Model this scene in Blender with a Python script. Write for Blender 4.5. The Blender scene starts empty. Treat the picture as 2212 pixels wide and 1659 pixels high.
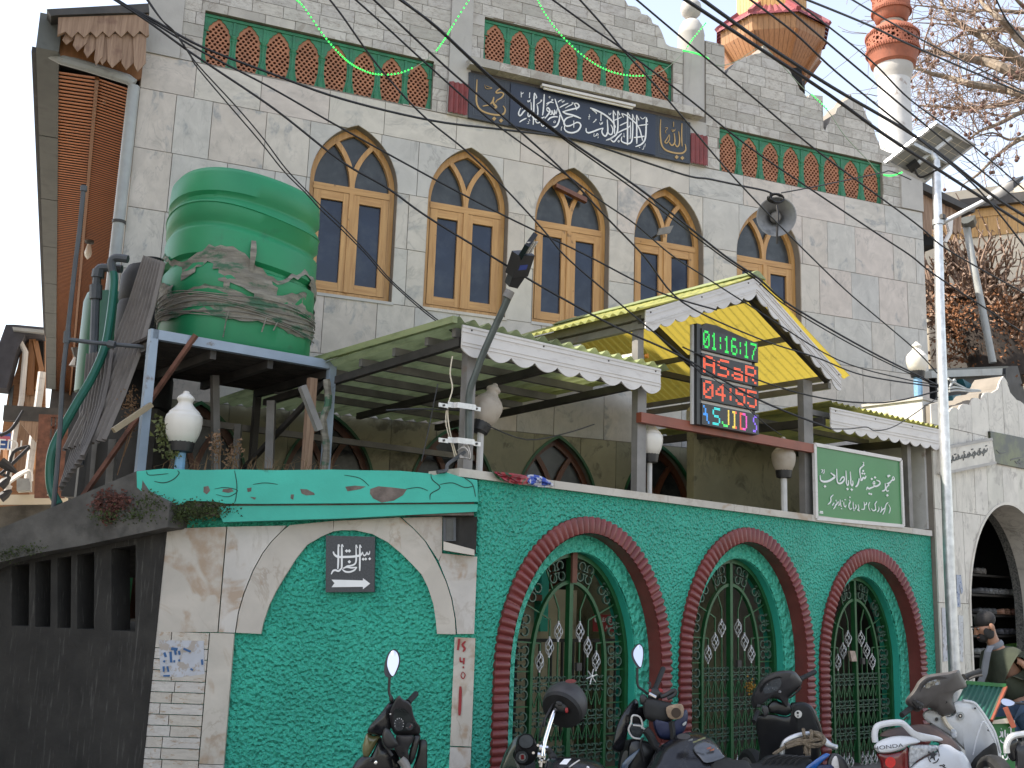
import bpy,bmesh,math,random
from mathutils import Vector,Matrix,Quaternion
from mathutils.geometry import delaunay_2d_cdt
random.seed(11)
SC=bpy.context.scene
COL=SC.collection
F=1085.;CX=512.;CY=384.;CAMZ=1.55
def _n(v):
    l=math.sqrt(sum(c*c for c in v));return tuple(c/l for c in v)
def _cr(a,b):return (a[1]*b[2]-a[2]*b[1],a[2]*b[0]-a[0]*b[2],a[0]*b[1]-a[1]*b[0])
def _dt(a,b):return sum(x*y for x,y in zip(a,b))
UP=_n((188.,-5584.,1085.))
_zf=(0,0,1.);_k=_dt(_zf,UP)
FW_=_n(tuple(_zf[i]-_k*UP[i] for i in range(3)))
RT=_cr(FW_,UP)
if RT[0]<0: RT=tuple(-c for c in RT)
def ray(px,py):
    d=((px-CX)/F,(py-CY)/F,1.)
    return (_dt(d,RT),_dt(d,FW_),_dt(d,UP))
def at(px,py,Y):
    r=ray(px,py);k=Y/r[1];return (r[0]*k,Y,CAMZ+r[2]*k)
def proj(p):
    x,y,z=p[0],p[1],p[2]-CAMZ
    c=tuple(x*RT[i]+y*FW_[i]+z*UP[i] for i in range(3))
    return (CX+F*c[0]/c[2],CY+F*c[1]/c[2])
class Fr:
    def __init__(s,px,py,Y,az):
        p=at(px,py,Y);s.o=(p[0],p[1],0.);s.az=math.radians(az)
        s.c,s.s=math.cos(s.az),math.sin(s.az)
    def w(s,u,d,z):return (s.o[0]+u*s.c-d*s.s,s.o[1]+u*s.s+d*s.c,z)
    def loc(s,p):
        x,y=p[0]-s.o[0],p[1]-s.o[1];return (x*s.c+y*s.s,-x*s.s+y*s.c,p[2])
    def hit(s,px,py,d=0.):
        r=ray(px,py);n=(-s.s,s.c)
        o=(s.o[0]+n[0]*d,s.o[1]+n[1]*d)
        k=(o[0]*n[0]+o[1]*n[1])/(r[0]*n[0]+r[1]*n[1])
        l=s.loc((r[0]*k,r[1]*k,CAMZ+r[2]*k));return (l[0],l[2])
def crop(x0,y0,ws,wi=2212):
    s=ws/wi;return lambda x,y:((x0+x*s)/3,(y0+y*s)/3)
Q=[None]+[crop(x,y,1024) for y in (0,768,1536) for x in (0,1024,2048)]
D=crop(0,0,3072)
A1=crop(1380,200,400);A2=crop(1740,250,400);SG=crop(2430,1320,300);BK=crop(950,1580,200)
S1=crop(1040,1920,340,1469);M1=crop(1480,1900,770);S2=crop(2200,1960,500);S3=crop(2560,1960,512)
LED=crop(2060,930,260,1106);GB=crop(2772,1100,300,995);PR=crop(2860,1500,212,541);LL=crop(0,950,420,1072)
G1=crop(1480,1600,580);TR=crop(2700,0,372,1102);TR2=crop(2700,560,372,1102);WN=crop(880,340,640,1659)
FAC=Fr(450,590,12.,22.2)
FW=Fr(478,590,7.95,39.)
TB=Fr(300,590,7.9,0.)

# ---------------------------------------------------------------- camera, sky, sun, exposure
cd=bpy.data.cameras.new('camera');cam=bpy.data.objects.new('camera',cd);COL.objects.link(cam)
cd.sensor_width=36;cd.sensor_fit='HORIZONTAL';cd.lens=36*F/1024;cd.clip_end=2000;cd.clip_start=.05
cam.location=(0,0,CAMZ)
_X=(RT[0],FW_[0],UP[0]);_Yd=(-RT[1],-FW_[1],-UP[1]);_B=(-RT[2],-FW_[2],-UP[2])
cam.matrix_world=Matrix(((_X[0],_Yd[0],_B[0],0),(_X[1],_Yd[1],_B[1],0),(_X[2],_Yd[2],_B[2],CAMZ),(0,0,0,1)))
SC.camera=cam
SUN_EL=math.radians(47);SUN_AZ=math.atan2(-1,-.15)   # azimuth from +Y towards +X
w=bpy.data.worlds.new('World');SC.world=w;w.use_nodes=True
wn=w.node_tree;bg=wn.nodes['Background']
sky=wn.nodes.new('ShaderNodeTexSky');sky.sky_type='NISHITA';sky.sun_disc=False
sky.sun_elevation=SUN_EL;sky.sun_rotation=SUN_AZ;sky.air_density=1.3;sky.dust_density=1.0;sky.ozone_density=1.4
hsv=wn.nodes.new('ShaderNodeHueSaturation');hsv.inputs['Saturation'].default_value=.72
tint=wn.nodes.new('ShaderNodeMix');tint.data_type='RGBA';tint.blend_type='MULTIPLY';tint.inputs[0].default_value=1;tint.inputs[7].default_value=(1.05,.968,.925,1)
wn.links.new(sky.outputs[0],hsv.inputs['Color']);wn.links.new(hsv.outputs[0],tint.inputs[6]);wn.links.new(tint.outputs[2],bg.inputs[0]);bg.inputs[1].default_value=.15
sd=bpy.data.lights.new('sun','SUN');sd.energy=4.2;sd.angle=math.radians(.53);sd.color=(1,.93,.82)
so=bpy.data.objects.new('sun',sd);COL.objects.link(so)
_S=Vector((math.sin(SUN_AZ)*math.cos(SUN_EL),math.cos(SUN_AZ)*math.cos(SUN_EL),math.sin(SUN_EL)))
so.rotation_euler=_S.to_track_quat('Z','Y').to_euler();so.location=(-20,2,25)
SC.view_settings.view_transform='Standard';SC.view_settings.look='None'
SC.view_settings.exposure=1.38;SC.view_settings.gamma=1;SC.view_settings.use_curve_mapping=False
SC.render.engine='CYCLES'
# ---------------------------------------------------------------- builders
class T:
    def __init__(s,name,label,cat,fr,u=0,d=0,z=0,group=None):
        o=bpy.data.objects.new(name,None);COL.objects.link(o);o.empty_display_size=.1
        o.location=fr.w(u,d,z);o.rotation_euler=(0,0,fr.az)
        o['label']=label;o['category']=cat
        if group:o['group']=group
        s.o=o;s.b=(u,d,z);s.fr=fr
class P:
    def __init__(s,o,par):s.o=o;s.b=par.b;s.fr=par.fr
def finish(me,mat,ang=35):
    if mat is not None:me.materials.append(mat)
    n=len(me.polygons)
    if ang is None:return
    me.polygons.foreach_set('use_smooth',[True]*n)
    me.set_sharp_from_angle(angle=math.radians(ang))
def lerp(a,b,t):return tuple(a[i]+(b[i]-a[i])*t for i in range(len(a)))
def V3(p):return Vector(p)
class MB:
    def __init__(s):s.v=[];s.f=[]
    def add(s,v,f):
        n=len(s.v);s.v+= [tuple(p) for p in v];s.f+=[tuple(i+n for i in q) for q in f];return s
    def box(s,u0,u1,d0,d1,z0,z1):
        return s.add([(u0,d0,z0),(u1,d0,z0),(u1,d1,z0),(u0,d1,z0),(u0,d0,z1),(u1,d0,z1),(u1,d1,z1),(u0,d1,z1)],
          [(0,1,5,4),(1,2,6,5),(2,3,7,6),(3,0,4,7),(4,5,6,7),(3,2,1,0)])
    def hexa(s,p):  # 8 points: bottom ring then top ring
        return s.add(p,[(0,1,5,4),(1,2,6,5),(2,3,7,6),(3,0,4,7),(4,5,6,7),(3,2,1,0)])
    def bar(s,p,q,w,h=None,up=(0,0,1)):
        h=h or w;p=V3(p);q=V3(q);t=(q-p).normalized();up=V3(up)
        if abs(t.dot(up))>.98:up=V3((0,1,0))
        x=t.cross(up).normalized();y=x.cross(t)
        r=[p+x*a*w/2+y*b*h/2 for a,b in ((-1,-1),(1,-1),(1,1),(-1,1))]
        r2=[a+(q-p) for a in r]
        return s.add(r+r2,[(0,1,5,4),(1,2,6,5),(2,3,7,6),(3,0,4,7),(4,5,6,7),(3,2,1,0)])
    def tube(s,pts,r,n=6,closed=False,cap=True):
        pts=[V3(p) for p in pts];m=len(pts)
        rs=r if isinstance(r,(list,tuple)) else [r]*m
        tg=[]
        for i in range(m):
            a=pts[i-1] if (i>0 or closed) else pts[i];b=pts[(i+1)%m] if (i<m-1 or closed) else pts[i]
            t=(b-a);tg.append(t.normalized() if t.length>1e-9 else V3((0,0,1)))
        x=tg[0].orthogonal().normalized()
        if abs(tg[0].z)<.9:x=tg[0].cross(V3((0,0,1))).normalized()
        vs=[];fs=[]
        for i in range(m):
            if i:
                x=(x-tg[i]*x.dot(tg[i]))
                x=x.normalized() if x.length>1e-6 else tg[i].orthogonal().normalized()
            y=tg[i].cross(x)
            for k in range(n):
                a=2*math.pi*(k+.5)/n;vs.append(pts[i]+(x*math.cos(a)+y*math.sin(a))*rs[i])
        for i in range(m if closed else m-1):
            j=(i+1)%m
            for k in range(n):
                l=(k+1)%n;fs.append((i*n+k,i*n+l,j*n+l,j*n+k))
        if cap and not closed:
            fs.append(tuple(range(n-1,-1,-1)));fs.append(tuple((m-1)*n+k for k in range(n)))
        return s.add(vs,fs)
    def lathe(s,prof,c=(0,0,0),n=20,ax=(0,0,1)):
        q=V3((0,0,1)).rotation_difference(V3(ax).normalized());c=V3(c);vs=[];fs=[];m=len(prof)
        for r,h in prof:
            for k in range(n):
                a=2*math.pi*k/n;vs.append(c+q@V3((r*math.cos(a),r*math.sin(a),h)))
        for i in range(m-1):
            for k in range(n):
                l=(k+1)%n;fs.append((i*n+k,i*n+l,(i+1)*n+l,(i+1)*n+k))
        if prof[0][0]>1e-4:fs.append(tuple(range(n-1,-1,-1)))
        if prof[-1][0]>1e-4:fs.append(tuple((m-1)*n+k for k in range(n)))
        return s.add(vs,fs)
    def loft(s,rings,cap=True,closed=True):
        n=len(rings[0]);vs=[p for r in rings for p in r];fs=[];m=len(rings)
        for i in range(m-1):
            for k in range(n if closed else n-1):
                l=(k+1)%n;fs.append((i*n+k,i*n+l,(i+1)*n+l,(i+1)*n+k))
        if cap:
            fs.append(tuple(range(n-1,-1,-1)));fs.append(tuple((m-1)*n+k for k in range(n)))
        return s.add(vs,fs)
    def plate(s,reg,d0,d1):
        """triangulated (u,z) region extruded from depth d0 (front) to d1"""
        vv,tris=reg;n=len(vv)
        vs=[(p[0],d0,p[1]) for p in vv]+[(p[0],d1,p[1]) for p in vv];fs=[];ed={}
        for t in tris:
            fs.append(tuple(t));fs.append(tuple(i+n for i in reversed(t)))
            for i in range(len(t)):
                e=(t[i],t[(i+1)%len(t)]);ed[e]=1
        for (a,b) in list(ed):
            if (b,a) not in ed:fs.append((b,a,a+n,b+n))
        used=sorted({i for f in fs for i in f});mp={o:i for i,o in enumerate(used)}
        return s.add([vs[i] for i in used],[tuple(mp[i] for i in f) for f in fs])
    def poly(s,pts,d0,d1):
        n=len(pts);vs=[(p[0],d0,p[1]) for p in pts]+[(p[0],d1,p[1]) for p in pts]
        fs=[tuple(range(n)),tuple(range(2*n-1,n-1,-1))]+[((i+1)%n,i,i+n,(i+1)%n+n) for i in range(n)]
        return s.add(vs,fs)
    def band(s,pts,w,d0,d1,closed=False,side=0):
        """flat bar of width w following (u,z) points"""
        m=len(pts);L=[];R=[]
        for i in range(m):
            a=pts[i-1] if (i>0 or closed) else pts[i];b=pts[(i+1)%m] if (i<m-1 or closed) else pts[i]
            tx,tz=b[0]-a[0],b[1]-a[1];l=math.hypot(tx,tz) or 1;nx,nz=-tz/l,tx/l
            ww=w[i] if isinstance(w,(list,tuple)) else w
            k1,k2=(ww/2,ww/2) if side==0 else ((ww,0) if side>0 else (0,ww))
            L.append((pts[i][0]+nx*k1,pts[i][1]+nz*k1));R.append((pts[i][0]-nx*k2,pts[i][1]-nz*k2))
        vs=[];fs=[]
        for i in range(m):
            vs+=[(L[i][0],d0,L[i][1]),(R[i][0],d0,R[i][1]),(R[i][0],d1,R[i][1]),(L[i][0],d1,L[i][1])]
        for i in range(m if closed else m-1):
            j=(i+1)%m
            for k in range(4):
                l=(k+1)%4;fs.append((4*i+k,4*j+k,4*j+l,4*i+l))
        if not closed:fs+=[(0,1,2,3),(4*m-1,4*m-2,4*m-3,4*m-4)]
        return s.add(vs,fs)
    def mesh(s,name,mat,b=(0,0,0),ang=35):
        me=bpy.data.meshes.new(name)
        me.from_pydata([(p[0]-b[0],p[1]-b[1],p[2]-b[2]) for p in s.v],[],s.f);me.validate()
        finish(me,mat,ang);return me
    def part(s,name,mat,par,kind=None,label=None,ang=35):
        o=bpy.data.objects.new(name,s.mesh(name,mat,par.b,ang));COL.objects.link(o);o.parent=par.o
        if kind:o['kind']=kind
        if label:o['label']=label
        return P(o,par)
    def solo(s,name,mat,label,cat,fr,u=0,d=0,z=0,group=None,kind=None,ang=35):
        o=bpy.data.objects.new(name,s.mesh(name,mat,(u,d,z),ang));COL.objects.link(o)
        o.location=fr.w(u,d,z);o.rotation_euler=(0,0,fr.az)
        if kind:o['kind']=kind
        if label:o['label']=label
        if cat:o['category']=cat
        if group:o['group']=group
        p=P.__new__(P);p.o=o;p.b=(u,d,z);p.fr=fr;return p
def inst(name,me,par,loc,rot=(0,0,0),scale=(1,1,1)):
    o=bpy.data.objects.new(name,me);COL.objects.link(o);o.parent=par.o
    o.location=(loc[0]-par.b[0],loc[1]-par.b[1],loc[2]-par.b[2]);o.rotation_euler=rot;o.scale=scale;return o
def dup(t,loc=None,rotz=None,label=None,group=None,scale=None):
    def cp(o,p):
        c=o.copy();COL.objects.link(c);c.parent=p
        for ch in list(o.children):cp(ch,c)
        return c
    c=cp(t.o,None)
    if loc:c.location=loc
    if rotz is not None:c.rotation_euler[2]=rotz
    if label:c['label']=label
    if group:c['group']=group
    if scale:c.scale=(scale,)*3
    return c
def region(inc,exc=(),mode='all'):
    polys=list(inc)+list(exc);vs=[];fs=[]
    for p in polys:
        if sum(p[i-1][0]*p[i][1]-p[i][0]*p[i-1][1] for i in range(len(p)))<0:p=p[::-1]
        fs.append(list(range(len(vs),len(vs)+len(p))));vs+=[Vector((q[0],q[1])) for q in p]
    r=delaunay_2d_cdt(vs,[],fs,1,1e-5);ni=len(inc);keep=[]
    for f,of in zip(r[2],r[5]):
        so=set(of);k=[i for i in range(ni) if i in so]
        if (len(k)==ni if mode=='all' else k) and not any(i>=ni for i in so):keep.append(tuple(f))
    return ([(v[0],v[1]) for v in r[0]],keep)
def comps(reg):
    par=list(range(len(reg[0])))
    def f(i):
        while par[i]!=i:par[i]=par[par[i]];i=par[i]
        return i
    for t in reg[1]:
        for i in t[1:]:par[f(i)]=f(t[0])
    g={}
    for t in reg[1]:g.setdefault(f(t[0]),[]).append(t)
    return [(reg[0],v) for v in g.values()]
def area(reg):
    a=0
    for t in reg[1]:
        p=[reg[0][i] for i in t]
        a+=abs(sum(p[i][0]*p[(i+1)%len(p)][1]-p[(i+1)%len(p)][0]*p[i][1] for i in range(len(p))))/2
    return a
def rect(u0,u1,z0,z1):return [(u0,z0),(u1,z0),(u1,z1),(u0,z1)]
def smooth(pts,k=4):
    if len(pts)<3:return list(pts)
    o=[];n=len(pts)
    for i in range(n-1):
        p0,p1,p2,p3=pts[max(i-1,0)],pts[i],pts[i+1],pts[min(i+2,n-1)]
        for j in range(k):
            t=j/k;o.append(tuple(.5*((2*b)+(-a+c)*t+(2*a-5*b+4*c-e)*t*t+(-a+3*b-3*c+e)*t**3) for a,b,c,e in zip(p0,p1,p2,p3)))
    o.append(tuple(pts[-1]));return o
def parch(c,w,zs,za,n=9,z0=None):
    """pointed arch outline, right foot to left foot; closed below at z0"""
    h=za-zs;k=(h*h-w*w)/(2*w);R=w+k;a1=math.atan2(h,k) if k>0 else math.pi-math.atan2(h,-k)
    r=[(c-k+R*math.cos(a1*i/n),zs+R*math.sin(a1*i/n)) for i in range(n+1)]
    l=[(2*c-x,z) for x,z in reversed(r[:-1])]
    o=r+l
    if z0 is not None:o=[(c+w,z0)]+o+[(c-w,z0)]
    return o
def earch(c,a,zs,b,n=24,z0=None):
    o=[(c+a*math.cos(math.pi*i/n),zs+b*math.sin(math.pi*i/n)) for i in range(n+1)]
    if z0 is not None:o=[(c+a,z0)]+o+[(c-a,z0)]
    return o
def tracepts(fr,cr,pts,d=0):return [fr.hit(*cr(*p),d) for p in pts]
def strokes(mb,fr,cr,lst,wm,d,th=.004):
    """brush strokes [(width in crop px,[points])] laid on the plane at depth d; wm = metres per crop px"""
    for i,(wd,pts) in enumerate(lst):
        dd=d-.0003*(i%9)
        if pts=='dot':continue
        if len(pts)==1:
            x,y=pts[0];h=wd
            q=tracepts(fr,cr,[(x-h,y),(x,y+h),(x+h,y),(x,y-h)],d);mb.poly(q,dd-th,d+.001);continue
        p=smooth(tracepts(fr,cr,pts,d),4);m=len(p)
        ws=[wd*wm*(.45+.55*min(1,4*min(j+.6,m-j-.4)/m)) for j in range(m)]
        mb.band(p,ws,dd-th,d+.001)
WORLD=Fr(512,384,5,0);WORLD.o=(0.,0.,0.)
# ---------------------------------------------------------------- materials
def nn(nt,t,**k):
    n=nt.nodes.new(t)
    for a,b in k.items():setattr(n,a,b)
    return n
def base(name):
    m=bpy.data.materials.new(name);m.use_nodes=True;nt=m.node_tree;b=nt.nodes['Principled BSDF'];return m,nt,b
def coords(nt,rand=0,stretch=(1,1,1)):
    tc=nn(nt,'ShaderNodeTexCoord');out=tc.outputs['Object']
    if rand:
        oi=nn(nt,'ShaderNodeObjectInfo');mu=nn(nt,'ShaderNodeMath',operation='MULTIPLY');mu.inputs[1].default_value=rand
        nt.links.new(oi.outputs['Random'],mu.inputs[0]);ad=nn(nt,'ShaderNodeVectorMath',operation='ADD')
        nt.links.new(out,ad.inputs[0]);nt.links.new(mu.outputs[0],ad.inputs[1]);out=ad.outputs[0]
    if stretch!=(1,1,1):
        mp=nn(nt,'ShaderNodeMapping');mp.inputs['Scale'].default_value=stretch;nt.links.new(out,mp.inputs[0]);out=mp.outputs[0]
    return out
def noise(nt,co,sc,det=5,dist=0,rough=.55):
    n=nn(nt,'ShaderNodeTexNoise');n.inputs['Scale'].default_value=sc;n.inputs['Detail'].default_value=det
    n.inputs['Distortion'].default_value=dist;n.inputs['Roughness'].default_value=rough;nt.links.new(co,n.inputs['Vector']);return n.outputs['Fac']
def rng(nt,v,a,b,c=0,d=1):
    m=nn(nt,'ShaderNodeMapRange');m.inputs[1].default_value=a;m.inputs[2].default_value=b;m.inputs[3].default_value=c;m.inputs[4].default_value=d
    nt.links.new(v,m.inputs[0]);return m.outputs[0]
def mixc(nt,f,a,b):
    m=nn(nt,'ShaderNodeMix',data_type='RGBA')
    for i,x in ((0,f),(6,a),(7,b)):
        if isinstance(x,(int,float)):m.inputs[i].default_value=x
        elif isinstance(x,tuple):m.inputs[i].default_value=(*x[:3],1)
        else:nt.links.new(x,m.inputs[i])
    return m.outputs[2]
def math2(nt,op,a,b=0):
    m=nn(nt,'ShaderNodeMath',operation=op)
    for i,x in ((0,a),(1,b)):
        if isinstance(x,(int,float)):m.inputs[i].default_value=x
        else:nt.links.new(x,m.inputs[i])
    return m.outputs[0]
def bumpn(nt,b,h,strength,dist):
    n=nn(nt,'ShaderNodeBump');n.inputs['Strength'].default_value=strength;n.inputs['Distance'].default_value=dist
    nt.links.new(h,n.inputs['Height']);nt.links.new(n.outputs[0],b.inputs['Normal'])
def M(name,col,rough=.6,metal=0.,var=.15,sc=5.,stretch=(1,1,1),bump=0.,bs=60.,dirt=None,dsc=3.,dlo=.55,dhi=.75,dst=(1,1,1),rand=0.,coat=0.,spec=None):
    m,nt,b=base(name);co=coords(nt,rand,stretch)
    f=noise(nt,co,sc,6)
    a=tuple(c*(1-var) for c in col);e=tuple(min(1,c*(1+var)) for c in col)
    c=mixc(nt,rng(nt,f,.3,.7),a,e)
    if dirt:
        co2=coords(nt,rand,dst);f2=noise(nt,co2,dsc,8,0,.65);mk=rng(nt,f2,dlo,dhi);c=mixc(nt,mk,c,dirt)
        if metal:
            mm=math2(nt,'MULTIPLY',math2(nt,'SUBTRACT',1,mk),metal);nt.links.new(mm,b.inputs['Metallic'])
    nt.links.new(c,b.inputs['Base Color']);b.inputs['Roughness'].default_value=rough
    if not(dirt and metal):b.inputs['Metallic'].default_value=metal
    if coat:b.inputs['Coat Weight'].default_value=coat
    if spec is not None:b.inputs['Specular IOR Level'].default_value=spec
    if bump:bumpn(nt,b,noise(nt,coords(nt,rand),bs,4),bump,.01)
    return m
def marble(name,cols,vein,vs=2.2,vw=.03,vamt=.7,blot=None,rough=.5,rand=41.):
    m,nt,b=base(name);co=coords(nt,rand)
    oi=nn(nt,'ShaderNodeObjectInfo');rp=nn(nt,'ShaderNodeValToRGB');cr=rp.color_ramp
    cr.interpolation='CONSTANT'
    while len(cr.elements)<len(cols):cr.elements.new(.5)
    for i,cc in enumerate(cols):
        cr.elements[i].position=i/len(cols);cr.elements[i].color=(*cc,1)
    nt.links.new(oi.outputs['Random'],rp.inputs[0]);c=rp.outputs[0]
    cloud=rng(nt,noise(nt,co,3.5,5,.6),.3,.7,.86,1.1)
    c=mixc(nt,1,c,c);
    mm=nn(nt,'ShaderNodeVectorMath',operation='SCALE');nt.links.new(c,mm.inputs[0]);nt.links.new(cloud,mm.inputs['Scale']);c=mm.outputs[0]
    if blot:
        mk=rng(nt,noise(nt,co,blot[1],4,.8),blot[2],blot[2]+.05);gate=rng(nt,noise(nt,co,9,6),.35,.6)
        c=mixc(nt,math2(nt,'MULTIPLY',math2(nt,'MULTIPLY',mk,gate),.75),c,blot[0])
    co2=coords(nt,rand*1.7,(1,1,.7))
    v=noise(nt,co2,vs,7,2.4,.6);v=math2(nt,'ABSOLUTE',math2(nt,'SUBTRACT',v,.5))
    v=rng(nt,v,0,vw,1,0);mod=rng(nt,noise(nt,co,2.1,3),.45,.7)
    c=mixc(nt,math2(nt,'MULTIPLY',math2(nt,'MULTIPLY',v,mod),vamt),c,vein)
    nt.links.new(c,b.inputs['Base Color']);b.inputs['Roughness'].default_value=rough
    bumpn(nt,b,noise(nt,co,35,3),.08,.01);return m
def wood(name,c1,c2,sc=3.,st=(14,14,1.),rough=.45,rand=17.,bump=.1,knots=True,dirt=None):
    m,nt,b=base(name);co=coords(nt,rand,st);f=noise(nt,co,sc,6,.5)
    c=mixc(nt,rng(nt,f,.32,.68),c1,c2)
    if knots:
        k=noise(nt,coords(nt,rand*2),9,2);c=mixc(nt,rng(nt,k,.7,.76,0,.7),c,tuple(x*.35 for x in c1))
    if dirt:c=mixc(nt,rng(nt,noise(nt,coords(nt,rand),dirt[1],6),dirt[2],dirt[2]+.15,0,.8),c,dirt[0])
    nt.links.new(c,b.inputs['Base Color']);b.inputs['Roughness'].default_value=rough;bumpn(nt,b,f,bump,.005);return m
def emis(name,col,st,colb=(.01,.01,.01)):
    m,nt,b=base(name);b.inputs['Base Color'].default_value=(*colb,1);b.inputs['Emission Color'].default_value=(*col,1);b.inputs['Emission Strength'].default_value=st;return m
def stucco(name,col,bsc=38.,bst=1.,chip=None):
    m,nt,b=base(name);co=coords(nt)
    f=noise(nt,co,2.,5);c=mixc(nt,rng(nt,f,.3,.7),tuple(x*.86 for x in col),tuple(x*1.12 for x in col))
    f3=noise(nt,co,.9,4);c=mixc(nt,rng(nt,f3,.55,.8,0,.35),c,(col[0]*1.6+.03,col[1]*.92,col[2]*.85))
    if chip:
        fc=noise(nt,coords(nt),chip[1],7,.4,.6);c=mixc(nt,rng(nt,fc,chip[2],chip[2]+.02),c,chip[0])
    nt.links.new(c,b.inputs['Base Color']);b.inputs['Roughness'].default_value=.5
    v=nn(nt,'ShaderNodeTexVoronoi',feature='SMOOTH_F1');v.inputs['Scale'].default_value=bsc;v.inputs['Smoothness'].default_value=.6
    ad=nn(nt,'ShaderNodeMix',data_type='VECTOR');ad.inputs[0].default_value=.025
    nz=nn(nt,'ShaderNodeTexNoise');nz.inputs['Scale'].default_value=bsc*.8;nt.links.new(co,nz.inputs['Vector'])
    nt.links.new(co,ad.inputs[4]);nt.links.new(nz.outputs['Color'],ad.inputs[5]);nt.links.new(ad.outputs[1],v.inputs['Vector'])
    h=math2(nt,'ADD',math2(nt,'MULTIPLY',v.outputs['Distance'],1.2),noise(nt,co,bsc*1.4,3))
    bumpn(nt,b,h,bst,.045);return m
def sheetmat(name,col,trans,dirtc,dlo=.5,dst=(1,.25,1)):
    """fibreglass roof sheet: diffuse plus translucent, dirt streaks along the ribs"""
    m,nt,b=base(name);co=coords(nt,0,dst);f=rng(nt,noise(nt,co,7,7,0,.65),dlo,dlo+.25)
    c=mixc(nt,f,col,dirtc);tr=nn(nt,'ShaderNodeBsdfTranslucent');mx=nn(nt,'ShaderNodeMixShader')
    nt.links.new(c,b.inputs['Base Color']);nt.links.new(c,tr.inputs[0]);b.inputs['Roughness'].default_value=.45
    mx.inputs[0].default_value=trans;out=[n for n in nt.nodes if n.type=='OUTPUT_MATERIAL'][0]
    nt.links.new(b.outputs[0],mx.inputs[1]);nt.links.new(tr.outputs[0],mx.inputs[2]);nt.links.new(mx.outputs[0],out.inputs[0]);return m
MT={}
MT['slab']=marble('marble_slab',[(.51,.465,.405),(.495,.455,.40),(.465,.445,.405),(.51,.448,.395),(.475,.45,.405),(.52,.48,.415),(.45,.432,.40),(.50,.445,.385)],(.22,.21,.19),1.6,.03,.55,((.24,.25,.25),1.5,.6))
MT['tile']=marble('marble_tile',[(.45,.42,.37),(.40,.37,.32),(.48,.45,.40),(.36,.335,.29),(.43,.40,.36),(.47,.435,.38)],(.17,.14,.11),4.5,.05,.85,((.27,.23,.19),5.,.54))
MT['slab2']=marble('marble_gatehouse',[(.56,.52,.455),(.53,.50,.435),(.57,.53,.47)],(.25,.22,.19),3.2,.045,.8,((.3,.27,.24),4.,.6))
MT['slab3']=marble('marble_dirty',[(.46,.42,.36),(.44,.40,.345),(.47,.44,.40)],(.2,.15,.1),2.2,.04,.6,((.30,.2,.12),2.2,.56))
MT['slab4']=marble('marble_stained_tinted',[(.26,.24,.15),(.275,.25,.155),(.24,.225,.145)],(.06,.05,.03),2.5,.05,.6,((.07,.06,.035),2.5,.55))  # dirty marble; tint of light through the canopy sheets is in the colour
MT['grout']=M('grout',(.2,.175,.145),.9)
MT['conc']=M('plain_cement',(.40,.38,.35),.85,var=.1,sc=3,bump=.15,bs=40,dirt=(.24,.22,.2),dsc=2,dlo=.58,dhi=.85,dst=(3,3,.6))
MT['honey']=wood('honey_wood',(.39,.20,.065),(.54,.31,.115),2.2,(16,16,1.2))
MT['honeyh']=wood('honey_wood_cross',(.39,.20,.065),(.54,.31,.115),2.2,(1.2,16,16))
MT['brownw']=wood('red_brown_frame',(.11,.04,.022),(.16,.06,.03),2,(12,12,1.5),.4,5.)
MT['glass']=M('blue_film_glass',(.011,.020,.045),.14,var=.35,sc=2.5,rand=9,spec=.45,dirt=(.04,.05,.065),dsc=5,dlo=.5,dhi=.85)
MT['glassd']=M('dusty_glass',(.03,.034,.036),.25,var=.4,sc=6,rand=9,dirt=(.075,.08,.08),dsc=7,dlo=.5,dhi=.85)
MT['jgreen']=M('jali_green',(.022,.165,.078),.5,var=.25,sc=9,bump=.3,bs=50,dirt=(.05,.13,.075),dsc=8)
MT['terra']=M('terracotta',(.36,.155,.085),.8,var=.18,sc=7,rand=13,bump=.2,dirt=(.2,.09,.055),dsc=6)
MT['terra2']=M('minaret_terracotta',(.27,.085,.045),.75,var=.2,sc=5,bump=.2,dirt=(.16,.07,.045),dsc=5,dst=(3,3,.8))
MT['granite2']=M('speckled_granite',(.15,.145,.13),.6,var=.5,sc=60,dirt=(.05,.05,.048),dsc=45,dlo=.5,dhi=.58)
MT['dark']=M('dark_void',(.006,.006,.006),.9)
MT['navy']=M('navy_board',(.018,.026,.048),.45,var=.15,sc=3)
MT['granite']=M('dark_granite',(.028,.032,.04),.35,var=.5,sc=90,dirt=(.07,.08,.09),dsc=120,dlo=.58,dhi=.66)
MT['white']=M('lettering_white',(.72,.72,.71),.5,var=.05)
MT['gold']=M('lettering_gold',(.42,.27,.10),.45,var=.1)
MT['redsheet']=M('red_corrugated',(.19,.035,.032),.5,var=.2,sc=8,dirt=(.1,.03,.03),dsc=6,dst=(1,1,.3))
MT['stucco']=stucco('green_roughcast',(.042,.46,.32))
MT['turq']=stucco('green_plain_paint',(.032,.37,.27),90,.12,((.16,.12,.10),2.6,.70))
MT['turqtex']=stucco('green_scale_plaster',(.05,.42,.29),20,.9)
MT['maroon']=M('maroon_paint',(.155,.03,.026),.42,var=.2,sc=6,bump=.15,bs=40,dirt=(.3,.15,.13),dsc=9,dlo=.7,dhi=.76)
MT['iron']=M('green_iron',(.010,.078,.023),.42,var=.25,sc=10,dirt=(.03,.06,.03),dsc=12,dlo=.6,dhi=.8)
MT['irond']=M('green_iron_scroll',(.05,.095,.065),.45,var=.25,sc=10)
MT['silver']=M('silver_paint',(.55,.54,.52),.35,.3,var=.15,sc=30)
MT['steel']=M('weathered_steel',(.19,.18,.17),.55,.25,var=.25,sc=5,dst=(1,1,1),dirt=(.17,.1,.06),dsc=4,dlo=.6,dhi=.8)
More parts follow.
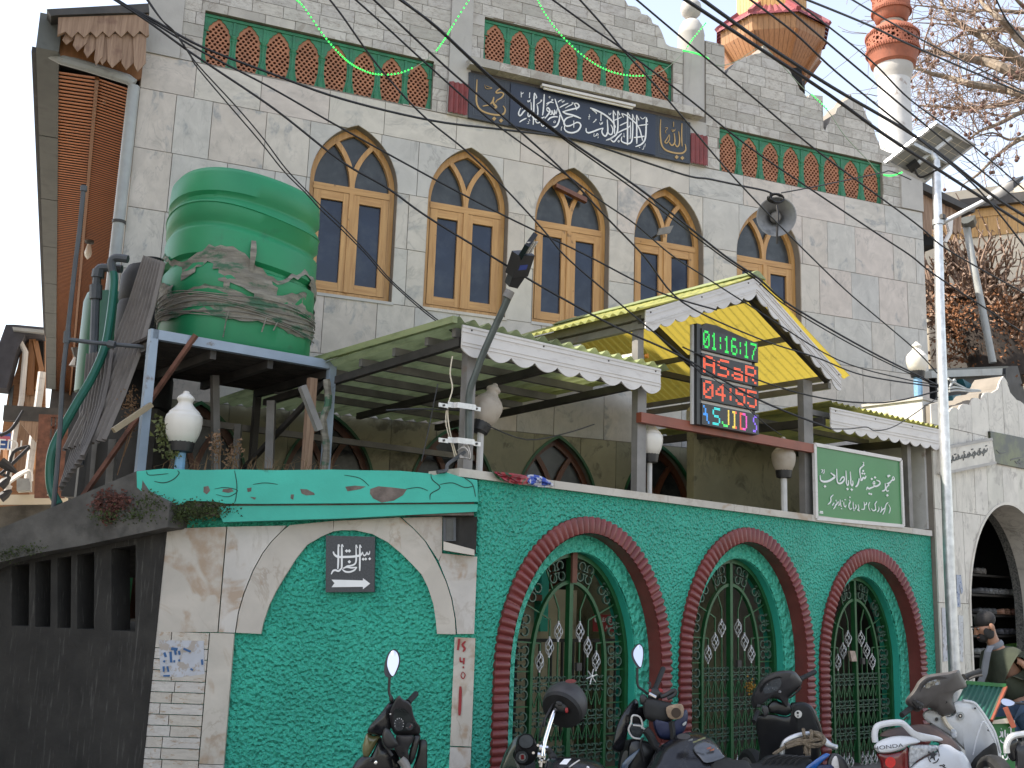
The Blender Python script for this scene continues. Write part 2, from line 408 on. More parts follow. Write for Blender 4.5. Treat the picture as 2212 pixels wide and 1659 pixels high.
MT['steeld']=M('dark_steel',(.05,.046,.042),.6,.2,var=.3,sc=5,dirt=(.10,.06,.04),dsc=5,dlo=.6,dhi=.85)
MT['galv']=M('galvanised',(.55,.56,.57),.42,.75,var=.2,sc=14)
MT['fascia']=M('white_fascia',(.60,.57,.54),.55,var=.08,sc=3,dirt=(.33,.29,.26),dsc=4,dlo=.55,dhi=.9,dst=(1.5,1,6))
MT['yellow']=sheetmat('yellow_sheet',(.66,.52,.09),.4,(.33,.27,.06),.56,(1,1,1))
MT['dullyel']=sheetmat('unlit_yellow_sheet',(.38,.37,.11),.18,(.13,.16,.06),.44)  # duller copy of the yellow sheet; missing sun glow put into the colour
MT['olive']=sheetmat('algae_shade_sheet',(.38,.43,.22),.38,(.15,.18,.085),.46)  # greener algae-coated sheet; its unlit look is also put into the colour
MT['rust']=M('rust',(.13,.055,.035),.8,var=.4,sc=12,bump=.2)
MT['redbeam']=M('red_oxide_beam',(.20,.05,.025),.5,var=.2,sc=4,dirt=(.1,.04,.03),dsc=5)
MT['bluesteel']=M('blue_grey_paint',(.27,.33,.40),.45,var=.12,sc=4,dirt=(.15,.12,.1),dsc=9,dlo=.62,dhi=.72)
MT['tank']=M('green_polythene',(.012,.215,.085),.5,var=.12,sc=2,bump=.04,bs=25,dirt=(.02,.13,.06),dsc=4,dlo=.6,dhi=.8)
MT['wrap']=M('torn_grey_wrap',(.20,.185,.15),.8,var=.4,sc=5,stretch=(1,1,6),bump=.7,bs=28,dirt=(.05,.12,.07),dsc=3.5,dlo=.52,dhi=.6,dst=(1,1,3))
MT['black']=M('black_plastic',(.012,.012,.013),.42,var=.3,sc=9)
MT['blackg']=M('black_gloss',(.010,.010,.012),.22,var=.2,sc=5,dirt=(.04,.038,.034),dsc=7,dlo=.5,dhi=.9)
MT['blackt']=M('black_tank_plastic',(.007,.007,.008),.65,var=.3,sc=5,dirt=(.03,.03,.03),dsc=6)
MT['rubber']=M('black_rubber',(.010,.010,.010),.7,var=.3,sc=20)
MT['cable']=M('cable_black',(.010,.009,.010),.55,var=.2)
MT['chrome']=M('chrome',(.75,.75,.76),.12,1.,var=.05)
MT['opal']=M('opal_globe',(.62,.59,.53),.3,var=.06,sc=4,dirt=(.42,.36,.28),dsc=5,dlo=.5,dhi=.9,dst=(1,1,.6))
MT['opald']=M('dusty_globe',(.36,.31,.25),.55,var=.12,sc=5,dirt=(.22,.17,.12),dsc=6,dlo=.5,dhi=.8)
MT['bluepost']=M('blue_post',(.16,.31,.46),.5,var=.2,sc=9,dirt=(.3,.3,.3),dsc=14,dlo=.6,dhi=.68)
MT['whitepost']=M('whitewashed_post',(.50,.49,.47),.6,var=.12,sc=6,dirt=(.25,.2,.17),dsc=7,dlo=.58,dhi=.7)
MT['asphalt']=M('dusty_street',(.15,.14,.125),.9,var=.25,sc=8,bump=.4,bs=90)
MT['paving']=M('courtyard_cement',(.16,.15,.14),.9,var=.2,sc=3)
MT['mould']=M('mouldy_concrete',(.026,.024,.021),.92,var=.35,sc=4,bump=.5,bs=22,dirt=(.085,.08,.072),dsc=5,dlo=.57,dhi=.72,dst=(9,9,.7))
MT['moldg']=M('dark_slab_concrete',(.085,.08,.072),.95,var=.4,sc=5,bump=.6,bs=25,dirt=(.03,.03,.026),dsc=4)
MT['moss']=M('moss',(.035,.05,.012),1.,var=.6,sc=14)
MT['beamt']=M('turquoise_beam_paint',(.03,.37,.28),.55,var=.13,sc=2.5,bump=.25,bs=18,dirt=(.02,.15,.11),dsc=3.2,dlo=.66,dhi=.72)
MT['beampeel']=M('bare_plaster',(.13,.105,.09),.95,var=.35,sc=12,bump=.5,bs=40)
MT['orangew']=wood('orange_panelling',(.40,.135,.045),(.54,.20,.07),3,(1.5,1.5,30),.5,7.,.15,False)
MT['greyw']=wood('weathered_fringe',(.20,.12,.075),(.34,.225,.15),3,(14,14,1),.7,23.,.2,False,((.1,.04,.03),4.,.58))
MT['tower']=wood('varnished_tower_boards',(.36,.19,.055),(.50,.30,.10),3,(12,12,.6),.45,19.,.1)
MT['towerf']=wood('tower_fascia_shaded',(.23,.11,.04),(.31,.16,.06),3,(12,12,.6),.5,19.,.1)  # darker copy of the tower wood; fascia shade put into the colour
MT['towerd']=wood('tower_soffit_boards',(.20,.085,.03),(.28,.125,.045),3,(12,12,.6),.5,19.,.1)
MT['rooft']=M('red_roof_tile',(.21,.042,.05),.5,var=.25,sc=9,rand=7)
MT['lgrey']=M('light_grey_pipe',(.33,.34,.33),.5,var=.12,sc=5,dirt=(.2,.19,.17),dsc=4,dst=(1,1,.4))
MT['dkpipe']=M('dark_grey_pipe',(.055,.06,.065),.5,var=.25,sc=6)
MT['hose']=M('green_hose',(.008,.10,.065),.4,var=.15)
MT['zinc']=M('old_corrugated_iron',(.17,.15,.135),.6,.25,var=.3,sc=4,dirt=(.08,.065,.055),dsc=4,dlo=.5,dhi=.75)
MT['beige']=M('beige_plaster',(.62,.55,.43),.9,var=.1,sc=2,bump=.1,bs=20,dirt=(.47,.41,.32),dsc=1.5,dlo=.55,dhi=.8)
MT['bark']=M('bark',(.24,.19,.14),.9,var=.35,sc=6,dirt=(.11,.09,.07),dsc=8,dlo=.45,dhi=.65)
MT['twig']=M('twig',(.22,.15,.11),.9,var=.3,sc=20)
MT['stump']=M('dark_bark',(.035,.027,.022),1.,var=.5,sc=9,bump=.8,bs=14)
MT['gutter']=M('dark_gutter',(.10,.105,.095),.6,var=.2,sc=3,dirt=(.05,.05,.045),dsc=3)
MT['deadleaf']=M('dead_leaf',(.20,.085,.035),.9,var=.5,sc=9)
MT['weed']=M('dry_weed',(.16,.09,.045),.9,var=.4,sc=9)
MT['leaf']=M('olive_leaf',(.075,.085,.022),.7,var=.5,sc=12)
MT['signg']=M('green_banner',(.03,.185,.052),.4,var=.13,sc=1.4)
MT['red']=M('red_paint',(.24,.012,.015),.5)
# ---------------------------------------------------------------- ground
MB().add([(-400,-400,0),(400,-400,0),(400,900,0),(-400,900,0)],[(0,1,2,3)]).solo('street',MT['asphalt'],None,None,WORLD,kind='structure')
MB().add([(-1.,.35,.012),(6.1,.35,.012),(6.5,6.3,.012),(-1.,6.3,.012)],[(0,1,2,3)]).solo('courtyard_floor',MT['paving'],None,None,FW,kind='structure')
# ---------------------------------------------------------------- mosque
mosque=T('mosque','white marble clad mosque with pointed wooden windows and latticed gable bands','mosque',FAC)
UL,UR=-3.68,6.83
h=lambda l,cr,d=0:tracepts(FAC,cr,l,d)
cg=h([(1840,0),(1858,35),(1905,42),(1935,60),(1945,90),(1985,98),(2008,118),(2018,150),(2055,165),(2075,205),(2092,250),(2105,285),(2128,300),(2230,325)],Q[2])
rg=h([(150,262),(270,290),(272,474),(286,478),(300,450),(322,432),(350,395),(372,388),(402,370),(450,352),(500,345),(512,325),(522,308),(530,289),(545,300),(560,330),(574,350),(590,372),(610,402),(632,418),(652,425),(684,436),(690,455),(702,470),(712,500),(728,520),(745,545),(758,580),(774,592),(792,612),(812,640),(822,612),(908,622),(912,830),(925,852),(935,815),(950,800),(962,760),(990,735),(1002,700),(1020,690),(1030,668),(1048,655),(1075,640),(1092,608),(1108,640),(1130,648),(1150,668),(1168,695),(1182,722),(1200,770),(1225,792),(1238,830),(1250,872),(1262,905),(1272,918),(1284,964),(1330,985),(1390,1000),(1400,1060),(1500,1090)],Q[3])
OUT=[(UL,0),(UR,0),(UR,rg[-1][1])]+list(reversed(rg))+[(3.2,rg[0][1]+.02),(2.92,cg[-1][1])]+list(reversed(cg))+[(1.9,9.75),(1.4,10.1),(.9,9.75),(.3,9.5),(-.03,9.3),(-.3,9.3),(-.9,9.5),(-1.8,10.3),(-2.6,9.6),(-3.3,9.4),(UL,9.4)]
WC=[-1.335,.03,1.37,2.715,4.215];SILL,SPR,APX,WW=4.7,5.99,6.7,.5
LWC=[-2.78,-1.42,-.02,1.25,2.6]
wins=[parch(c,WW,SPR,APX,10,SILL) for c in WC]
lwins=[parch(c,.5,2.55,3.36,10,1.2) for c in LWC]
JAL=[(-3.1,-.48,7.07),(.13,2.76,7.80),(3.46,6.14,7.06)];JH=.61
jrect=[rect(a,b,z,z+JH) for a,b,z in JAL]
MB().plate(region([OUT],wins+lwins+jrect),.012,.32).part('wall',MT['grout'],mosque)
b=MB().box(UL+.01,UR-.01,.5,24,0,7.4).box(UL+.02,UL+.3,.33,.5,0,7.4).box(UR-.3,UR-.02,.33,.5,0,7.4)
b.part('building_body',MT['conc'],mosque)
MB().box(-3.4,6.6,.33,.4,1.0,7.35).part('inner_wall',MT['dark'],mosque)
# marble cladding, stone by stone
UNIT=MB().box(-.5,.5,0,1,-.5,.5).mesh('marble_piece',None)
_unit={}
def unit(mat):
    if mat.name not in _unit:
        me=UNIT.copy();me.materials.clear();me.materials.append(mat);_unit[mat.name]=me
    return _unit[mat.name]
def clad(par,name,mat,rows,u0,u1,wr,out,exc,gap=.007,d=0.,th=.014,seed=1,first=0.):
    r=random.Random(seed)
    bbs=[(min(p[0] for p in e),max(p[0] for p in e),min(p[1] for p in e),max(p[1] for p in e),e) for e in exc]
    for z1,z0 in zip(rows,rows[1:]):
        u=u0-first*r.random()
        while u<u1-.02:
            w=r.uniform(*wr);e=min(u+w,u1)
            if u1-e<.1:e=u1
            a=max(u,u0);q=rect(a+gap/2,e-gap/2,z0+gap/2,z1-gap/2);u=e
            if q[1][0]-q[0][0]<.02:continue
            near=[x[4] for x in bbs if x[0]<q[1][0] and x[1]>q[0][0] and x[2]<z1 and x[3]>z0]
            full=(q[1][0]-q[0][0])*(q[2][1]-q[0][1])
            if out is None and not near:ar=full
            else:
                rg_=region([q]+([out] if out else []),near);ar=area(rg_)
            if ar<.1*full and ar<.004:continue
            cu,cz=(q[0][0]+q[1][0])/2,(q[0][1]+q[2][1])/2;dd=d+r.uniform(-.002,.002)
            if abs(ar-full)<1e-4*full+1e-6:
                inst(name,unit(mat),par,(cu,dd,cz),(r.uniform(-.003,.003),0,r.uniform(-.003,.003)),(q[1][0]-q[0][0],th,q[2][1]-q[0][1]))
            else:
                for cm in comps(rg_):
                    if area(cm)<.0015:continue
                    mb=MB().plate(([(p[0]-cu,p[1]-cz) for p in cm[0]],cm[1]),0,th);inst(name,mb.mesh(name,mat),par,(cu,dd,cz))
grow=[7.05,6.645,5.985,5.335,4.68,4.03,3.38,2.73,2.05]
for i,(a,b2) in enumerate(zip(grow,grow[1:])):
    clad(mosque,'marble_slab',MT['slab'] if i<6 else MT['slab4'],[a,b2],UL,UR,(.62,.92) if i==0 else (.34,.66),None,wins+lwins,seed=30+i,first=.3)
jx=jrect+[rect(-.3,-.03,7,9.9),rect(2.9,3.25,7,9.9),rect(UL,-3.32,7.0,9.9),rect(-.04,3.02,7.05,7.78)]
rows=[9.1-.146*i for i in range(15)]
clad(mosque,'marble_tile',MT['tile'],rows,-3.32,-.3,(.26,.42),OUT,jx,gap=.006,seed=3,first=.3)
clad(mosque,'marble_tile',MT['tile'],[9.3-.146*i for i in range(11)],-.03,2.92,(.26,.42),OUT,jx,gap=.006,seed=4,first=.3)
clad(mosque,'marble_tile',MT['tile'],[9.25-.146*i for i in range(16)],3.25,UR,(.24,.40),OUT,jx,gap=.006,seed=5,first=.3)
# pilasters and ledge
MB().box(-.3,-.03,-.03,.05,7.05,9.25).part('pilaster',MT['conc'],mosque)
MB().box(UL-.005,-3.32,-.022,.05,7.05,9.35).part('pilaster',MT['conc'],mosque)
MB().box(6.45,6.835,-.022,.05,7.06,7.85).part('pilaster',MT['conc'],mosque)
pil=MB().lathe([(.175,7.768),(.175,8.88),(.178,8.89),(.178,8.91),(.17,8.95),(.15,9.03),(.11,9.1),(.05,9.14),(.035,9.16)],(3.075,.08,0),24).part('pilaster',MT['conc'],mosque)
MB().lathe([(.03,9.14),(.07,9.16),(.125,9.22),(.14,9.29),(.125,9.36),(.07,9.42),(.03,9.45),(.02,9.6),(.0,9.62)],(3.075,.08,0),20).part('ball_finial',MT['conc'],pil);MB().box(2.92,3.24,-.025,.05,7.05,7.66).part('pilaster',MT['conc'],mosque)
u=-.09;r=random.Random(5)
while u<3.1:
    e=min(u+r.uniform(.25,.45),3.12);MB().box(u+.002,e-.002,-.17,-.02,7.66,7.765).part('ledge_slab',MT['tile'],mosque);u=e
# windows
def window(c,sill,spr,apx,w,mv,mh,glassm,par,lower=False):
    fr=.065
    o=parch(c,w-.004,spr,apx,12,sill+.004);ih=parch(c,w-fr,spr,apx-fr*1.25,12,sill+fr)
    win=MB().plate(region([o],[ih]),.115,.2).part('window',mv,par)
    if not lower:
        # plastered reveal
        rv=MB();pts=parch(c,w+.001,spr,apx+.001,12,sill-.001);pts.append(pts[0])
        vs=[(p[0],-.004,p[1]) for p in pts]+[(p[0],.2,p[1]) for p in pts];n=len(pts)
        rv.add(vs,[(i,i+1,i+1+n,i+n) for i in range(n-1)]).part('reveal',MT['conc'],win)
        MB().box(c-w-.01,c+w+.02,-.012,.118,sill-.035,sill-.002).part('sill',MT['slab'],win)
    th=.075
    MB().box(c-w+fr-.004,c+w-fr+.004,.1,.19,spr-th,spr).part('transom',mh,win)
    # intersecting tracery
    hh=apx-spr;k=(hh*hh-w*w)/(2*w);R=w+k;L=[];i=0
    while True:
        a=i*.06;x=-k+R*math.cos(a)-w;z=R*math.sin(a)
        if z>0 and (abs(x)+k)**2+z*z>(R-.03)**2 or i>40:break
        L.append((x,z));i+=1
    lx=L[-1]
    MB().band([(c+p[0],spr+p[1]) for p in L],.055,.112,.185).part('tracery',mv,win)
    MB().band([(c-p[0],spr+p[1]) for p in L],.055,.113,.184).part('tracery',mv,win)
    arc=[(-k+R*math.cos(math.atan2(hh,k)*j/20),R*math.sin(math.atan2(hh,k)*j/20)) for j in range(21)]
    right=[p for p in arc if p[1]<lx[1]];top=[p for p in arc if p[1]>=lx[1]]
    pr=[(c+p[0],spr+p[1]) for p in right]+[(c-q[0],spr+q[1]) for q in reversed(L)]
    pl=[(2*c-p[0],p[1]) for p in pr]
    pm=[(c-q[0],spr+q[1]) for q in L]+[(c+p[0],spr+p[1]) for p in top]+[(c-p[0],spr+p[1]) for p in reversed(top[:-1])]+[(c+q[0],spr+q[1]) for q in reversed(L[1:])]
    for pp in (pr,pl,pm):MB().poly(pp,.165,.169).part('pane',MT['glassd'] if not lower else glassm,win)
    # two casements
    z0,z1=sill+fr,spr-th
    for s in (-1,1):
        a,b=(c+.008,c+w-fr-.004) if s>0 else (c-w+fr+.004,c-.008)
        st=.085
        o=rect(a,b,z0+.004,z1-.004);q=rect(a+st,b-st,z0+.1,z1-.1)
        MB().box(a,a+st,.105,.165,z0+.004,z1-.004).part('casement_stile',mv,win)
        MB().box(b-st,b,.105,.165,z0+.004,z1-.004).part('casement_stile',mv,win)
        MB().box(a+st+.001,b-st-.001,.107,.163,z0+.004,z0+.1).part('casement_rail',mh,win)
        MB().box(a+st+.001,b-st-.001,.107,.163,z1-.1,z1-.004).part('casement_rail',mh,win)
        MB().box(a+st-.01,b-st+.01,.14,.146,z0+.09,z1-.09).part('pane',glassm,win)
    MB().box(c-.028,c+.028,.09,.12,z0,z1).part('cover_strip',mv,win)
    return win
for i,c in enumerate(WC):
    wn_=window(c,SILL,SPR,APX,WW,MT['honey'],MT['honeyh'],MT['glass'],mosque)
    if i==2:MB().hexa([(c-.22,.02,6.42),(c+.2,.03,6.30),(c+.2,.1,6.30),(c-.22,.1,6.42),(c-.22,.02,6.47),(c+.2,.03,6.36),(c+.2,.1,6.36),(c-.22,.1,6.47)]).part('loose_board',MT['brownw'],wn_)
for c in LWC:
    window(c,1.2,2.55,3.36,.5,MT['brownw'],MT['brownw'],MT['glassd'],mosque,True)
    o=parch(c,.52,2.55,3.39,12,1.2);q=parch(c,.495,2.55,3.352,12,1.2)
    MB().plate(region([o],[q]),-.02,.03).part('window_trim',MT['iron'],mosque)
# jali bands
def scr_outline(s=1.,H=.575):
    hw=[(-.0,.098),(.03,.1),(.10,.118),(.18,.130),(.30,.132),(.36,.122),(.375,.131),(.405,.126),(.43,.108),(.445,.112),(.475,.095),(.49,.075),(.50,.077),(.525,.052),(.535,.033),(.545,.03),(.575,.0)]
    k=H/.575
    return [(x*s,z*k) for z,x in hw if x>0]+[(0,H)]+[(-x*s,z*k) for z,x in reversed(hw) if x>0]
so_=[(p[0],p[1]-.012) for p in scr_outline(1.09,.6)]
holes=[]
for rI in range(16):
    for cI in range(-3,4):
        x=cI*.056+(.028 if rI%2 else 0);z=.025+rI*.0345
        hp=[(x+.0185*math.cos(a)*(1 if a<math.pi else .9),z+.0165*math.sin(a)) for a in [math.pi*j/4 for j in range(8)]]
        def inside(p):
            zz=[q for q in so_ if q[0]>0]
            for q1,q2 in zip(zz,zz[1:]):
                if q1[1]<=p[1]<=q2[1]:
                    xw=q1[0]+(q2[0]-q1[0])*(p[1]-q1[1])/max(1e-6,q2[1]-q1[1]);return abs(p[0])<xw-.008
            return False
        if all(inside(p) for p in hp):holes.append(hp)
ME_SCR=MB().plate(region([so_],holes),0,.03).mesh('lattice_screen',MT['terra'])
balp=[(.034,0),(.04,.05),(.036,.1),(.02,.16),(.016,.24),(.022,.31),(.03,.335),(.024,.35),(.034,.365),(.034,.39)]
ME_BAL=MB().lathe(balp,n=10).mesh('baluster',MT['jgreen'])
for a,b,z in JAL:
    n=8;p=(b-a)/n
    ex=[[(a+p*(i+.5)+q[0],z+.005+q[1]) for q in scr_outline()] for i in range(n)]
    jb=MB().plate(region([rect(a+.002,b-.002,z+.002,z+JH-.002)],ex),.055,.085).box(a,b,.055,.32,z+JH-.012,z+JH-.002).part('lattice_band',MT['jgreen'],mosque)
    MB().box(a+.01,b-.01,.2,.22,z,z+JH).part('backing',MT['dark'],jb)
    for i in range(n):
        inst('lattice_screen',ME_SCR,jb,(a+p*(i+.5),.068,z+.002))
    for i in range(1,n):
        inst('baluster',ME_BAL,jb,(a+p*i,.06,z+.005))
    for i in range(n+1):  # moulded spandrel ribs
        uu=min(max(a+p*i,a+.02),b-.02)
        MB().box(uu-.013,uu+.013,.044,.057,z+.41,z+JH-.05).box(uu-.045,uu+.045,.047,.057,z+.40,z+.412).part('spandrel_moulding',MT['jgreen'],jb)
    MB().box(a+.004,b-.004,.042,.057,z+JH-.045,z+JH-.015).part('top_moulding',MT['jgreen'],jb)
# ---------------------------------------------------------------- calligraphy board under the ledge
bd=T('calligraphy_board','long navy calligraphy board with white script and gold end panels under the marble ledge','sign',FAC,1.5,-.05,7.07)
def quadpoly(cr,pts,d):return tracepts(FAC,cr,pts,d)
tl=FAC.hit(*A1(150,85),-.05);bl=FAC.hit(*A1(138,838),-.05);tr=FAC.hit(*A2(1832,650),-.05);br=FAC.hit(*A2(1826,1332),-.05)
MB().poly([bl,br,tr,tl],-.05,-.012).part('backboard',MT['granite'],bd)
c1=FAC.hit(*A1(835,500),-.06)[0];c2=FAC.hit(*A2(1245,900),-.06)[0]
MB().box(c1,c2,-.066,-.051,bl[1]+.004,tl[1]-.03).part('centre_panel',MT['navy'],bd)
for ua,ub in ((bl[0]+.03,c1-.03),(c2+.02,br[0]-.03)):
    MB().band([(ua+.03,bl[1]+.05),(ub-.03,bl[1]+.05),(ub-.03,bl[1]+.55),(ua+.03,bl[1]+.55)],.004,-.0535,-.051,True).part('border_line',M('faint_line',(.11,.12,.13),.6),bd)
k=.0603*.0117
W1=[(12,[(1012,415),(1018,450),(1045,440),(1045,425)]),(12,[(1012,430),(1015,510)]),(14,[(1155,430),(1150,520)]),(14,[(1118,560),(1122,582),(1138,585),(1142,562),(1157,580),(1166,545)]),
(26,[(1232,440),(1225,560),(1220,760),(1213,965)]),(18,[(1234,435),(1270,505),(1252,530)]),(20,[(1175,590),(1182,720),(1168,800),(1140,832),(1124,800),(1138,710)]),
(24,[(1140,690),(1060,742),(1010,805),(982,812),(970,770),(1002,690)]),(12,[(1022,705),(1055,655),(1045,625),(1025,640)]),(20,[(985,922),(1040,885),(1102,855)]),
(24,[(1185,800),(1225,865),(1290,880),(1345,860),(1400,835)]),(22,[(1278,640),(1290,720),(1285,810)]),(15,[(1265,632),(1338,582),(1354,556),(1330,560)]),
(24,[(1396,458),(1388,600),(1380,720),(1366,810)]),(20,[(1245,890),(1275,935),(1320,925),(1362,888)]),(18,[(1340,950),(1370,990),(1418,945)]),
(26,[(1432,700),(1452,685),(1478,705),(1490,745),(1455,800),(1405,862)]),(20,[(1432,705),(1452,740),(1490,745)]),
(20,[(1488,790),(1518,792),(1524,730),(1548,795),(1566,790),(1566,720),(1592,785),(1612,700)]),(24,[(1452,895),(1495,852),(1560,832),(1622,835)]),
(26,[(1572,535),(1620,680),(1680,830),(1742,965)]),(17,[(1428,622),(1480,592),(1552,600)]),(15,[(1430,655),(1480,600),(1530,562),(1535,545),(1512,552)]),(10,[(1468,508),(1492,498),(1482,528)]),
(26,[(1652,800),(1642,900),(1605,980),(1550,1008),(1508,985)]),(16,[(1622,592),(1652,567),(1692,550)]),(18,[(1650,682),(1720,642),(1792,610)]),(12,[(1690,568),(1695,590),(1708,588),(1714,568),(1724,580),(1730,560)]),
(16,[(1742,690),(1800,655),(1852,630),(1875,600),(1852,602)]),(27,[(1890,612),(1940,612),(1974,652),(1945,688),(1890,700),(1800,722),(1700,750)]),(18,[(1890,618),(1912,650),(1935,720)]),
(30,[(1698,748),(1760,782),(1850,802),(1930,830),(2005,862)]),(26,[(1868,828),(1775,852),(1728,905),(1728,962),(1775,988),(1840,975),(1900,940)]),
(28,[(1738,965),(1732,1035),(1780,1085),(1870,1098),(1955,1062),(2000,990),(1982,940),(1930,928),(1878,962)]),(14,[(1885,898),(1885,1015)]),
(10,[(1696,1000),(1680,1010),(1675,1065)]),(9,[(1128,905),(1140,940),(1108,948)]),(9,[(1435,970),(1440,1015),(1418,1030)]),(10,[(1556,905),(1578,905),(1580,925),(1555,930),(1552,905)]),(9,[(1140,870),(1158,895),(1145,905)])]
W2=[(26,[(100,745),(103,800),(140,822),(220,800),(300,768),(385,742)]),(26,[(382,745),(360,800),(390,862),(428,872),(458,800),(456,700),(450,600)]),(22,[(448,770),(480,842),(528,842),(542,760),(508,690)]),
(26,[(550,455),(555,600),(566,720),(572,845)]),(16,[(550,452),(592,530)]),(26,[(622,460),(625,600),(624,760),(600,845),(555,885),(480,930),(428,945)]),(16,[(624,458),(658,530)]),
(30,[(165,410),(230,435),(330,480),(430,540),(530,630),(590,735)]),(16,[(195,435),(268,490),(262,505)]),(16,[(348,500),(345,625)]),(13,[(325,650),(335,682),(350,680),(355,655),(366,675),(376,640)]),(14,[(214,655),(250,622),(270,600),(252,600)]),(8,[(155,515),(145,605)]),(8,[(136,555),(168,548)]),(12,[(475,490),(484,522),(500,515),(514,490)]),
(28,[(786,490),(786,700),(786,880),(784,1025)]),(16,[(788,488),(828,552)]),(26,[(866,512),(872,700),(866,880),(850,970),(800,1003),(720,985),(682,950),(690,890)]),(14,[(868,510),(902,602)]),
(26,[(688,500),(760,530),(840,590),(920,662),(982,750),(1020,880),(1036,955)]),(16,[(692,505),(720,565)]),(26,[(936,528),(938,700),(939,900),(940,1005)]),(16,[(936,526),(978,615)]),
(28,[(1096,568),(1095,700),(1086,880),(1060,965),(1000,1022),(918,1052)]),(16,[(1098,566),(1118,642)]),(24,[(893,902),(980,892),(1066,880)]),(18,[(970,702),(1050,692),(1126,680)]),(14,[(998,558),(1030,592),(1060,578),(1085,558)]),
(18,[(658,702),(720,672),(792,640)]),(16,[(548,622),(620,592),(692,560)]),(22,[(605,832),(700,782),(790,742),(830,700)]),(16,[(832,640),(836,760),(830,922)]),(24,[(690,832),(620,902),(560,972),(508,935)]),
(8,[(725,830),(731,902)]),(8,[(710,882),(742,880)]),(12,[(620,960),(640,978),(648,955),(628,952)]),(12,[(235,830),(228,880),(262,868),(285,832),(300,858),(258,868)]),(10,[(300,885),(295,912)]),(9,[(1062,1035),(1050,1092),(1025,1092)]),(8,[(1074,1052),(1080,1000)]),(9,[(985,1065)]),(18,[(560,870),(500,915),(440,940)])]
mb=MB();strokes(mb,FAC,A1,W1,k,-.068);strokes(mb,FAC,A2,W2,k*1.02,-.068);mb.part('white_lettering',MT['white'],bd,'stuff')
G1_=[(30,[(282,215),(276,330),(270,480),(276,600),(310,682),(380,742),(480,780),(600,802),(700,798),(742,755),(746,700),(712,650)]),(22,[(690,318),(722,350),(640,380),(598,420),(610,440),(680,428),(722,455),(690,512),(610,560),(590,600)]),(38,[(540,555),(560,620),(600,665),(570,690)]),(26,[(560,505),(545,570),(505,620)]),(20,[(375,657),(440,645),(520,640)]),(36,[(565,865)]),(36,[(680,895)]),(8,[(408,300),(420,352),(465,372),(530,355),(480,340),(430,320)])]
G2_=[(30,[(1338,600),(1330,760),(1336,920),(1362,1042),(1430,1112),(1550,1152),(1680,1162),(1746,1120),(1752,1060),(1740,1008)]),(22,[(1690,665),(1685,850),(1692,1050)]),(24,[(1634,800),(1650,930),(1640,1022),(1605,1052),(1570,1000)]),(24,[(1560,828),(1572,960),(1545,1022),(1505,1022),(1480,975)]),(18,[(1480,848),(1440,920),(1405,978),(1440,990),(1480,935),(1482,862)]),(12,[(1522,758),(1530,798),(1548,800),(1552,772),(1568,792),(1578,755)]),(12,[(1550,640),(1550,722)]),(9,[(1408,742),(1452,740),(1418,790),(1424,830)]),(34,[(1600,1225)]),(34,[(1696,1240)])]
mb=MB();strokes(mb,FAC,A1,G1_,k,-.053);strokes(mb,FAC,A2,G2_,k*1.02,-.053);mb.part('gold_lettering',MT['gold'],bd,'stuff')
def corr(mb,u0,u1,z0,z1,d,per,amp,th=.004,n=8,top=None):
    m=int((u1-u0)/per*n);vs=[];fs=[]
    for j,z in enumerate((z0,z1)):
        for s in (0,th):
            for i in range(m+1):
                uu=u0+(u1-u0)*i/m;vs.append((uu,d+s+amp*math.sin(2*math.pi*(uu-u0)/per),z+(top(uu) if top and j else 0)))
    q=m+1
    for i in range(m):
        fs+=[(i,i+1,2*q+i+1,2*q+i),(q+i+1,q+i,3*q+i,3*q+i+1),(2*q+i,2*q+i+1,3*q+i+1,3*q+i),(i+1,i,q+i,q+i+1)]
    return mb.add(vs,fs)
for (cr,x0,x1,y0,y1,lb) in ((Q[2],690,822,515,745,'short maroon corrugated sheet at the left end of the navy calligraphy board'),(A2,1838,2130,830,1350,'short maroon corrugated sheet at the right end of the navy calligraphy board')):
    a=FAC.hit(*cr(x0,y1),-.06);b=FAC.hit(*cr(x1,y0+60),-.06)
    z0=FAC.hit(*cr((x0+x1)/2,y1-10),-.06)[1];z1=FAC.hit(*cr((x0+x1)/2,y0+20),-.06)[1]
    corr(MB(),a[0],b[0],z0,z1,-.06,.062,.012).solo('corrugated_sheet',MT['redsheet'],lb,'metal sheet',FAC,a[0],-.06,z0,'maroon corrugated sheets')
# tube light on the ledge
p=FAC.hit(*Q[2](1295,560),-.12);q=FAC.hit(*Q[2](1900,690),-.12)
tu=T('tube_light','long white tube light fitting under the marble ledge above the navy board','light',FAC,p[0],-.2,p[1])
MB().box(p[0],q[0],-.15,-.09,7.60,7.63).part('fitting',MT['fascia'],tu);MB().tube([(p[0]+.03,-.12,7.583),(q[0]-.03,-.12,7.583)],.014,8).part('tube',MT['opal'],tu)
# flood light at the fourth window
p=FAC.hit(*Q[2](2075,1500),-.12)
fl=T('flood_light','small grey flood light over the transom of the fourth upper window','light',FAC,p[0],-.05,p[1])
MB().hexa([(p[0]-.11,-.2,p[1]-.09),(p[0]+.05,-.24,p[1]-.05),(p[0]+.08,-.17,p[1]-.03),(p[0]-.08,-.13,p[1]-.07),(p[0]-.08,-.22,p[1]-.0),(p[0]+.09,-.26,p[1]+.05),(p[0]+.11,-.2,p[1]+.07),(p[0]-.06,-.15,p[1]+.02)]).part('lamp_body',MT['steel'],fl)
MB().bar((p[0],-.18,p[1]),(p[0],.11,p[1]-.02),.02).part('bracket',MT['steeld'],fl)
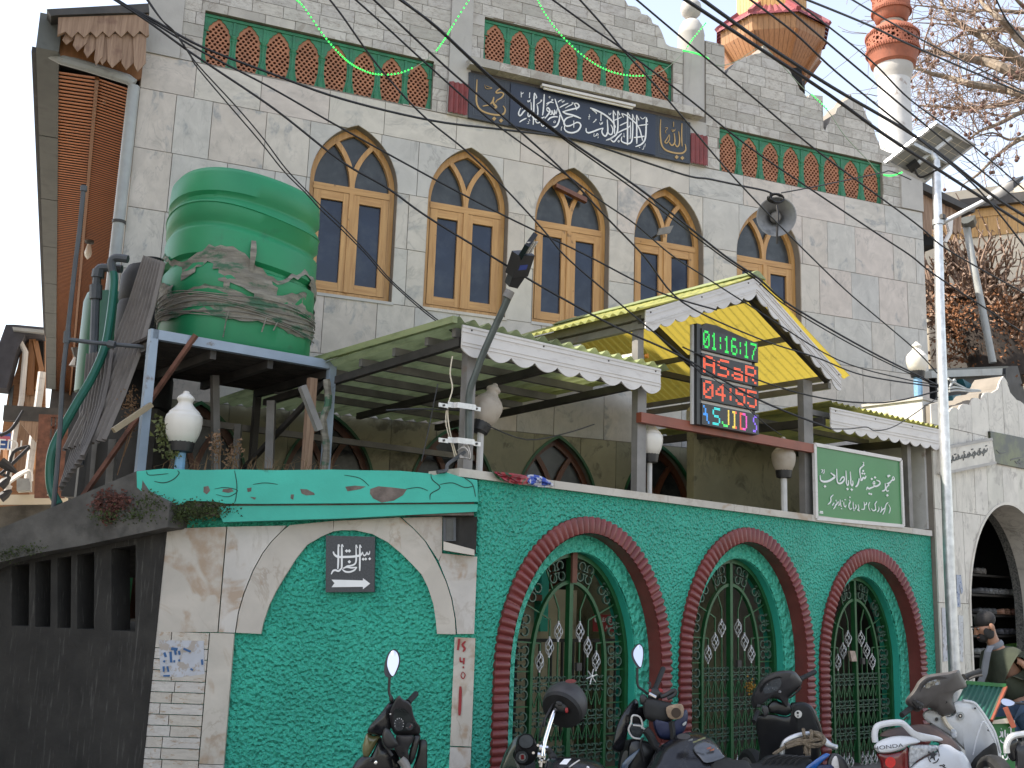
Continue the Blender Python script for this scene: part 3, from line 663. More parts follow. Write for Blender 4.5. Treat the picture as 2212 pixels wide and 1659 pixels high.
# ---------------------------------------------------------------- green street wall with three arched gateways
wall=T('street_wall','green roughcast street wall with three horseshoe gateways ringed by ribbed maroon trim','wall',FW)
GC=[1.095,3.06,5.01];GZ=[0,.04,-.05]
AO=[earch(c,.80,1.0+g,1.045,28,0.) for c,g in zip(GC,GZ)]
AI=[earch(c,.64,1.0+g,.90,28,0.) for c,g in zip(GC,GZ)]
wtop=lambda u:2.375-.008*u
WO=[(-.03,0),(6.15,0),(6.15,wtop(6.15)),(-.03,wtop(-.03))]
MB().plate(region([WO],AO),0,.12).part('stucco_face',MT['stucco'],wall)
MB().plate(region([WO],AI),.122,.33).part('wall_core',MT['turq'],wall)
for c,g,ao,ai in zip(GC,GZ,AO,AI):
    # textured ring lining
    MB().plate(region([earch(c,.799,1.+g,1.044,28,.01)],[earch(c,.645,1.+g,.905,28,-.05)]),.105,.13).part('ring_panel',MT['turqtex'],wall)
    # maroon soffit of the arch and corrugated trim
    ai_=earch(c,.796,1.0+g,1.041,28,0.);n=len(ai_);v=[(p[0],-.03,p[1]) for p in ai_]+[(p[0],.104,p[1]) for p in ai_]
    MB().add(v,[(i,i+1,i+1+n,i+n) for i in range(n-1)]).part('arch_soffit',MT['maroon'],wall)
    path=[];a_,b_=.86,1.105
    seg=[(c+a_,z/40) for z in range(0,int(40*(1.+g)))]+[(c+a_*math.cos(math.pi*i/90),1.+g+b_*math.sin(math.pi*i/90)) for i in range(91)]+[(c-a_,z/40) for z in range(int(40*(1.+g)),-1,-1)]
    L=[0]
    for p,q in zip(seg,seg[1:]):L.append(L[-1]+math.dist(p,q))
    tot=L[-1];per=.060;ns=int(tot/per)*8;rings=[];j=0
    rr=random.Random(int(c*100))
    for s_ in range(ns+1):
        t=tot*s_/ns
        while j<len(L)-2 and L[j+1]<t:j+=1
        f=(t-L[j])/(L[j+1]-L[j]);x=seg[j][0]+(seg[j+1][0]-seg[j][0])*f;z=seg[j][1]+(seg[j+1][1]-seg[j][1])*f
        tx,tz=seg[j+1][0]-seg[j][0],seg[j+1][1]-seg[j][1];l=math.hypot(tx,tz);nx,nz=tz/l,-tx/l
        wv=abs(math.sin(math.pi*t/per))**.8*.018
        ro=.06+wv*.8;ri=-.058;dd=-.024-wv
        rings.append([(x+nx*ri,.02,z+nz*ri),(x+nx*ri,dd+.004,z+nz*ri),(x+nx*(ri+.02),dd,z+nz*(ri+.02)),(x+nx*(ro-.02),dd,z+nz*(ro-.02)),(x+nx*ro,dd+.012,z+nz*ro),(x+nx*ro,.02,z+nz*ro)])
    MB().loft(rings,True,False).part('ribbed_arch_trim',MT['maroon'],wall)
u=-.24;r=random.Random(8)
while u<6.05:
    e=min(u+r.uniform(.8,1.3),6.13);z=2.37-.008*u;MB().hexa([(u+.002,-.035,z),(e-.002,-.035,z-.008*(e-u)),(e-.002,.35,z-.008*(e-u)),(u+.002,.35,z),(u+.002,-.035,z+.06),(e-.002,-.035,z+.06-.008*(e-u)),(e-.002,.35,z+.06-.008*(e-u)),(u+.002,.35,z+.06)]).part('coping_stone',MT['slab3'],wall);u=e
# ---------------------------------------------------------------- wrought iron gates
def spiral(cx,cz,r,turn,flip,n=12,d=.0,w=.013,start=0):
    pts=[]
    for i in range(n):
        a=start+flip*turn*i/(n-1);rr=r*(1-.45*(i/(n-1))**1.5)
        pts.append((cx+rr*math.cos(a),cz+rr*math.sin(a)))
    return pts
ME_SC=MB().band([(0,0)]+spiral(.034,.034,.03,1.6*math.pi,1,10,start=-.62*math.pi),.0075,-.011,.011).mesh('scroll',MT['irond'])
ME_C=MB().band([(.004,.012)]+[(.045+.034*math.cos(t),.043+.034*math.sin(t)) for t in [math.pi*(1.35-1.7*i/11) for i in range(12)]],.009,-.012,.012).mesh('scroll',MT['irond'])
def basket_mesh():
    mb=MB();mb.lathe([(.004,-.085),(.009,-.078),(.006,-.062)],n=6).lathe([(.006,.062),(.009,.078),(.004,.085)],n=6)
    for k in range(5):
        pts=[]
        for i in range(9):
            t=i/8;a=2*math.pi*k/5+t*2.6;rr=.004+.030*math.sin(math.pi*t)
            pts.append((rr*math.cos(a),rr*math.sin(a),-.066+.132*t))
        mb.tube(pts,.0042,4)
    return mb.mesh('basket_twist',MT['silver'])
ME_BK=basket_mesh()
gl=['green wrought iron gate with silver basket twists in the leftmost, widest archway','green wrought iron gate in the middle archway between the two other gates','green wrought iron gate in the rightmost archway beside the marble gatehouse']
for gi,(c,g) in enumerate(zip(GC,GZ)):
    gt=T('iron_gate',gl[gi],'gate',FW,c,.22,0,'wrought iron gates in the street wall')
    D_=.22;I=MT['iron']
    MB().plate(region([earch(c,.637,1.+g,.897,28,.03)],[earch(c,.60,1.+g,.86,28,-.1)]),D_-.03,D_+.03).part('outer_frame',I,gt)
    MB().plate(region([earch(c,.405,1.+g,.68,24,.03)],[earch(c,.378,1.+g,.652,24,-.1)]),D_-.018,D_+.018).part('inner_arch',I,gt)
    MB().box(c-.028,c-.003,D_-.03,D_+.02,.03,1.93+g-.05).part('meeting_stile',I,gt);MB().box(c+.003,c+.02,D_-.02,D_+.02,.03,1.93+g-.05).part('meeting_stile',I,gt)
    if gi==0:MB().box(c-.03,c+.02,D_-.06,D_-.036,1.66,1.92).part('rusty_bolt',MT['rust'],gt)
    def bar(p,q,w=.011):MB().bar((p[0],D_,p[1]+g),(q[0],D_+.001,q[1]+g),w).part('bar',I,gt)
    for s in (-1,1):
        # vertical bars with baskets
        for du,z1 in ((.115,1.36),(.205,1.24),(.30,1.13)):
            x=c+s*du
            bar((x,.04),(x,z1-.16));inst('basket_twist',ME_BK,gt,(x,D_,z1-.08+g),(0,0,random.random()))
            if du==.115:bar((x,z1),(x,1.45));bar((x,1.45),(x+s*.16,1.845-.05))
            elif du==.205:bar((x,z1),(x,1.37));bar((x,1.37),(x+s*.33,1.52))
            else:bar((x,z1),(x,1.19));bar((x,1.19),(x+s*.30,1.205))
        for z in (.98,.72,.48,.22):bar((c+s*.39,z),(c+s*.605,z+.002))
        # rows of scrolls in the lower half
        for z in (.88,.62,.36):
            for du in (.07,.16,.255,.345):
                x=c+s*du
                for sx in (-1,1):
                    for sz in (-1,1):
                        o=inst('scroll',ME_SC,gt,(x,D_,z+g+sz*.006),(0,0,0),(sx*.72,1,sz*.9))
                bar((x-.04,z-.06),(x,z-.17),.008);bar((x+.04,z-.06),(x,z-.17),.008)
        for du in (.115,.205,.30):inst('basket_twist',ME_BK,gt,(c+s*du,D_+.012,.09+g))
        # quatrefoil scroll clusters between the arches
        for (x,z,ro) in ((.155,1.74,-.25),(.405,1.60,-.9),(.5,1.33,-1.45),(.5,1.09,-1.57),(.5,.85,-1.57),(.5,.60,-1.57),(.5,.35,-1.57)):
            cx,cz=c+s*x,z+g;ca,sa=math.cos(s*ro),math.sin(s*ro)
            for a in (0,1,2,3):
                inst('scroll',ME_C,gt,(cx,D_,cz),(0,-s*ro-(0,math.pi,0,math.pi)[a],0),(1,1,1 if a<2 else -1))
            MB().tube([(cx-sa*.09*0,D_,cz),(cx-.075*s*math.sin(-ro)*-1,D_,cz-.075*math.cos(ro))],.006,4).part('scroll_stem',I,gt)
    MB().box(c+.05,c+.10,D_-.05,D_-.02,.98,1.04).part('lock',MT['steeld'],gt)
# things on the gates
sp=FW.hit(*M1(848,372),.1)
fw_=MB()
for a in range(6):
    t=a*math.pi/3+.25;fw_.tube([(sp[0],.1,sp[1]),(sp[0]+.06*math.cos(t),.1,sp[1]+.06*math.sin(t))],.005,5)
fw_.lathe([(.001,-.012),(.014,-.008),(.014,.008),(.001,.012)],(sp[0],.1,sp[1]),10,(0,1,0))
fw_.solo('valve_wheel',MT['silver'],'small silver six spoked wheel in front of the leftmost gate','wheel',FW,sp[0],.1,sp[1])
q=FW.hit(*S2(235,440),.15);mb=MB();r=random.Random(2)
for i in range(30):
    p=(q[0]+r.gauss(0,.018),.15+r.gauss(0,.015),q[1]+r.gauss(0,.03));mb.lathe([(0,-.012),(.012,0),(0,.012)],p,5,(r.random(),r.random(),r.random()))
mb.solo('marigold_bunch',M('marigold',(.25,.13,.015),.8,var=.4,sc=30),'dried yellow marigold bunch tied to the middle gate','flower',FW,q[0],.15,q[1])
q=FW.hit(*S2(1590,50),.15)
MB().loft([[(q[0]+x*.05-.03+t*.03,.15+y*.02,q[1]+.06-t*.1) for x,y in ((-1,-1),(1,-.6),(1.1,1),(-.8,.8))] for t in (0,.5,1)]).solo('knotted_rag',M('rag',(.4,.3,.24),.9,var=.3,sc=20),'knotted pale rag hanging between the basket twists of the right gate','cloth',FW,q[0],.15,q[1])
# courtyard behind the gates: inner wall, railing, notice
inn=T('courtyard_wall','cream plaster inner wall with a brown boarded door seen through the left gate','wall',FW,1.2,2.2,0)
MB().box(-.9,3.0,2.2,2.4,0,1.62).part('plaster_face',M('cream_plaster',(.46,.40,.27),.9,var=.2,sc=3,bump=.3,bs=12,dirt=(.12,.08,.05),dsc=3,dlo=.58,dhi=.7),inn)
for i in range(9):MB().box(.35+i*.22,.35+i*.22+.214,2.12,2.2,1.56,2.5).part('door_board',M('red_brown_boards',(.22,.085,.055),.5) if i==0 else bpy.data.materials['red_brown_boards'],inn)
MB().box(1.25,1.5,2.08,2.11,1.62,2.4).part('door_window',MT['glassd'],inn)
MB().box(.3,2.4,2.06,2.2,1.50,1.56).part('door_sill',MT['brownw'],inn)
MB().box(2.42,2.52,2.1,2.2,1.2,2.6).part('green_post',MT['turq'],inn)
rl=T('railing','dark iron railing in the courtyard behind the left gate','railing',FW,1.5,1.5,0)
MB().box(.3,3.1,1.48,1.52,1.13,1.16).part('top_rail',MT['steeld'],rl);MB().box(.3,3.1,1.48,1.52,.25,.28).part('bottom_rail',MT['steeld'],rl)
for i in range(20):MB().box(.35+i*.14,.37+i*.14,1.49,1.51,.28,1.13).part('baluster',MT['steeld'],rl)
def txt(name,s,size,mat,par,loc,fr_depth=0,ext=.001,align='CENTER',font_scale=1,rot=(math.pi/2,0,0)):
    cu=bpy.data.curves.new(name,'FONT');cu.body=s;cu.size=size;cu.extrude=ext;cu.align_x=align;cu.align_y='CENTER'
    o=bpy.data.objects.new(name,cu);COL.objects.link(o);dg=bpy.context.evaluated_depsgraph_get();dg.update()
    me=bpy.data.meshes.new_from_object(o.evaluated_get(dg));bpy.data.objects.remove(o)
    me.materials.clear();me.materials.append(mat)
    ob=bpy.data.objects.new(name,me);COL.objects.link(ob);ob.parent=par.o;ob.location=(loc[0]-par.b[0],loc[1]-par.b[1],loc[2]-par.b[2]);ob.rotation_euler=rot;ob.scale=(font_scale,1,1);return ob
q=FW.hit(*G1(1225,1025),1.9)
nt_=T('notice_plate','small red notice plate with white lettering on the inner wall behind the left gate','sign',FW,q[0],1.9,q[1])
MB().box(q[0]-.12,q[0]+.22,1.88,1.89,q[1]-.085,q[1]+.085).part('plate',MT['red'],nt_)
txt('lettering','PLEASE SI',.06,MT['white'],nt_,(q[0]+.07,1.878,q[1]+.03));txt('lettering','A',.06,MT['white'],nt_,(q[0]+.07,1.878,q[1]-.045))
MB().lathe([(.03,0),(.03,.003)],(q[0]-.075,1.876,q[1]+.035),14,(0,1,0)).part('emblem',MT['white'],nt_)
MB().box(3.2,6.6,2.4,2.5,0,2.4).box(3.2,3.4,1.9,2.4,0,2.3).solo('store_wall',MT['slab4'],'stained and canopy tinted marble inner wall behind the middle and right gates','wall',FW,4.5,2.4,0)
# ---------------------------------------------------------------- canopies
def sheet(mb,u0,u1,d0,df,zf,per,amp,n=8,m=2):
    k=max(8,int((u1-u0)/per*n));vs=[];fs=[]
    for j in range(m+1):
        for i in range(k+1):
            uu=u0+(u1-u0)*i/k;d=d0+(df(uu)-d0)*j/m;vs.append((uu,d,zf(uu,d)+amp*math.sin(2*math.pi*(uu-u0)/per)))
    for j in range(m):
        for i in range(k):fs.append((j*(k+1)+i,j*(k+1)+i+1,(j+1)*(k+1)+i+1,(j+1)*(k+1)+i))
    return mb.add(vs,fs)
def facd(u):   # depth along the wall normal at which the mosque front stands
    a=FW.w(u,0,0);b=FW.w(u,1,0);f0=FAC.loc(a)[1];f1=FAC.loc(b)[1];return -f0/(f1-f0)-.05
def fascia(u0,z0,u1,z1,d,hh,par,per=.2,amp=.045,grooves=True,name='fascia_board'):
    L=math.hypot(u1-u0,z1-z0);n=int(round(L/per));pts=[];m=n*10
    for i in range(m+1):
        t=i/m;ph=(t*n)%1;zz=-hh+ (amp*(1-abs(math.sin(math.pi*ph))**.8) if .06<ph<.94 else amp)
        pts.append((u0+(u1-u0)*t,z0+(z1-z0)*t+zz))
    f=MB().poly([(u0,z0)]+pts+[(u1,z1)],d-.006,d+.006).part(name,MT['fascia'],par)
    for a,wd in ((.012,.016),(.05,.008),(hh*.55,.008),(hh*.66,.01)):
        MB().band([(u0,z0-a),(u1,z1-a)],wd,d-.012,d-.005).part('bead',MT['fascia'],f)
    for i in range(int(L/.7)+1):
        t=min(.97,(.04+i*.7/L));MB().lathe([(.008,0),(.006,.006),(0,.007)],(u0+(u1-u0)*t,d-.006,z0+(z1-z0)*t-.03),8,(0,-1,0)).part('screw',MT['steeld'],f)
cl=T('courtyard_canopy','flat green corrugated canopy with white scalloped fascia left of the gabled porch','canopy',FW,.7,0,2.4)
sheet(MB(),-.38,1.9,-.1,lambda u:facd(u),lambda u,d:3.50-.03*d,.136,.022).part('roof_sheet',MT['olive'],cl)
fascia(-.30,3.475,1.80,3.475,-.08,.23,cl,.23,.055)
MB().box(-.40,-.36,-.1,3.6,3.47,3.52).part('edge_trim',MT['olive'],cl)
for d in (.0,.35,.8,1.3,1.8,2.3,2.8):MB().box(-.3,1.85,d,d+.045,3.40-.03*d,3.465-.03*d).part('purlin',MT['steel'],cl)
for u in (-.28,.75,1.72):MB().hexa([(u,-.02,3.33),(u+.05,-.02,3.33),(u+.05,3.1,3.24),(u,3.1,3.24),(u,-.02,3.398),(u+.05,-.02,3.398),(u+.05,3.1,3.30),(u,3.1,3.30)]).part('rafter',MT['steeld'],cl)
for cr,x0,x1,yb in ((Q[5],772,832,1380),(Q[5],1898,1955,1530)):
    a=FW.hit(*cr(x0,yb),.06)[0];b=FW.hit(*cr(x1,yb),.06)[0];MB().box(a,b,.03,.1,2.42,3.42).part('post',MT['steel'],cl)
MB().bar((-.9,2.6,2.4),(-1.0,2.6,3.35),.06).part('back_post',MT['steel'],cl);_q1,_q2=FW.hit(302,386,.9),FW.hit(319,430,.9);MB().bar((_q1[0],.9,_q1[1]),(_q2[0],.9,_q2[1]),.05).part('brace',MT['steel'],cl)
MB().box(-1.,2.4,facd(0)-.75,facd(0)-.7,3.0,3.06).part('back_rail',MT['steel'],cl)
# gabled porch
gp=T('gabled_porch','yellow corrugated gabled porch roof with white scalloped barge boards over the middle gate','canopy',FW,3.,0,2.4)
RU,RZ,EL,ER,EZ=3.02,4.53,1.50,4.40,3.93
EZR=3.79
def slope(ua,ub,za,zb,d0,df,per,amp,mat):
    L=math.hypot(ub-ua,zb-za);nd=int((df-d0)/per*8);vs=[];fs=[]
    nx,nz=-(zb-za)/L,(ub-ua)/L
    if nz<0:nx,nz=-nx,-nz
    for i in range(nd+1):
        d=d0+(df-d0)*i/nd;o=amp*math.sin(2*math.pi*(d-d0)/per)
        for t in (0,.5,1):vs.append((ua+(ub-ua)*t+nx*o,d,za+(zb-za)*t+nz*o-.02*math.sin(math.pi*t)))
    for i in range(nd):
        for t in range(2):fs.append((i*3+t,i*3+t+1,i*3+4+t,i*3+3+t))
    MB().add(vs,fs).part('roof_sheet',mat,gp)
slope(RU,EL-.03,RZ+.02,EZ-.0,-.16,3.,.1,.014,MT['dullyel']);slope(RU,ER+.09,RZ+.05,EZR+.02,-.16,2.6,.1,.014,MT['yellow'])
MB().hexa([(RU-.12,-.17,RZ-.0),(RU+.12,-.17,RZ-.0),(RU+.12,2.6,RZ),(RU-.12,2.6,RZ),(RU-.02,-.17,RZ+.06),(RU+.02,-.17,RZ+.06),(RU+.02,2.6,RZ+.06),(RU-.02,2.6,RZ+.06)]).part('ridge_cap',MT['olive'],gp)
fascia(EL+.05,EZ+.0,RU,RZ-.0,-.14,.2,gp,.19,.045,name='barge_board');fascia(RU,RZ-.0,ER-.06,EZR+.02,-.141,.2,gp,.19,.045,name='barge_board')
for d in (-.02,1.3):
    for a,b,zz in ((EL+.1,RU,EZ-.05),(ER-.1,RU,EZR-.03)):MB().bar((a,d,zz),(b,d,RZ-.12),.05,.07).part('rafter',MT['steeld'],gp)
    MB().box(EL+.1,ER-.1,d-.02,d+.03,EZ-.1,EZ-.04).part('tie_beam',MT['steeld'],gp) if d>0 else None
for t in (.1,.5,.92):
    for e,ez in ((EL,EZ),(ER,EZR)):
        uu=RU+(e-RU)*t;zz=RZ+(ez-RZ)*t-.065;MB().bar((uu,-.1,zz),(uu,2.5,zz),.045,.05).part('purlin',MT['steel'],gp)
for u,ez in ((EL+.12,EZ),(ER-.14,EZR)):MB().box(u,u+.05,-.05,2.6,ez-.12,ez-.06).part('eave_beam',MT['steel'],gp)
for cr,x0,x1,yb in ((Q[6],770,828,1100),):
    a=FW.hit(*cr(x0,yb),.06)[0];b=FW.hit(*cr(x1,yb),.06)[0];MB().box(a,b,.03,.1,2.40,EZR-.06).part('post',MT['steel'],gp)
MB().box(EL+.14,EL+.21,.03,.1,3.3,EZ-.04).part('post',MT['steel'],gp)
MB().box(1.62,4.02,-.04,.02,3.0,3.085).part('lintel_beam',MT['redbeam'],gp)
# right canopy
crn=T('courtyard_canopy','small flat yellow canopy with white scalloped fascia above the green name board','canopy',FW,5.2,0,2.4)
sheet(MB(),4.2,6.34,-.1,lambda u:2.3,lambda u,d:3.52-.0*u-.03*d,.1,.016).part('roof_sheet',MT['dullyel'],crn)
fascia(4.24,3.475,6.28,3.50,-.08,.24,crn,.2)
for d in (.05,.7,1.5):MB().box(4.1,6.2,d,d+.045,3.40-.03*d,3.455-.03*d).part('purlin',MT['steel'],crn)
for u in (4.2,6.0):MB().box(u,u+.05,-.02,2.2,3.30,3.38).part('rafter',MT['steeld'],crn)
MB().box(5.80,5.87,.03,.1,2.4,3.36).part('post',MT['steel'],crn)
# ---------------------------------------------------------------- name board
a=FW.hit(*Q[6](850,1222),-.03);b=FW.hit(*Q[6](1408,1322),-.03);c_=FW.hit(*Q[9](1425,92),-.03);e=FW.hit(*Q[6](862,1700),-.03)
nb=T('name_board','green banner board with white script in a pale frame under the right canopy','sign',FW,(a[0]+b[0])/2,-.03,2.42)
quad=[e,c_,b,a]
MB().poly(quad,-.034,-.02).part('banner',MT['signg'],nb)
for p,q in zip(quad,quad[1:]+quad[:1]):MB().band([p,q],.035,-.05,-.018).part('frame_bar',MT['fascia'],nb)
SGW=[(24,[(1838,805),(1862,860),(1835,890),(1815,850),(1835,815)]),(26,[(1850,880),(1800,895),(1770,935),(1735,955),(1690,965)]),(22,[(1690,962),(1742,992),(1700,1030),(1680,1085),(1695,1132),(1738,1120)]),(26,[(1655,955),(1662,1050),(1650,1108),(1588,1132)]),(30,[(1725,800)]),(22,[(1750,790)]),(28,[(1702,1225)]),
(28,[(1462,892),(1520,915),(1542,960),(1490,1012),(1430,1025),(1395,1000)]),(20,[(1392,935),(1415,920),(1424,968),(1380,965),(1390,938)]),(28,[(1430,1028),(1340,1062),(1300,1080),(1268,1052),(1242,1105)]),(26,[(1360,862)]),(26,[(1432,830)]),(24,[(1305,1188)]),(24,[(1345,1198)]),
(14,[(1158,495),(1182,500),(1172,548),(1155,550)]),(24,[(1190,558),(1130,602),(1098,645),(1095,720),(1112,830),(1132,905)]),(30,[(1232,798),(1205,850),(1170,832),(1140,882),(1108,895)]),(28,[(1082,850),(1060,952),(1030,1012),(992,1036)]),(26,[(1170,685)]),(24,[(1150,740)]),(24,[(1196,746)]),
(26,[(882,698),(894,850),(898,960),(920,1012),(942,970),(936,900)]),(26,[(788,678),(795,850),(802,970),(825,1002),(847,960),(840,890)]),(28,[(915,1100)]),(28,[(820,1086)]),
(28,[(582,638),(585,800),(598,930),(640,962),(700,942),(748,880),(740,822),(700,832),(650,905)]),(32,[(452,732),(500,770),(542,812),(470,872),(400,908),(300,922),(228,890),(214,785)]),(30,[(325,1026)]),(12,[(240,660),(282,668),(245,725),(275,700)]),(14,[(308,648),(306,715),(280,738)]),
(15,[(1730,1428),(1766,1500),(1762,1570),(1740,1622)]),(18,[(1722,1382),(1680,1420),(1660,1480),(1642,1570),(1602,1650)]),(18,[(1660,1500),(1600,1540),(1580,1560)]),(16,[(1572,1478),(1576,1560),(1545,1602)]),(16,[(1510,1478),(1516,1540),(1480,1592)]),(18,[(1472,1358),(1430,1420),(1442,1500),(1440,1548),(1380,1562),(1350,1520)]),(15,[(1322,1372),(1290,1440),(1300,1520),(1332,1570)]),
(18,[(1242,1375),(1242,1420),(1200,1440)]),(18,[(1188,1368),(1200,1470),(1188,1530),(1128,1532)]),(18,[(1060,1428),(1072,1500),(1060,1550),(1035,1540)]),(18,[(1000,1428),(1012,1480),(985,1532)]),(18,[(945,1368),(950,1480),(962,1532)]),(18,[(860,1328),(882,1368),(860,1420),(854,1490),(880,1532),(922,1510)]),(18,[(872,1268)]),(16,[(962,1555)]),(16,[(1080,1566)]),
(18,[(743,1368),(746,1450),(775,1482),(792,1438)]),(18,[(662,1318),(672,1440),(692,1472)]),(18,[(622,1360),(642,1430),(618,1452)]),(16,[(770,1320)]),(14,[(705,1352)]),(14,[(690,1520)]),(18,[(572,1368),(602,1390),(560,1440),(540,1490),(508,1528)]),(18,[(508,1212),(452,1272),(456,1340),(430,1390),(388,1428)]),(16,[(530,1390),(490,1442)]),(14,[(570,1335)]),(14,[(495,1445)]),(18,[(212,1580),(278,1586)]),(18,[(202,1610),(282,1618)])]
mb=MB();strokes(mb,FW,SG,SGW,.00058,-.036);mb.part('white_lettering',MT['white'],nb,'stuff')
# ---------------------------------------------------------------- LED time board
a=FW.hit(*LED(130,140),-.1);b=FW.hit(*LED(898,330),-.1);z0=FW.hit(*LED(140,1455),-.1)[1];zt=a[1]
lb=T('led_time_board','tall black prayer time board with green, red and rainbow dot matrix rows','display',FW,(a[0]+b[0])/2,-.1,z0)
U0,U1=a[0],b[0]
tp=[(U0,z0),(U1,z0),(U1,zt-.04),(U0+.3,zt+.02),(U0+.16,zt+.015),(U0+.1,zt-.02),(U0,zt-.02)]
MB().poly(tp,-.07,-.02).part('back_plate',MT['steeld'],lb)
MB().box(U0-.024,U0-.002,-.07,-.045,z0,zt-.03).part('side_rail',MT['whitepost'],lb);MB().box(U0,U0+.06,-.1,-.071,z0,zt-.02).part('side_rail',MT['black'],lb)
FONT={'0':['01110','10001','10011','10101','11001','10001','01110'],'1':['00100','01100','00100','00100','00100','00100','01110'],'4':['00010','00110','01010','10010','11111','00010','00010'],'5':['11111','10000','11110','00001','00001','10001','01110'],'6':['01110','10000','10000','11110','10001','10001','01110'],'7':['11111','00001','00010','00100','00100','01000','01000'],':':['000','010','010','000','010','010','000'],
'A':['01110','10001','10001','11111','10001','10001','10001'],'S':['01111','10000','10000','01110','00001','00001','11110'],'a':['00000','00000','01110','00001','01111','10001','01111'],'R':['11110','10001','10001','11110','10100','10010','10001'],'J':['00001','00001','00001','00001','00001','10001','01110'],'I':['01110','00100','00100','00100','00100','00100','01110'],'D':['11110','10001','10001','10001','10001','10001','11110'],'\\':['10000','01000','01000','11100','00100','00100','00010'],' ':['00','00','00','00','00','00','00'],'s':['011','100','100','010','001','001','110']}
ecol={}
def led(c,st=.85):
    if c not in ecol:ecol[c]=emis('led_%d_%d_%d'%tuple(int(x*99) for x in c),c,st)
    return ecol[c]
rowsL=[('01:16:17',5,1,1,[(.03,1,.12)],1.),('ASaR',5,2,2,[(1,.13,.05)],1.1),('04:55',5,2,2,[(1,.13,.05)],1.1),('\\SJID s',5,2,2,[(.05,.35,1),(.05,.8,.8),(.1,1,.2),(1,.75,.1),(1,.12,.08),(1,.1,.6),(.3,.15,1)],1.)]
pH=.188;gap=(zt-.05-z0-4*pH)/3.2
for ri,(s,cw,sx,sy,cols,st) in enumerate(rowsL):
    zt_=zt-.055-ri*(pH+gap);zb=zt_-pH;ua,ub=U0+.055,U1
    MB().box(ua,ub,-.11,-.071,zb,zt_).part('led_module',MT['black'],lb)
    if ri<3:MB().box(ua+.01,ub-.05,-.075,-.066,zb-gap+.004,zb-.004).part('white_strip',MT['fascia'],lb)
    bits=[]
    xs=0
    for ch in s:
        g=FONT[ch];wd=len(g[0])
        for yy in range(7):
            for xx in range(wd):
                if g[yy][xx]=='1':bits.append((xs+xx,yy))
        xs+=wd+1
    xs-=1;ncol=xs*2+1;pitch=(ub-ua-.02)/max(ncol,60) if ri else (ub-ua-.04)/ncol
    pitch=(ub-ua-.03)/ncol;prow=(pH-.03)/14
    byc={}
    for (x,y) in bits:
        ci=min(len(cols)-1,int(x/xs*len(cols)))
        for dx in (0,1):
            for dy in (0,1):
                cx=ua+.015+(2*x+dx+.5)*pitch;cz=zt_-.015-(2*y+dy+.5)*prow
                byc.setdefault(ci,[]).append((cx,cz))
    for ci,l in byc.items():
        mb=MB()
        for cx,cz in l:
            w_,h_=pitch*.30,prow*.33;mb.add([(cx-w_,-.1115,cz-h_),(cx+w_,-.1115,cz-h_),(cx+w_,-.1115,cz+h_),(cx-w_,-.1115,cz+h_)],[(0,1,2,3)])
        mb.part('led_dots',led(cols[ci]),lb,'stuff',ang=None)
# ---------------------------------------------------------------- globe lamps
GLOBE=[(.0,0),(.2,.0),(.235,.02),(.30,.16),(.335,.30),(.345,.42),(.335,.50),(.325,.525),(.30,.555),(.285,.57),(.285,.59),(.25,.625),(.19,.68),(.145,.735),(.13,.775),(.14,.80),(.163,.835),(.163,.855),(.14,.89),(.09,.935),(.06,.955),(.058,.985),(.03,1.0),(0,1.0)]
def lamp(label,fr,u,d,z,H,gm,pm,postz,pr=.03,tilt=None,label2=None):
    t=T('globe_lamp',label,'lamp',fr,u,d,postz)
    ax=tilt or (0,0,1);c=(u,d,z)
    MB().tube([(u,d,postz),(u,d,z-.03)],pr,10).part('post',pm,t)
    MB().lathe([(.12*H,-.07),(.21*H,-.06),(.23*H,-.02),(.24*H,.015),(.2*H,.02)],c,18,ax).part('collar',MT['black'],t)
    MB().lathe([(r*H,h*H) for r,h in GLOBE],c,28,ax).part('globe',gm,t,ang=55)
    return t
ln=lambda cr,x,y,d:FW.hit(*cr(x,y),d)
q=ln(Q[5],905,1090,.12);e=ln(Q[5],893,1388,.12);lamp('dusty white globe lamp tipped sideways on its post behind the leaning street light pole',FW,q[0],.12,q[1],.345,MT['opald'],MT['whitepost'],e[1]-.05,.025,(.33,-.05,.94))
q=ln(Q[6],-45,1120,.1)
q=ln(Q[5],1998,1290,.1);e=ln(Q[5],1978,1530,.1);lamp('white globe lamp partly hidden behind the steel post left of the middle arch',FW,q[0],.1,q[1],.33,MT['opal'],MT['whitepost'],e[1]-.05,.022)
q=ln(Q[6],655,1395,.1);e=ln(Q[6],668,1655,.1);lamp('grimy white globe lamp on a whitewashed post below the red beam',FW,q[0],.1,q[1],.335,MT['opald'],MT['whitepost'],e[1]-.05,.03)
q=ln(Q[6],1425,1500,.35);lamp('white globe lamp half hidden behind the right edge of the green name board',FW,q[0],.35,q[1],.34,MT['opal'],MT['whitepost'],2.4,.03)
# ---------------------------------------------------------------- wash block on the left
tb=T('wash_block','low wash block with a marble clad arch front, turquoise beam and mouldy side wall','building',TB,.1,0,0)
t_=lambda cr,l,d=0:tracepts(TB,cr,l,d)
arcL=t_(Q[7],[(1690,790),(1705,720),(1745,600),(1790,510),(1850,410),(1920,300),(1990,212),(2080,160),(2160,125),(2212,118)])
arcR=t_(Q[8],[(90,118),(200,142),(300,195),(392,272),(465,345),(520,405),(562,490),(597,600),(612,700),(620,790)])
MB().poly([(-1.02,0),(1.27,0),(1.27,2.2),(-1.0,2.2)],.03,.25).part('stucco_panel',MT['stucco'],tb)
outL=t_(Q[7],[(1525,782),(1545,650),(1580,530),(1640,380),(1700,270),(1760,190),(1830,120),(1875,85)])
outR=t_(Q[8],[(385,35),(470,110),(545,190),(620,320),(680,450),(715,560),(738,690),(745,793)])
S3_=MT['slab3']
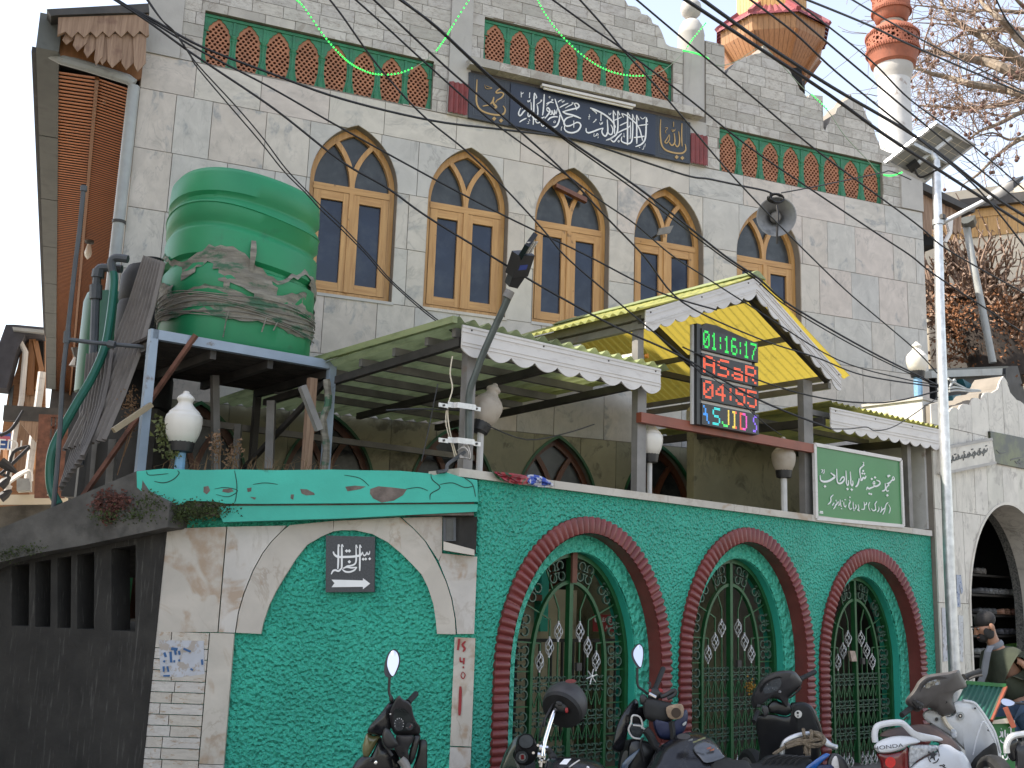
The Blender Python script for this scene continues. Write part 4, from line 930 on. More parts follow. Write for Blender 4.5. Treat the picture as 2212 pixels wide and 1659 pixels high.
sh=lambda pts,dx:[(p[0]+dx,p[1]) for p in pts]
g=.004
tile=lambda pts,d=0.:MB().poly(pts,d,.032).part('marble_slab',S3_,tb)
tile(sh(outL,g)+[t_(Q[7],[(2160,58)])[0]]+list(reversed(arcL[:-1])))
topm=t_(Q[7],[(2165,58)])[0];topm2=t_(Q[8],[(375,35)])[0]
tile([topm,topm2]+[arcR[i] for i in (3,2,1,0)]+[arcL[-1],arcL[-2]],.001)
j=t_(Q[8],[(520,405),(622,340)])
tile([topm2]+sh(outR[:4],-g)+[arcR[5],arcR[4],arcR[3]])
tile(sh(outR[3:],-g)+list(reversed(arcR[5:])))
cl_=t_(Q[7],[(1085,108),(1466,96),(1408,778),(1014,778)]);tile(cl_)
b4=t_(Q[7],[(1474,96),(1856,88)]);tile(sh(list(reversed(outL[:-1])),-g)+[t_(Q[7],[(1416,780)])[0],b4[0],b4[1]])
tr_=t_(Q[8],[(395,38),(655,30),(652,268),(880,290),(860,790),(750,790)]);tile([tr_[0],tr_[1],tr_[2],t_(Q[8],[(630,315)])[0]]+[(p[0]+g,p[1]) for p in reversed(outR[1:3])])
tile([t_(Q[8],[(632,322)])[0],tr_[2],tr_[3],tr_[4],tr_[5]]+[(p[0]+g,p[1]) for p in reversed(outR[4:7])])
for z1,z0 in ((1.24,.50),(.495,.0)):tile(rect(1.118,1.265,z0+g,z1))
tile(rect(-.615,-.445,.33,1.215));tile(rect(-.615,-.445,0,.325))
clad(tb,'marble_brick',S3_,[1.215]+[1.10-.075*i for i in range(16)],-1.01,-.62,(.16,.21),None,[],.006,0.,.03,9,.12)
MB().poly(t_(Q[7],[(1030,830),(1320,835),(1325,1050),(1180,1070),(1040,1070)],-.003),-.003,.001).part('torn_paper',M('torn_paper',(.42,.43,.46),.8,var=.08,sc=9,dirt=(.34,.30,.26),dsc=14,dlo=.5,dhi=.56),tb)
mb=MB();strokes(mb,TB,Q[7],[(14,[(1065,910),(1075,940)]),(14,[(1105,905),(1110,975)]),(12,[(1060,965),(1070,970)]),(12,[(1130,880),(1140,925)]),(18,[(1110,885),(1150,890)]),(12,[(1160,900),(1165,925)]),(10,[(1060,1000),(1062,1035)]),(10,[(1085,1000),(1092,1035)]),(10,[(1060,1062),(1100,1060)]),(10,[(1130,960),(1130,975)]),(10,[(1160,955),(1163,968)]),(12,[(1308,955),(1312,990)]),(10,[(1235,1015),(1250,1025)]),(12,[(1190,885),(1235,905)])],.0011,-.004);mb.part('blue_print',M('blue_ink',(.03,.10,.24),.7),tb,'stuff')
mb=MB();strokes(mb,TB,Q[8],[(14,[(765,822),(755,895)]),(14,[(805,838),(785,860),(800,885),(788,905)]),(10,[(770,940),(772,970),(785,965)]),(12,[(795,945),(792,985)]),(9,[(790,1000),(792,1012)]),(6,[(785,1035),(775,1060),(790,1080),(802,1055),(788,1035)]),(20,[(772,1130),(770,1220),(765,1318)])],.0011,-.002);mb.part('red_number',MT['red'],tb,'stuff')
# turquoise beam
bt=t_(Q[4],[(885,1395),(1060,1378),(1300,1388),(1500,1383),(1800,1388),(2150,1384)],-.13)+t_(Q[5],[(100,1388),(380,1392),(560,1408),(600,1420),(680,1402),(800,1440),(880,1452)],-.13)
bb=t_(Q[5],[(884,1592),(500,1598),(0,1602)],-.13)+t_(Q[4],[(1700,1606),(1460,1604),(1390,1590),(1210,1585),(1180,1610),(1095,1612),(1060,1580),(960,1560),(888,1500)],-.13)
MB().poly(list(reversed(bt))+list(reversed(bb)),-.13,.22).part('beam_face',MT['beamt'],tb)
lo=t_(Q[5],[(882,1606),(400,1608),(0,1614)],-.13)+t_(Q[4],[(1480,1618),(1410,1625),(1405,1650)],-.13)+t_(Q[7],[(1440,64),(1600,58)],-.13)+t_(Q[8],[(0,40),(500,14),(878,-4)],-.13)
MB().poly(list(reversed(lo)),-.105,.22).part('beam_lip',MT['beamt'],tb)
MB().poly([(-1.12,2.02),(1.22,2.10),(1.22,2.32),(-1.12,2.30)],-.09,.22).part('beam_core',MT['beampeel'],tb)
for cr,l in ((Q[5],[(188,1510),(240,1492),(330,1500),(425,1512),(400,1550),(340,1585),(260,1598),(205,1570),(185,1540)]),(Q[5],[(25,1495),(90,1488),(160,1494),(120,1512),(40,1525)]),(Q[4],[(1320,1495),(1350,1490),(1362,1520),(1340,1545),(1318,1530)]),(Q[4],[(1445,1510),(1500,1505),(1515,1525),(1480,1535),(1440,1528)]),(Q[4],[(1945,1510),(1990,1512),(2035,1535),(2040,1548),(1985,1552),(1955,1540)]),(Q[4],[(1600,1505),(1630,1500),(1628,1525),(1605,1530)]),(Q[4],[(1618,1560),(1660,1565),(1650,1580)]),(Q[4],[(1885,1545),(1905,1545),(1900,1580),(1882,1570)])):
    MB().poly(list(reversed(t_(cr,l,-.131))),-.1315,-.12).part('bare_patch',MT['beampeel'],tb)
mb=MB();crk=M('crack',(.015,.06,.045),.9)
strokes(mb,TB,Q[4],[(7,[(1150,1390),(1160,1410),(1120,1450),(1060,1470),(1000,1460)]),(6,[(1520,1390),(1535,1480),(1530,1560),(1520,1600)]),(5,[(1390,1510),(1460,1500),(1540,1520),(1480,1560),(1400,1545)]),(5,[(1640,1480),(1720,1470),(1800,1480)]),(5,[(950,1395),(970,1420),(1090,1410)])],.0011,-.131,.0008)
strokes(mb,TB,Q[5],[(7,[(580,1410),(590,1450),(640,1500),(580,1540),(575,1580)]),(6,[(640,1480),(720,1470),(800,1500),(860,1490)]),(5,[(20,1420),(120,1440),(180,1490)]),(6,[(800,1440),(850,1480),(870,1560)]),(5,[(420,1510),(500,1500),(560,1520)])],.0011,-.131,.0008);mb.part('cracks',crk,tb,'stuff')
# roof slab and mouldy side wall
TBL=Fr(155,590,7.9,-17)
l_=lambda cr,l,d=0:[TB.loc(TBL.w(p[0],d,p[1])) for p in tracepts(TBL,cr,l,d)]
def lp(pts,d0,d1,name,mat,lab=None):
    q=[TBL.hit(*p,d0) for p in pts];f=[TB.loc(TBL.w(a,d0,z)) for a,z in q];bk=[TB.loc(TBL.w(a,d1,z)) for a,z in q];n=len(q)
    return MB().add(f+bk,[tuple(range(n)),tuple(range(2*n-1,n-1,-1))]+[((i+1)%n,i,i+n,(i+1)%n+n) for i in range(n)]).part(name,mat,tb,None,lab)
q_=lambda cr,l:[cr(*p) for p in l]
lp(q_(Q[4],[(890,1392),(880,1510),(700,1560)])[:1]+q_(Q[4],[(600,1515),(310,1640)])+q_(Q[7],[(-150,165),(-150,385),(0,325),(250,265),(540,215),(800,160),(1085,98)])+q_(Q[4],[(1100,1600),(960,1520)]),-.16,2.2,'roof_slab',MT['moldg'])
def side_wall():
    o=[TBL.hit(*p,0) for p in q_(Q[7],[(1075,120),(600,205),(0,330),(-150,360)])]
    o=o+[(o[-1][0],0),(TBL.hit(*Q[7](920,1659),0)[0]+.0,0)]
    ex=[]
    for a,b in ((75,190),(228,330),(372,462),(500,612),(722,880)):
        tp=lambda x:350-(x-75)*.172;bo=lambda x:735+.049*(x-60)
        ex.append([TBL.hit(*Q[7](x,y),0) for x,y in ((a,tp(a)),(b,tp(b)),(b-4,bo(b)),(a,bo(a)))])
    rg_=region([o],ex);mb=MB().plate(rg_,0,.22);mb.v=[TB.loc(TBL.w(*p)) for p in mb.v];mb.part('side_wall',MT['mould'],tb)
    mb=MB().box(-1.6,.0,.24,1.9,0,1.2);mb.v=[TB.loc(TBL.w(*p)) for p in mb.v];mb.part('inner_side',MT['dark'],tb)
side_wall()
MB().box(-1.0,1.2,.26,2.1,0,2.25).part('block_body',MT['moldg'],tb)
# broken niche with a loose concrete lump
q=t_(Q[8],[(664,30),(880,30),(872,270),(662,240)],-.0);MB().poly(list(reversed(q)),-.004,.02).part('niche_back',MT['mould'],tb)
q=t_(Q[8],[(664,192),(862,245),(862,282),(664,248)],-.06)
MB().poly(list(reversed(q)),-.1,.02).solo('concrete_lump',MT['slab3'],'broken concrete lump lying in the niche at the top right of the marble arch','stone',TB,q[0][0],-.05,q[0][1])
q=t_(Q[8],[(668,40),(735,40),(735,185),(668,185)],-.02)
w_=MB().poly(list(reversed(q)),-.02,-.01).part('small_window',MT['glassd'],tb)
MB().band(q,.02,-.03,-.019,True).part('window_frame',MT['dkpipe'],w_)
# direction sign
bk=t_(BK,[(300,295),(1150,300),(1600,345),(1945,330),(1930,2440),(290,2400)],-.02)
bk=[TB.hit(*Q[7](2112,152),-.02),TB.hit(*Q[8](218,160),-.02),TB.hit(*Q[8](214,518),-.02),TB.hit(*Q[7](2110,520),-.02)]
ds=T('direction_sign','small black stone sign with white script and an arrow on the green roughcast panel','sign',TB,bk[3][0],-.02,bk[3][1])
MB().poly(list(reversed(bk)),-.02,.03).part('stone_plate',MT['granite'],ds)
BW=[(58,[(720,590),(720,900),(716,1200),(702,1410)]),(24,[(735,580),(772,660)]),(58,[(835,590),(835,900),(835,1250),(828,1400)]),(24,[(848,580),(892,672)]),(52,[(1305,600),(1312,900),(1310,1140),(1262,1240),(1150,1292),(1000,1315),(900,1390)]),(24,[(1315,600),(1362,712)]),(55,[(1434,600),(1436,900),(1434,1200),(1430,1470)]),(24,[(1445,600),(1490,702)]),
(72,[(552,825),(585,915),(680,990),(800,1008),(1000,1004),(1200,995),(1380,968),(1475,930),(1532,838)]),(45,[(1528,868),(1572,962),(1640,918),(1670,850),(1702,922),(1750,890),(1762,805)]),(60,[(485,1580),(540,1472),(620,1442),(720,1472),(790,1420),(832,1350)]),(50,[(870,1385),(1000,1342),(1150,1365),(1332,1345)]),(55,[(850,1410),(950,1490),(1100,1502),(1250,1442),(1335,1342)]),
(58,[(995,805)]),(58,[(1085,805)]),(58,[(1085,1165)]),(52,[(1545,1080)]),(50,[(1630,1075)]),(50,[(1760,1066)])]
mb=MB();strokes(mb,TB,BK,BW,.00022,-.022,.003);mb.part('white_lettering',MT['white'],ds,'stuff')
ar=[TB.hit(x,y,-.022) for x,y in ((331.6,579.6),(334.5,583.2),(331.6,587.2),(363,586.8),(363,589.2),(370.2,583.6),(363,578.2),(363,580.4))]
MB().poly(list(reversed(ar))[::1],-.025,-.019).part('arrow',MT['white'],ds)
# moss, weeds
def scatter(mb,pts,n,sx,sz,size,r,fr=TB,d=-.13,dd=.05):
    for i in range(n):
        c=r.choice(pts);u,z=fr.hit(*c,d);u+=r.gauss(0,sx);z+=r.gauss(0,sz);dp=d+r.gauss(0,dd);s=size*r.uniform(.5,1.4);a=r.uniform(0,6.3);b2=r.uniform(-1,1)
        ca,sa=math.cos(a)*s,math.sin(a)*s
        mb.add([(u,dp,z),(u+ca,dp+b2*s,z+sa),(u+ca*.5-sa*.6,dp-s*.5,z+sa*.5+ca*.6)],[(0,1,2)])
    return mb
r=random.Random(4)
mp=q_(Q[4],[(970,1600),(1050,1630),(1000,1570),(1150,1640),(1250,1625),(1350,1640),(1420,1650)])+q_(Q[7],[(700,30),(900,20),(1000,40),(1100,40),(1200,30),(1300,20)])
scatter(MB(),mp,2600,.06,.025,.016,r,d=-.12,dd=.04).solo('moss',MT['moss'],'dark green moss and grass tuft under the broken left end of the turquoise beam','moss',TB,-.7,-.1,2.0,kind='stuff',ang=None)
scatter(MB(),q_(Q[7],[(60,270),(150,250),(30,290),(220,240)]),700,.06,.02,.014,r,TBL,-.15,.02).solo('moss',MT['moss'],'thin moss growing along the low left end of the roof slab','moss',TBL,-1.2,-.15,1.8,kind='stuff',ang=None)
scatter(MB(),q_(Q[4],[(700,1560),(760,1590),(640,1600),(820,1600),(720,1640)])+q_(Q[7],[(720,20)]),1100,.035,.035,.02,r,TBL,-.17,.02).solo('dead_grass',M('dead_red_grass',(.10,.04,.03),1.,var=.5,sc=20),'reddish dead grass hanging over the corner of the roof slab','grass',TBL,-.3,-.17,2.1,kind='stuff',ang=None)
def weed(label,stems,leafpts,mat,fr,d,n,size,seed,name='dry_weed'):
    r=random.Random(seed);p0=fr.hit(*stems[0][0],d);t=T(name,label,'plant',fr,p0[0],d,p0[1])
    for s in stems:
        q=[fr.hit(*p,d) for p in s];MB().tube(smooth([(a,d+.01*i,z) for i,(a,z) in enumerate(q)],3),.004,4).part('stem',mat,t)
    mb=scatter(MB(),leafpts,n,.02,.03,size,r,fr,d,.03);mb.part('leaves',mat,t,'stuff',ang=None)
weed('dry brown flower head on a thin stem right of the white globe lamp',[q_(Q[4],[(1420,1380),(1410,1280),(1380,1200)]),q_(Q[4],[(1420,1330),(1430,1220),(1415,1170)])],q_(Q[4],[(1380,1195),(1400,1230),(1415,1180),(1420,1270),(1400,1290)]),MT['weed'],TB,.1,120,.02,1)
weed('curled dry weed beside the black pipe under the tank stand',[q_(Q[4],[(1500,1380),(1520,1290),(1545,1210)])],q_(Q[4],[(1500,1270),(1540,1220),(1520,1320),(1480,1340),(1550,1260)]),MT['weed'],TB,.15,130,.02,2)
weed('tall dry seed weed behind the left leg of the tank stand',[q_(Q[4],[(760,1420),(830,1150),(850,860)]),q_(Q[4],[(800,1300),(870,1050),(820,900)])],q_(Q[4],[(850,870),(830,920),(870,940),(840,980),(810,960),(880,1000),(820,1040),(860,1060),(840,1120)]),MT['weed'],TB,.5,260,.016,3)
weed('olive green leafy creeper at the left of the white globe lamp',[q_(Q[4],[(1150,1290),(1090,1200),(1040,1080)])],q_(Q[4],[(1040,1090),(1030,1140),(1060,1180),(1050,1230),(1090,1280),(1130,1290),(1120,1260),(1060,1110)]),MT['leaf'],TB,.05,150,.032,4,'creeper')
mb=MB();gp_=[]
for i in range(60):
    x=r.uniform(1000,2150);u,z=TB.hit(*Q[4](x,1390),.1);L=r.uniform(.03,.13);mb.tube([(u,.1,z-.02),(u+r.gauss(0,.02),.1,z+L*.6),(u+r.gauss(0,.05),.08,z+L)],[.003,.002,.0008],3)
mb.solo('dry_grass',MT['weed'],'thin dry grass blades along the top of the turquoise beam','grass',TB,0,.1,2.38,kind='stuff')
q=TB.hit(*Q[4](1178,1215),.08)
lamp('big clean white globe lamp on a blue post in front of the tank stand',TB,q[0],.08,q[1],.395,MT['opal'],MT['bluepost'],2.3,.038)
# ---------------------------------------------------------------- tank stand and tanks
ST=Fr(150.4,590,8.3,38)
st=T('tank_stand','blue grey angle iron stand with a dark plank deck carrying the big green tank','stand',ST,.6,.7,2.35)
BS=MT['bluesteel']
MB().box(-.18,1.36,-.03,.03,3.40,3.475).part('front_rail',BS,st)
for u0,u1,d0,z0,m_ in ((-.2,-.135,-.03,2.2,BS),(1.365,1.43,-.03,2.2,BS),(-.2,-.14,1.4,2.2,MT['steeld']),(1.36,1.42,1.4,2.2,MT['steeld'])):
    MB().box(u0,u1,d0,d0+.06,z0,3.475).part('leg',m_,st)
for u in (-.17,.32,.82,1.36):MB().box(u,u+.05,.04,1.45,3.33,3.40).part('joist',MT['steeld'],st)
for i in range(10):MB().box(-.2,1.44,.035+i*.145,.17+i*.145,3.402,3.425).part('deck_plank',MT['stump'],st)
MB().box(1.19,1.26,-.02,.04,2.2,3.3).part('timber_prop',MT['greyw'],st)
MB().bar((1.38,.05,3.3),(1.15,1.3,2.5),.04).part('brace',MT['steeld'],st)
MB().tube(smooth([(1.33,-.045,3.3),(1.36,-.05,3.1),(1.32,-.05,2.95),(1.37,-.05,2.7),(1.35,-.05,2.4)],4),[.03,.035]*8+[.02],6).part('rag',MT['wrap'],st)
q=[ST.hit(*p,-.06) for p in q_(Q[4],[(1270,512),(1055,880)])];e=[ST.hit(*p,.4) for p in q_(Q[4],[(1055,880),(560,1560)])]
pr=T('steel_prop','long rusty steel angle leaning across the front of the tank stand','bar',ST,q[0][0],-.06,q[0][1])
MB().bar((q[0][0],-.06,q[0][1]),(e[1][0],.5,e[1][1]),.045,.03).part('angle',MT['rust'],pr)
q=[ST.hit(*p,-.1) for p in q_(Q[4],[(735,1130),(990,960)])]
MB().bar((q[0][0],-.1,q[0][1]),(q[1][0],-.07,q[1][1]),.04).solo('bamboo_stick',M('bamboo',(.30,.24,.15),.7),'short pale stick tied to the rusty angle at the left leg of the stand','stick',ST,q[0][0],-.1,q[0][1])
tc=ST.loc(at(241,268,9.4));TR_=.70;TZ=3.478
zt=at(246,170,8.75)[2];TH=zt-TZ
def tankmesh(prof,cu,cd,z0,n=56,sq=.05,wavy=.035,ph=.6):
    rings=[]
    for r_,h_,wv in prof:
        R=[]
        for k in range(n):
            a=2*math.pi*k/n;rr=.955*r_*(1+sq*.5*(math.cos(4*a+.5)*-1)*.35)
            R.append((cu+rr*math.cos(a),cd+rr*math.sin(a),z0+h_+wv*wavy*math.sin(2*a+ph)))
        rings.append(R)
    return MB().loft(rings)
Hn=TH
prof=[(.60,0,0),(.672,.02,0),(.69,.06,0),(.695,.2*Hn,.3),(.70,.215*Hn,1),(.665,.235*Hn,1),(.665,.25*Hn,1),(.70,.27*Hn,1),(.70,.44*Hn,1),(.66,.46*Hn,1.3),(.66,.475*Hn,1.3),(.70,.495*Hn,1.3),(.70,.63*Hn,1.5),(.695,.64*Hn,1.6),(.665,.66*Hn,1.6),(.665,.68*Hn,1.6),(.70,.70*Hn,1.6),(.702,.77*Hn,1.8),(.712,.775*Hn,1.8),(.70,.785*Hn,1.8),(.70,.79*Hn,1.6),(.665,.815*Hn,1.2),(.665,.835*Hn,1.2),(.70,.855*Hn,1.1),(.69,.97*Hn,1.0),(.655,1.0*Hn,1.),(.55,1.012*Hn,.8),(.3,1.02*Hn,.3),(.22,1.02*Hn,0)]
tk=T('water_tank','big green plastic water tank wrapped in torn grey sheeting on the blue steel stand','tank',ST,tc[0],tc[1],TZ)
tankmesh(prof,tc[0],tc[1],TZ).part('tank_body',MT['tank'],tk,ang=50)
# torn wrapping around the lower half
n=84;rings=[];r=random.Random(6)
top=[];bot=[]
for k in range(n):
    a=2*math.pi*k/n
    top.append((.50+.035*math.sin(2*a+1)+.05*math.sin(5*a)+r.uniform(-.02,.02))*Hn);bot.append((.155+.02*math.sin(2*a+.6)+.012*math.sin(7*a)+r.uniform(-.006,.006))*Hn)
for j in range(13):
    R=[]
    for k in range(n):
        a=2*math.pi*k/n;t=j/12;rr=.676+.010*math.sin(j*2.1+3*math.sin(2*a))+r.uniform(-.004,.004)
        R.append((tc[0]+rr*math.cos(a),tc[1]+rr*math.sin(a),TZ+bot[k]+(top[k]-bot[k])*t))
    rings.append(R)
vs=[p for R in rings for p in R];fs=[];rr_=random.Random(3)
def hole(k,j):
    a=2*math.pi*k/n
    return (4<j<11) and (math.sin(3*a+j*.55)+math.sin(7*a-j*.9)*.6>.15)
for j in range(12):
    for k in range(n):
        if not hole(k,j):fs.append((j*n+k,j*n+(k+1)%n,(j+1)*n+(k+1)%n,(j+1)*n+k))
MB().add(vs,fs).part('torn_wrap',MT['wrap'],tk,ang=60)
cdir=Vector((FW_[0],0,0));camloc=ST.loc((0,0,0));an=math.atan2(camloc[1]-tc[1],camloc[0]-tc[0])
def onT(da,h,dr=.725):
    dr*=.955
    return (tc[0]+dr*math.cos(an+da),tc[1]+dr*math.sin(an+da),TZ+h*Hn)
MB().loft([[onT(.12-w_,.60-.26*t,.715+.03*math.sin(t*5)) for w_ in (-.045*(1-abs(t-.25)),-.01,.03*(1-abs(t-.25)))] for t in [i/8 for i in range(9)]],False,False).part('hanging_scrap',MT['wrap'],tk)
for i,(a0,h0,h1) in enumerate(((-.1,.19,.05),(.35,.18,.10),(.5,.17,.12))):MB().tube([onT(a0,h0,.73),onT(a0-.02,h0*.6+h1*.4,.735),onT(a0-.04,h1,.72)],.006,4).part('loose_thread',MT['wrap'],tk)
mb=MB()
for i in range(7):
    h=.165+.02*i;mb.tube([onT(-1.5+3*t/24,h+.012*math.sin(t*.5+i)+.02*math.sin(2*(an-1.5+3*t/24)+.6),.722) for t in range(25)],.005,4)
mb.part('binding_cords',MT['wrap'],tk,'stuff')
# black tank and small green tank behind
e=at(150,300,9.75);t=T('water_tank','black plastic water tank behind the leaning corrugated iron','tank',WORLD,e[0],e[1],2.9)
prof2=[(.4,0),(.45,.03),(.45,.3),(.43,.33),(.45,.36),(.45,.62),(.43,.65),(.45,.68),(.45,.98),(.43,1.01),(.45,1.04),(.44,1.25),(.36,1.35),(.16,1.40),(.15,1.45),(0,1.46)]
zt=at(128,246,9.4)[2]
MB().lathe([(r_*.62,h_) for r_,h_ in prof2],(e[0],e[1],zt-1.46),32).part('tank_body',MT['blackt'],t)
MB().box(e[0]-.25,e[0]+.25,e[1]-.25,e[1]+.25,2.3,zt-1.46).part('plinth',MT['steeld'],t)
e=at(111,310,10.2);t=T('water_tank','small bottle green plastic tank behind the green hose','tank',WORLD,e[0],e[1],3.2)
z1=at(110,287,10.)[2];MB().lathe([(.2,0),(.25,.03),(.255,.25),(.255,.9),(.23,.99),(.1,1.03),(0,1.03)],(e[0],e[1],z1-1.03),28).part('tank_body',M('bottle_green',(.02,.10,.05),.4),t)
MB().box(e[0]-.2,e[0]+.2,e[1]-.2,e[1]+.2,2.3,z1-1.03).part('plinth',MT['steeld'],t)
# leaning corrugated iron
def leansheet(label,TL,TRc,BR,BL,ribs,amp=.018):
    P4=[Vector(at(*p)) for p in (TL,TRc,BR,BL)];nrm=(P4[1]-P4[0]).cross(P4[3]-P4[0]).normalized();m=ribs*6;vs=[];fs=[]
    for i in range(m+1):
        t=i/m;o=nrm*amp*math.sin(2*math.pi*ribs*t)
        for s in (0,.25,.5,.75,1):
            a=P4[0].lerp(P4[3],s);b2=P4[1].lerp(P4[2],s);vs.append(a.lerp(b2,t)+o+nrm*.05*math.sin(math.pi*s))
    for i in range(m):
        for s in range(4):fs.append((i*5+s,i*5+s+1,i*5+6+s,i*5+5+s))
    c=P4[3];MB().add(vs,fs).solo('corrugated_sheet',MT['zinc'],label,'metal sheet',WORLD,c[0],c[1],c[2],'leaning corrugated iron sheets')
a=lambda x,y,Y:(*Q[4](x,y),Y)
leansheet('long corrugated iron sheet leaning up to the left side of the green tank',a(935,0,8.75),a(1068,40,8.45),a(690,1190,8.3),a(400,1260,8.75),8,.03)
leansheet('lower curled corrugated iron sheet overlapping the longer leaning one',a(560,640,8.85),a(735,610,8.6),a(545,1290,8.3),a(385,1520,8.6),8,.028)
# pipes and hose
def pipe(name,label,cat,mat,pts,r,n=8,k=4,couplings=()):
    w_=[at(*p) for p in pts];t=T(name,label,cat,WORLD,*w_[-1]);MB().tube(smooth(w_,k) if k else w_,r,n).part('run',mat,t)
    for c in couplings:
        p=Vector(at(*c[0]));q=Vector(at(*c[1]));MB().tube([p,q],r*1.45,8).part('coupling',mat,t)
    return t
A4=lambda x,y,Y=8.2:(*Q[4](x,y),Y)
A1_=lambda x,y,Y=8.2:(*Q[1](x,y),Y)
pp=pipe('water_pipe','thin grey upright capped pipe with a side branch left of the tank stand','pipe',MT['dkpipe'],[A1_(542,1215),A1_(515,1500),A4(490,30),A4(440,480),A4(405,800),A4(390,1100),A4(368,1400),A4(345,1640),A4(335,1720)],.018,8,2,((A4(437,490),A4(430,565)),(A1_(543,1205),A1_(541,1240))))
MB().tube([at(*A4(440,540)),at(*A4(590,560)),at(*A4(940,590,8.35))],.017,8).part('branch',MT['dkpipe'],pp)
MB().tube([at(*A4(700,568)),at(*A4(745,577))],.03,6).part('union_nut',MT['dkpipe'],pp)
pipe('water_pipe','upper dark pipe bending from the black tank into the green hose','pipe',MT['dkpipe'],[A4(830,20,8.9),A4(760,12,8.9),A4(728,25,8.9),A4(722,60,8.9),A4(735,120,8.9)],.035,8,3)
pipe('water_pipe','dark standpipe running down from the black tank behind the hose','pipe',MT['dkpipe'],[A4(790,85,9),A4(665,75,9),A4(635,100,9),A4(625,190,9),A4(618,300,9),A4(600,700,8.9),A4(545,1000,8.8),A4(515,1360,8.7)],.036,8,3,((A4(640,90,9),A4(632,140,9)),(A4(622,190,9),A4(620,280,9))))
pipe('hose','thick green hose sagging from the tank pipes to the roof edge','hose',MT['hose'],[A4(735,110,8.85),A4(738,200,8.8),A4(715,400,8.7),A4(680,590,8.6),A4(600,780,8.5),A4(500,950,8.4),A4(405,1120,8.35),A4(340,1260,8.3),A4(322,1400,8.3),A4(335,1520,8.3),A4(380,1610,8.3)],.034,10,4)
# clutter behind the left leg
for i,(x0,y0,x1,y1,w_,Y,lb) in enumerate(((735,1190,710,1500,.06,9.2,'grey post under the deck behind the left leg'),(625,1180,600,1500,.05,9.6,'slim grey post nearest the hose foot'),(1760,940,1745,1380,.07,9.5,'grey post under the right half of the tank deck'),(1545,1090,1530,1380,.06,9.8,'bluish post in the dark under the tank deck'))):
    p=at(*Q[4](x0,y0),Y);q=at(*Q[4](x1,y1),Y);MB().bar(p,q,w_).solo('prop_post',MT['steel'],lb,'post',WORLD,q[0],q[1],q[2],'props under the tank deck')
# ---------------------------------------------------------------- wooden eave on the left of the mosque
ev=T('wooden_eave','long timber lined eave with zigzag fringe boards running back along the mosque side','eave',FAC,UL-.5,2,6.6)
o0=FAC.hit(*Q[1](368,430),.3);m0=FAC.hit(*Q[1](630,500),.3);i0=FAC.hit(*Q[1](850,560),.3)
DE=22.;
def strip(a,b2,name,nb,sk):
    mb=MB();L=(DE-.3)/nb
    for i in range(nb):
        d0=.3+L*i;mb.add([(a[0],d0+sk,a[1]),(b2[0],d0,b2[1]),(b2[0],d0+L*.9,b2[1]+.012),(a[0],d0+L*.9+sk,a[1]+.012)],[(0,1,2,3)])
        mb.add([(a[0],d0+L*.9+sk,a[1]+.028),(b2[0],d0+L*.9,b2[1]+.028),(b2[0],d0+L,b2[1]+.028),(a[0],d0+L+sk,a[1]+.028)],[(0,1,2,3)])
    return mb.part(name,MT['orangew'],ev,'stuff',ang=None)
strip(o0,m0,'soffit_boards',230,.12);strip((m0[0],m0[1]-.01),(UL+.02,i0[1]-.05),'soffit_boards',260,0)
MB().bar((m0[0],.3,m0[1]-.015),(m0[0],DE,m0[1]-.015),.04).part('cover_batten',MT['towerd'],ev)
MB().box(o0[0]-.1,UL,DE,DE+.1,2,7).box(o0[0]-.25,UL+.1,.2,DE,o0[1]+.06,o0[1]+.12).part('roof_edge',MT['steeld'],ev)
g0=FAC.hit(*Q[1](262,110),.0);g1=FAC.hit(*Q[1](362,150),.0)
n=9
for i in range(n):
    d0,d1=-.1+i*2.4,-.1+(i+1)*2.4-.03;MB().box(g0[0],o0[0]+.02,d0,d1,o0[1]-.02,g0[1]-.0).part('gutter_length',MT['gutter'],ev)
v=lambda l,d=-.25:tracepts(FAC,Q[1],l,d)
MB().poly(list(reversed(v([(303,74),(700,52),(960,36),(966,95),(700,100),(378,112),(330,118)]))),-.3,.3).part('roof_edge',MT['steeld'],ev)
zz=[(378,118),(960,98),(965,232),(945,240)]+[(x,y) for i in range(7) for x,y in ((905-i*80,205+i*1),(865-i*80,245+i*1))][:13]+[(372,232)]
MB().poly(list(reversed(v(zz))),-.27,-.22).part('zigzag_board',MT['greyw'],ev)
MB().poly(list(reversed(v([(372,230),(945,240),(930,505),(840,520),(560,430),(400,388),(374,300)],-.0))),-.0,.05).part('verge_panel',MT['towerd'],ev)
for i,(x0,x1,y0,y1,yt) in enumerate(((398,492,220,292,262),(466,566,222,336,295),(536,622,228,378,335),(604,668,212,425,385),(636,716,225,424,378),(690,792,225,442,400),(782,880,225,456,412),(862,948,225,468,425))):
    s_=26 if i<4 else 0
    MB().poly(list(reversed(v([(x0+s_,y0),(x1+s_*.4,y0),(x1-4,yt-14),((x0+x1)/2-14,y1),(x0+6,yt)],-.21-.02*(i%2)))),-.225-.02*(i%2),-.205-.02*(i%2)).part('fringe_board',MT['greyw'],ev)
dp=T('downpipe','pale grey gutter downpipe bending under the eave to the left corner of the mosque','pipe',FAC,UL-.1,-.1,2)
def fp(x,y,d):
    u,z=FAC.hit(*Q[1](x,y),d);return (u,d,z)
MB().tube([fp(305,235,.1),fp(300,300,.1),fp(320,345,.1),fp(400,385,.05),fp(560,430,.0),fp(830,515,-.05),fp(868,545,-.05)],.055,10).part('offset_bend',MT['lgrey'],dp)
lw=fp(868,560,-.05);b0=fp(745,1640,-.05)
MB().tube([lw,(lw[0]-.005,-.05,5.),(lw[0]-.01,-.05,2.)],.06,12).part('stack',MT['lgrey'],dp)
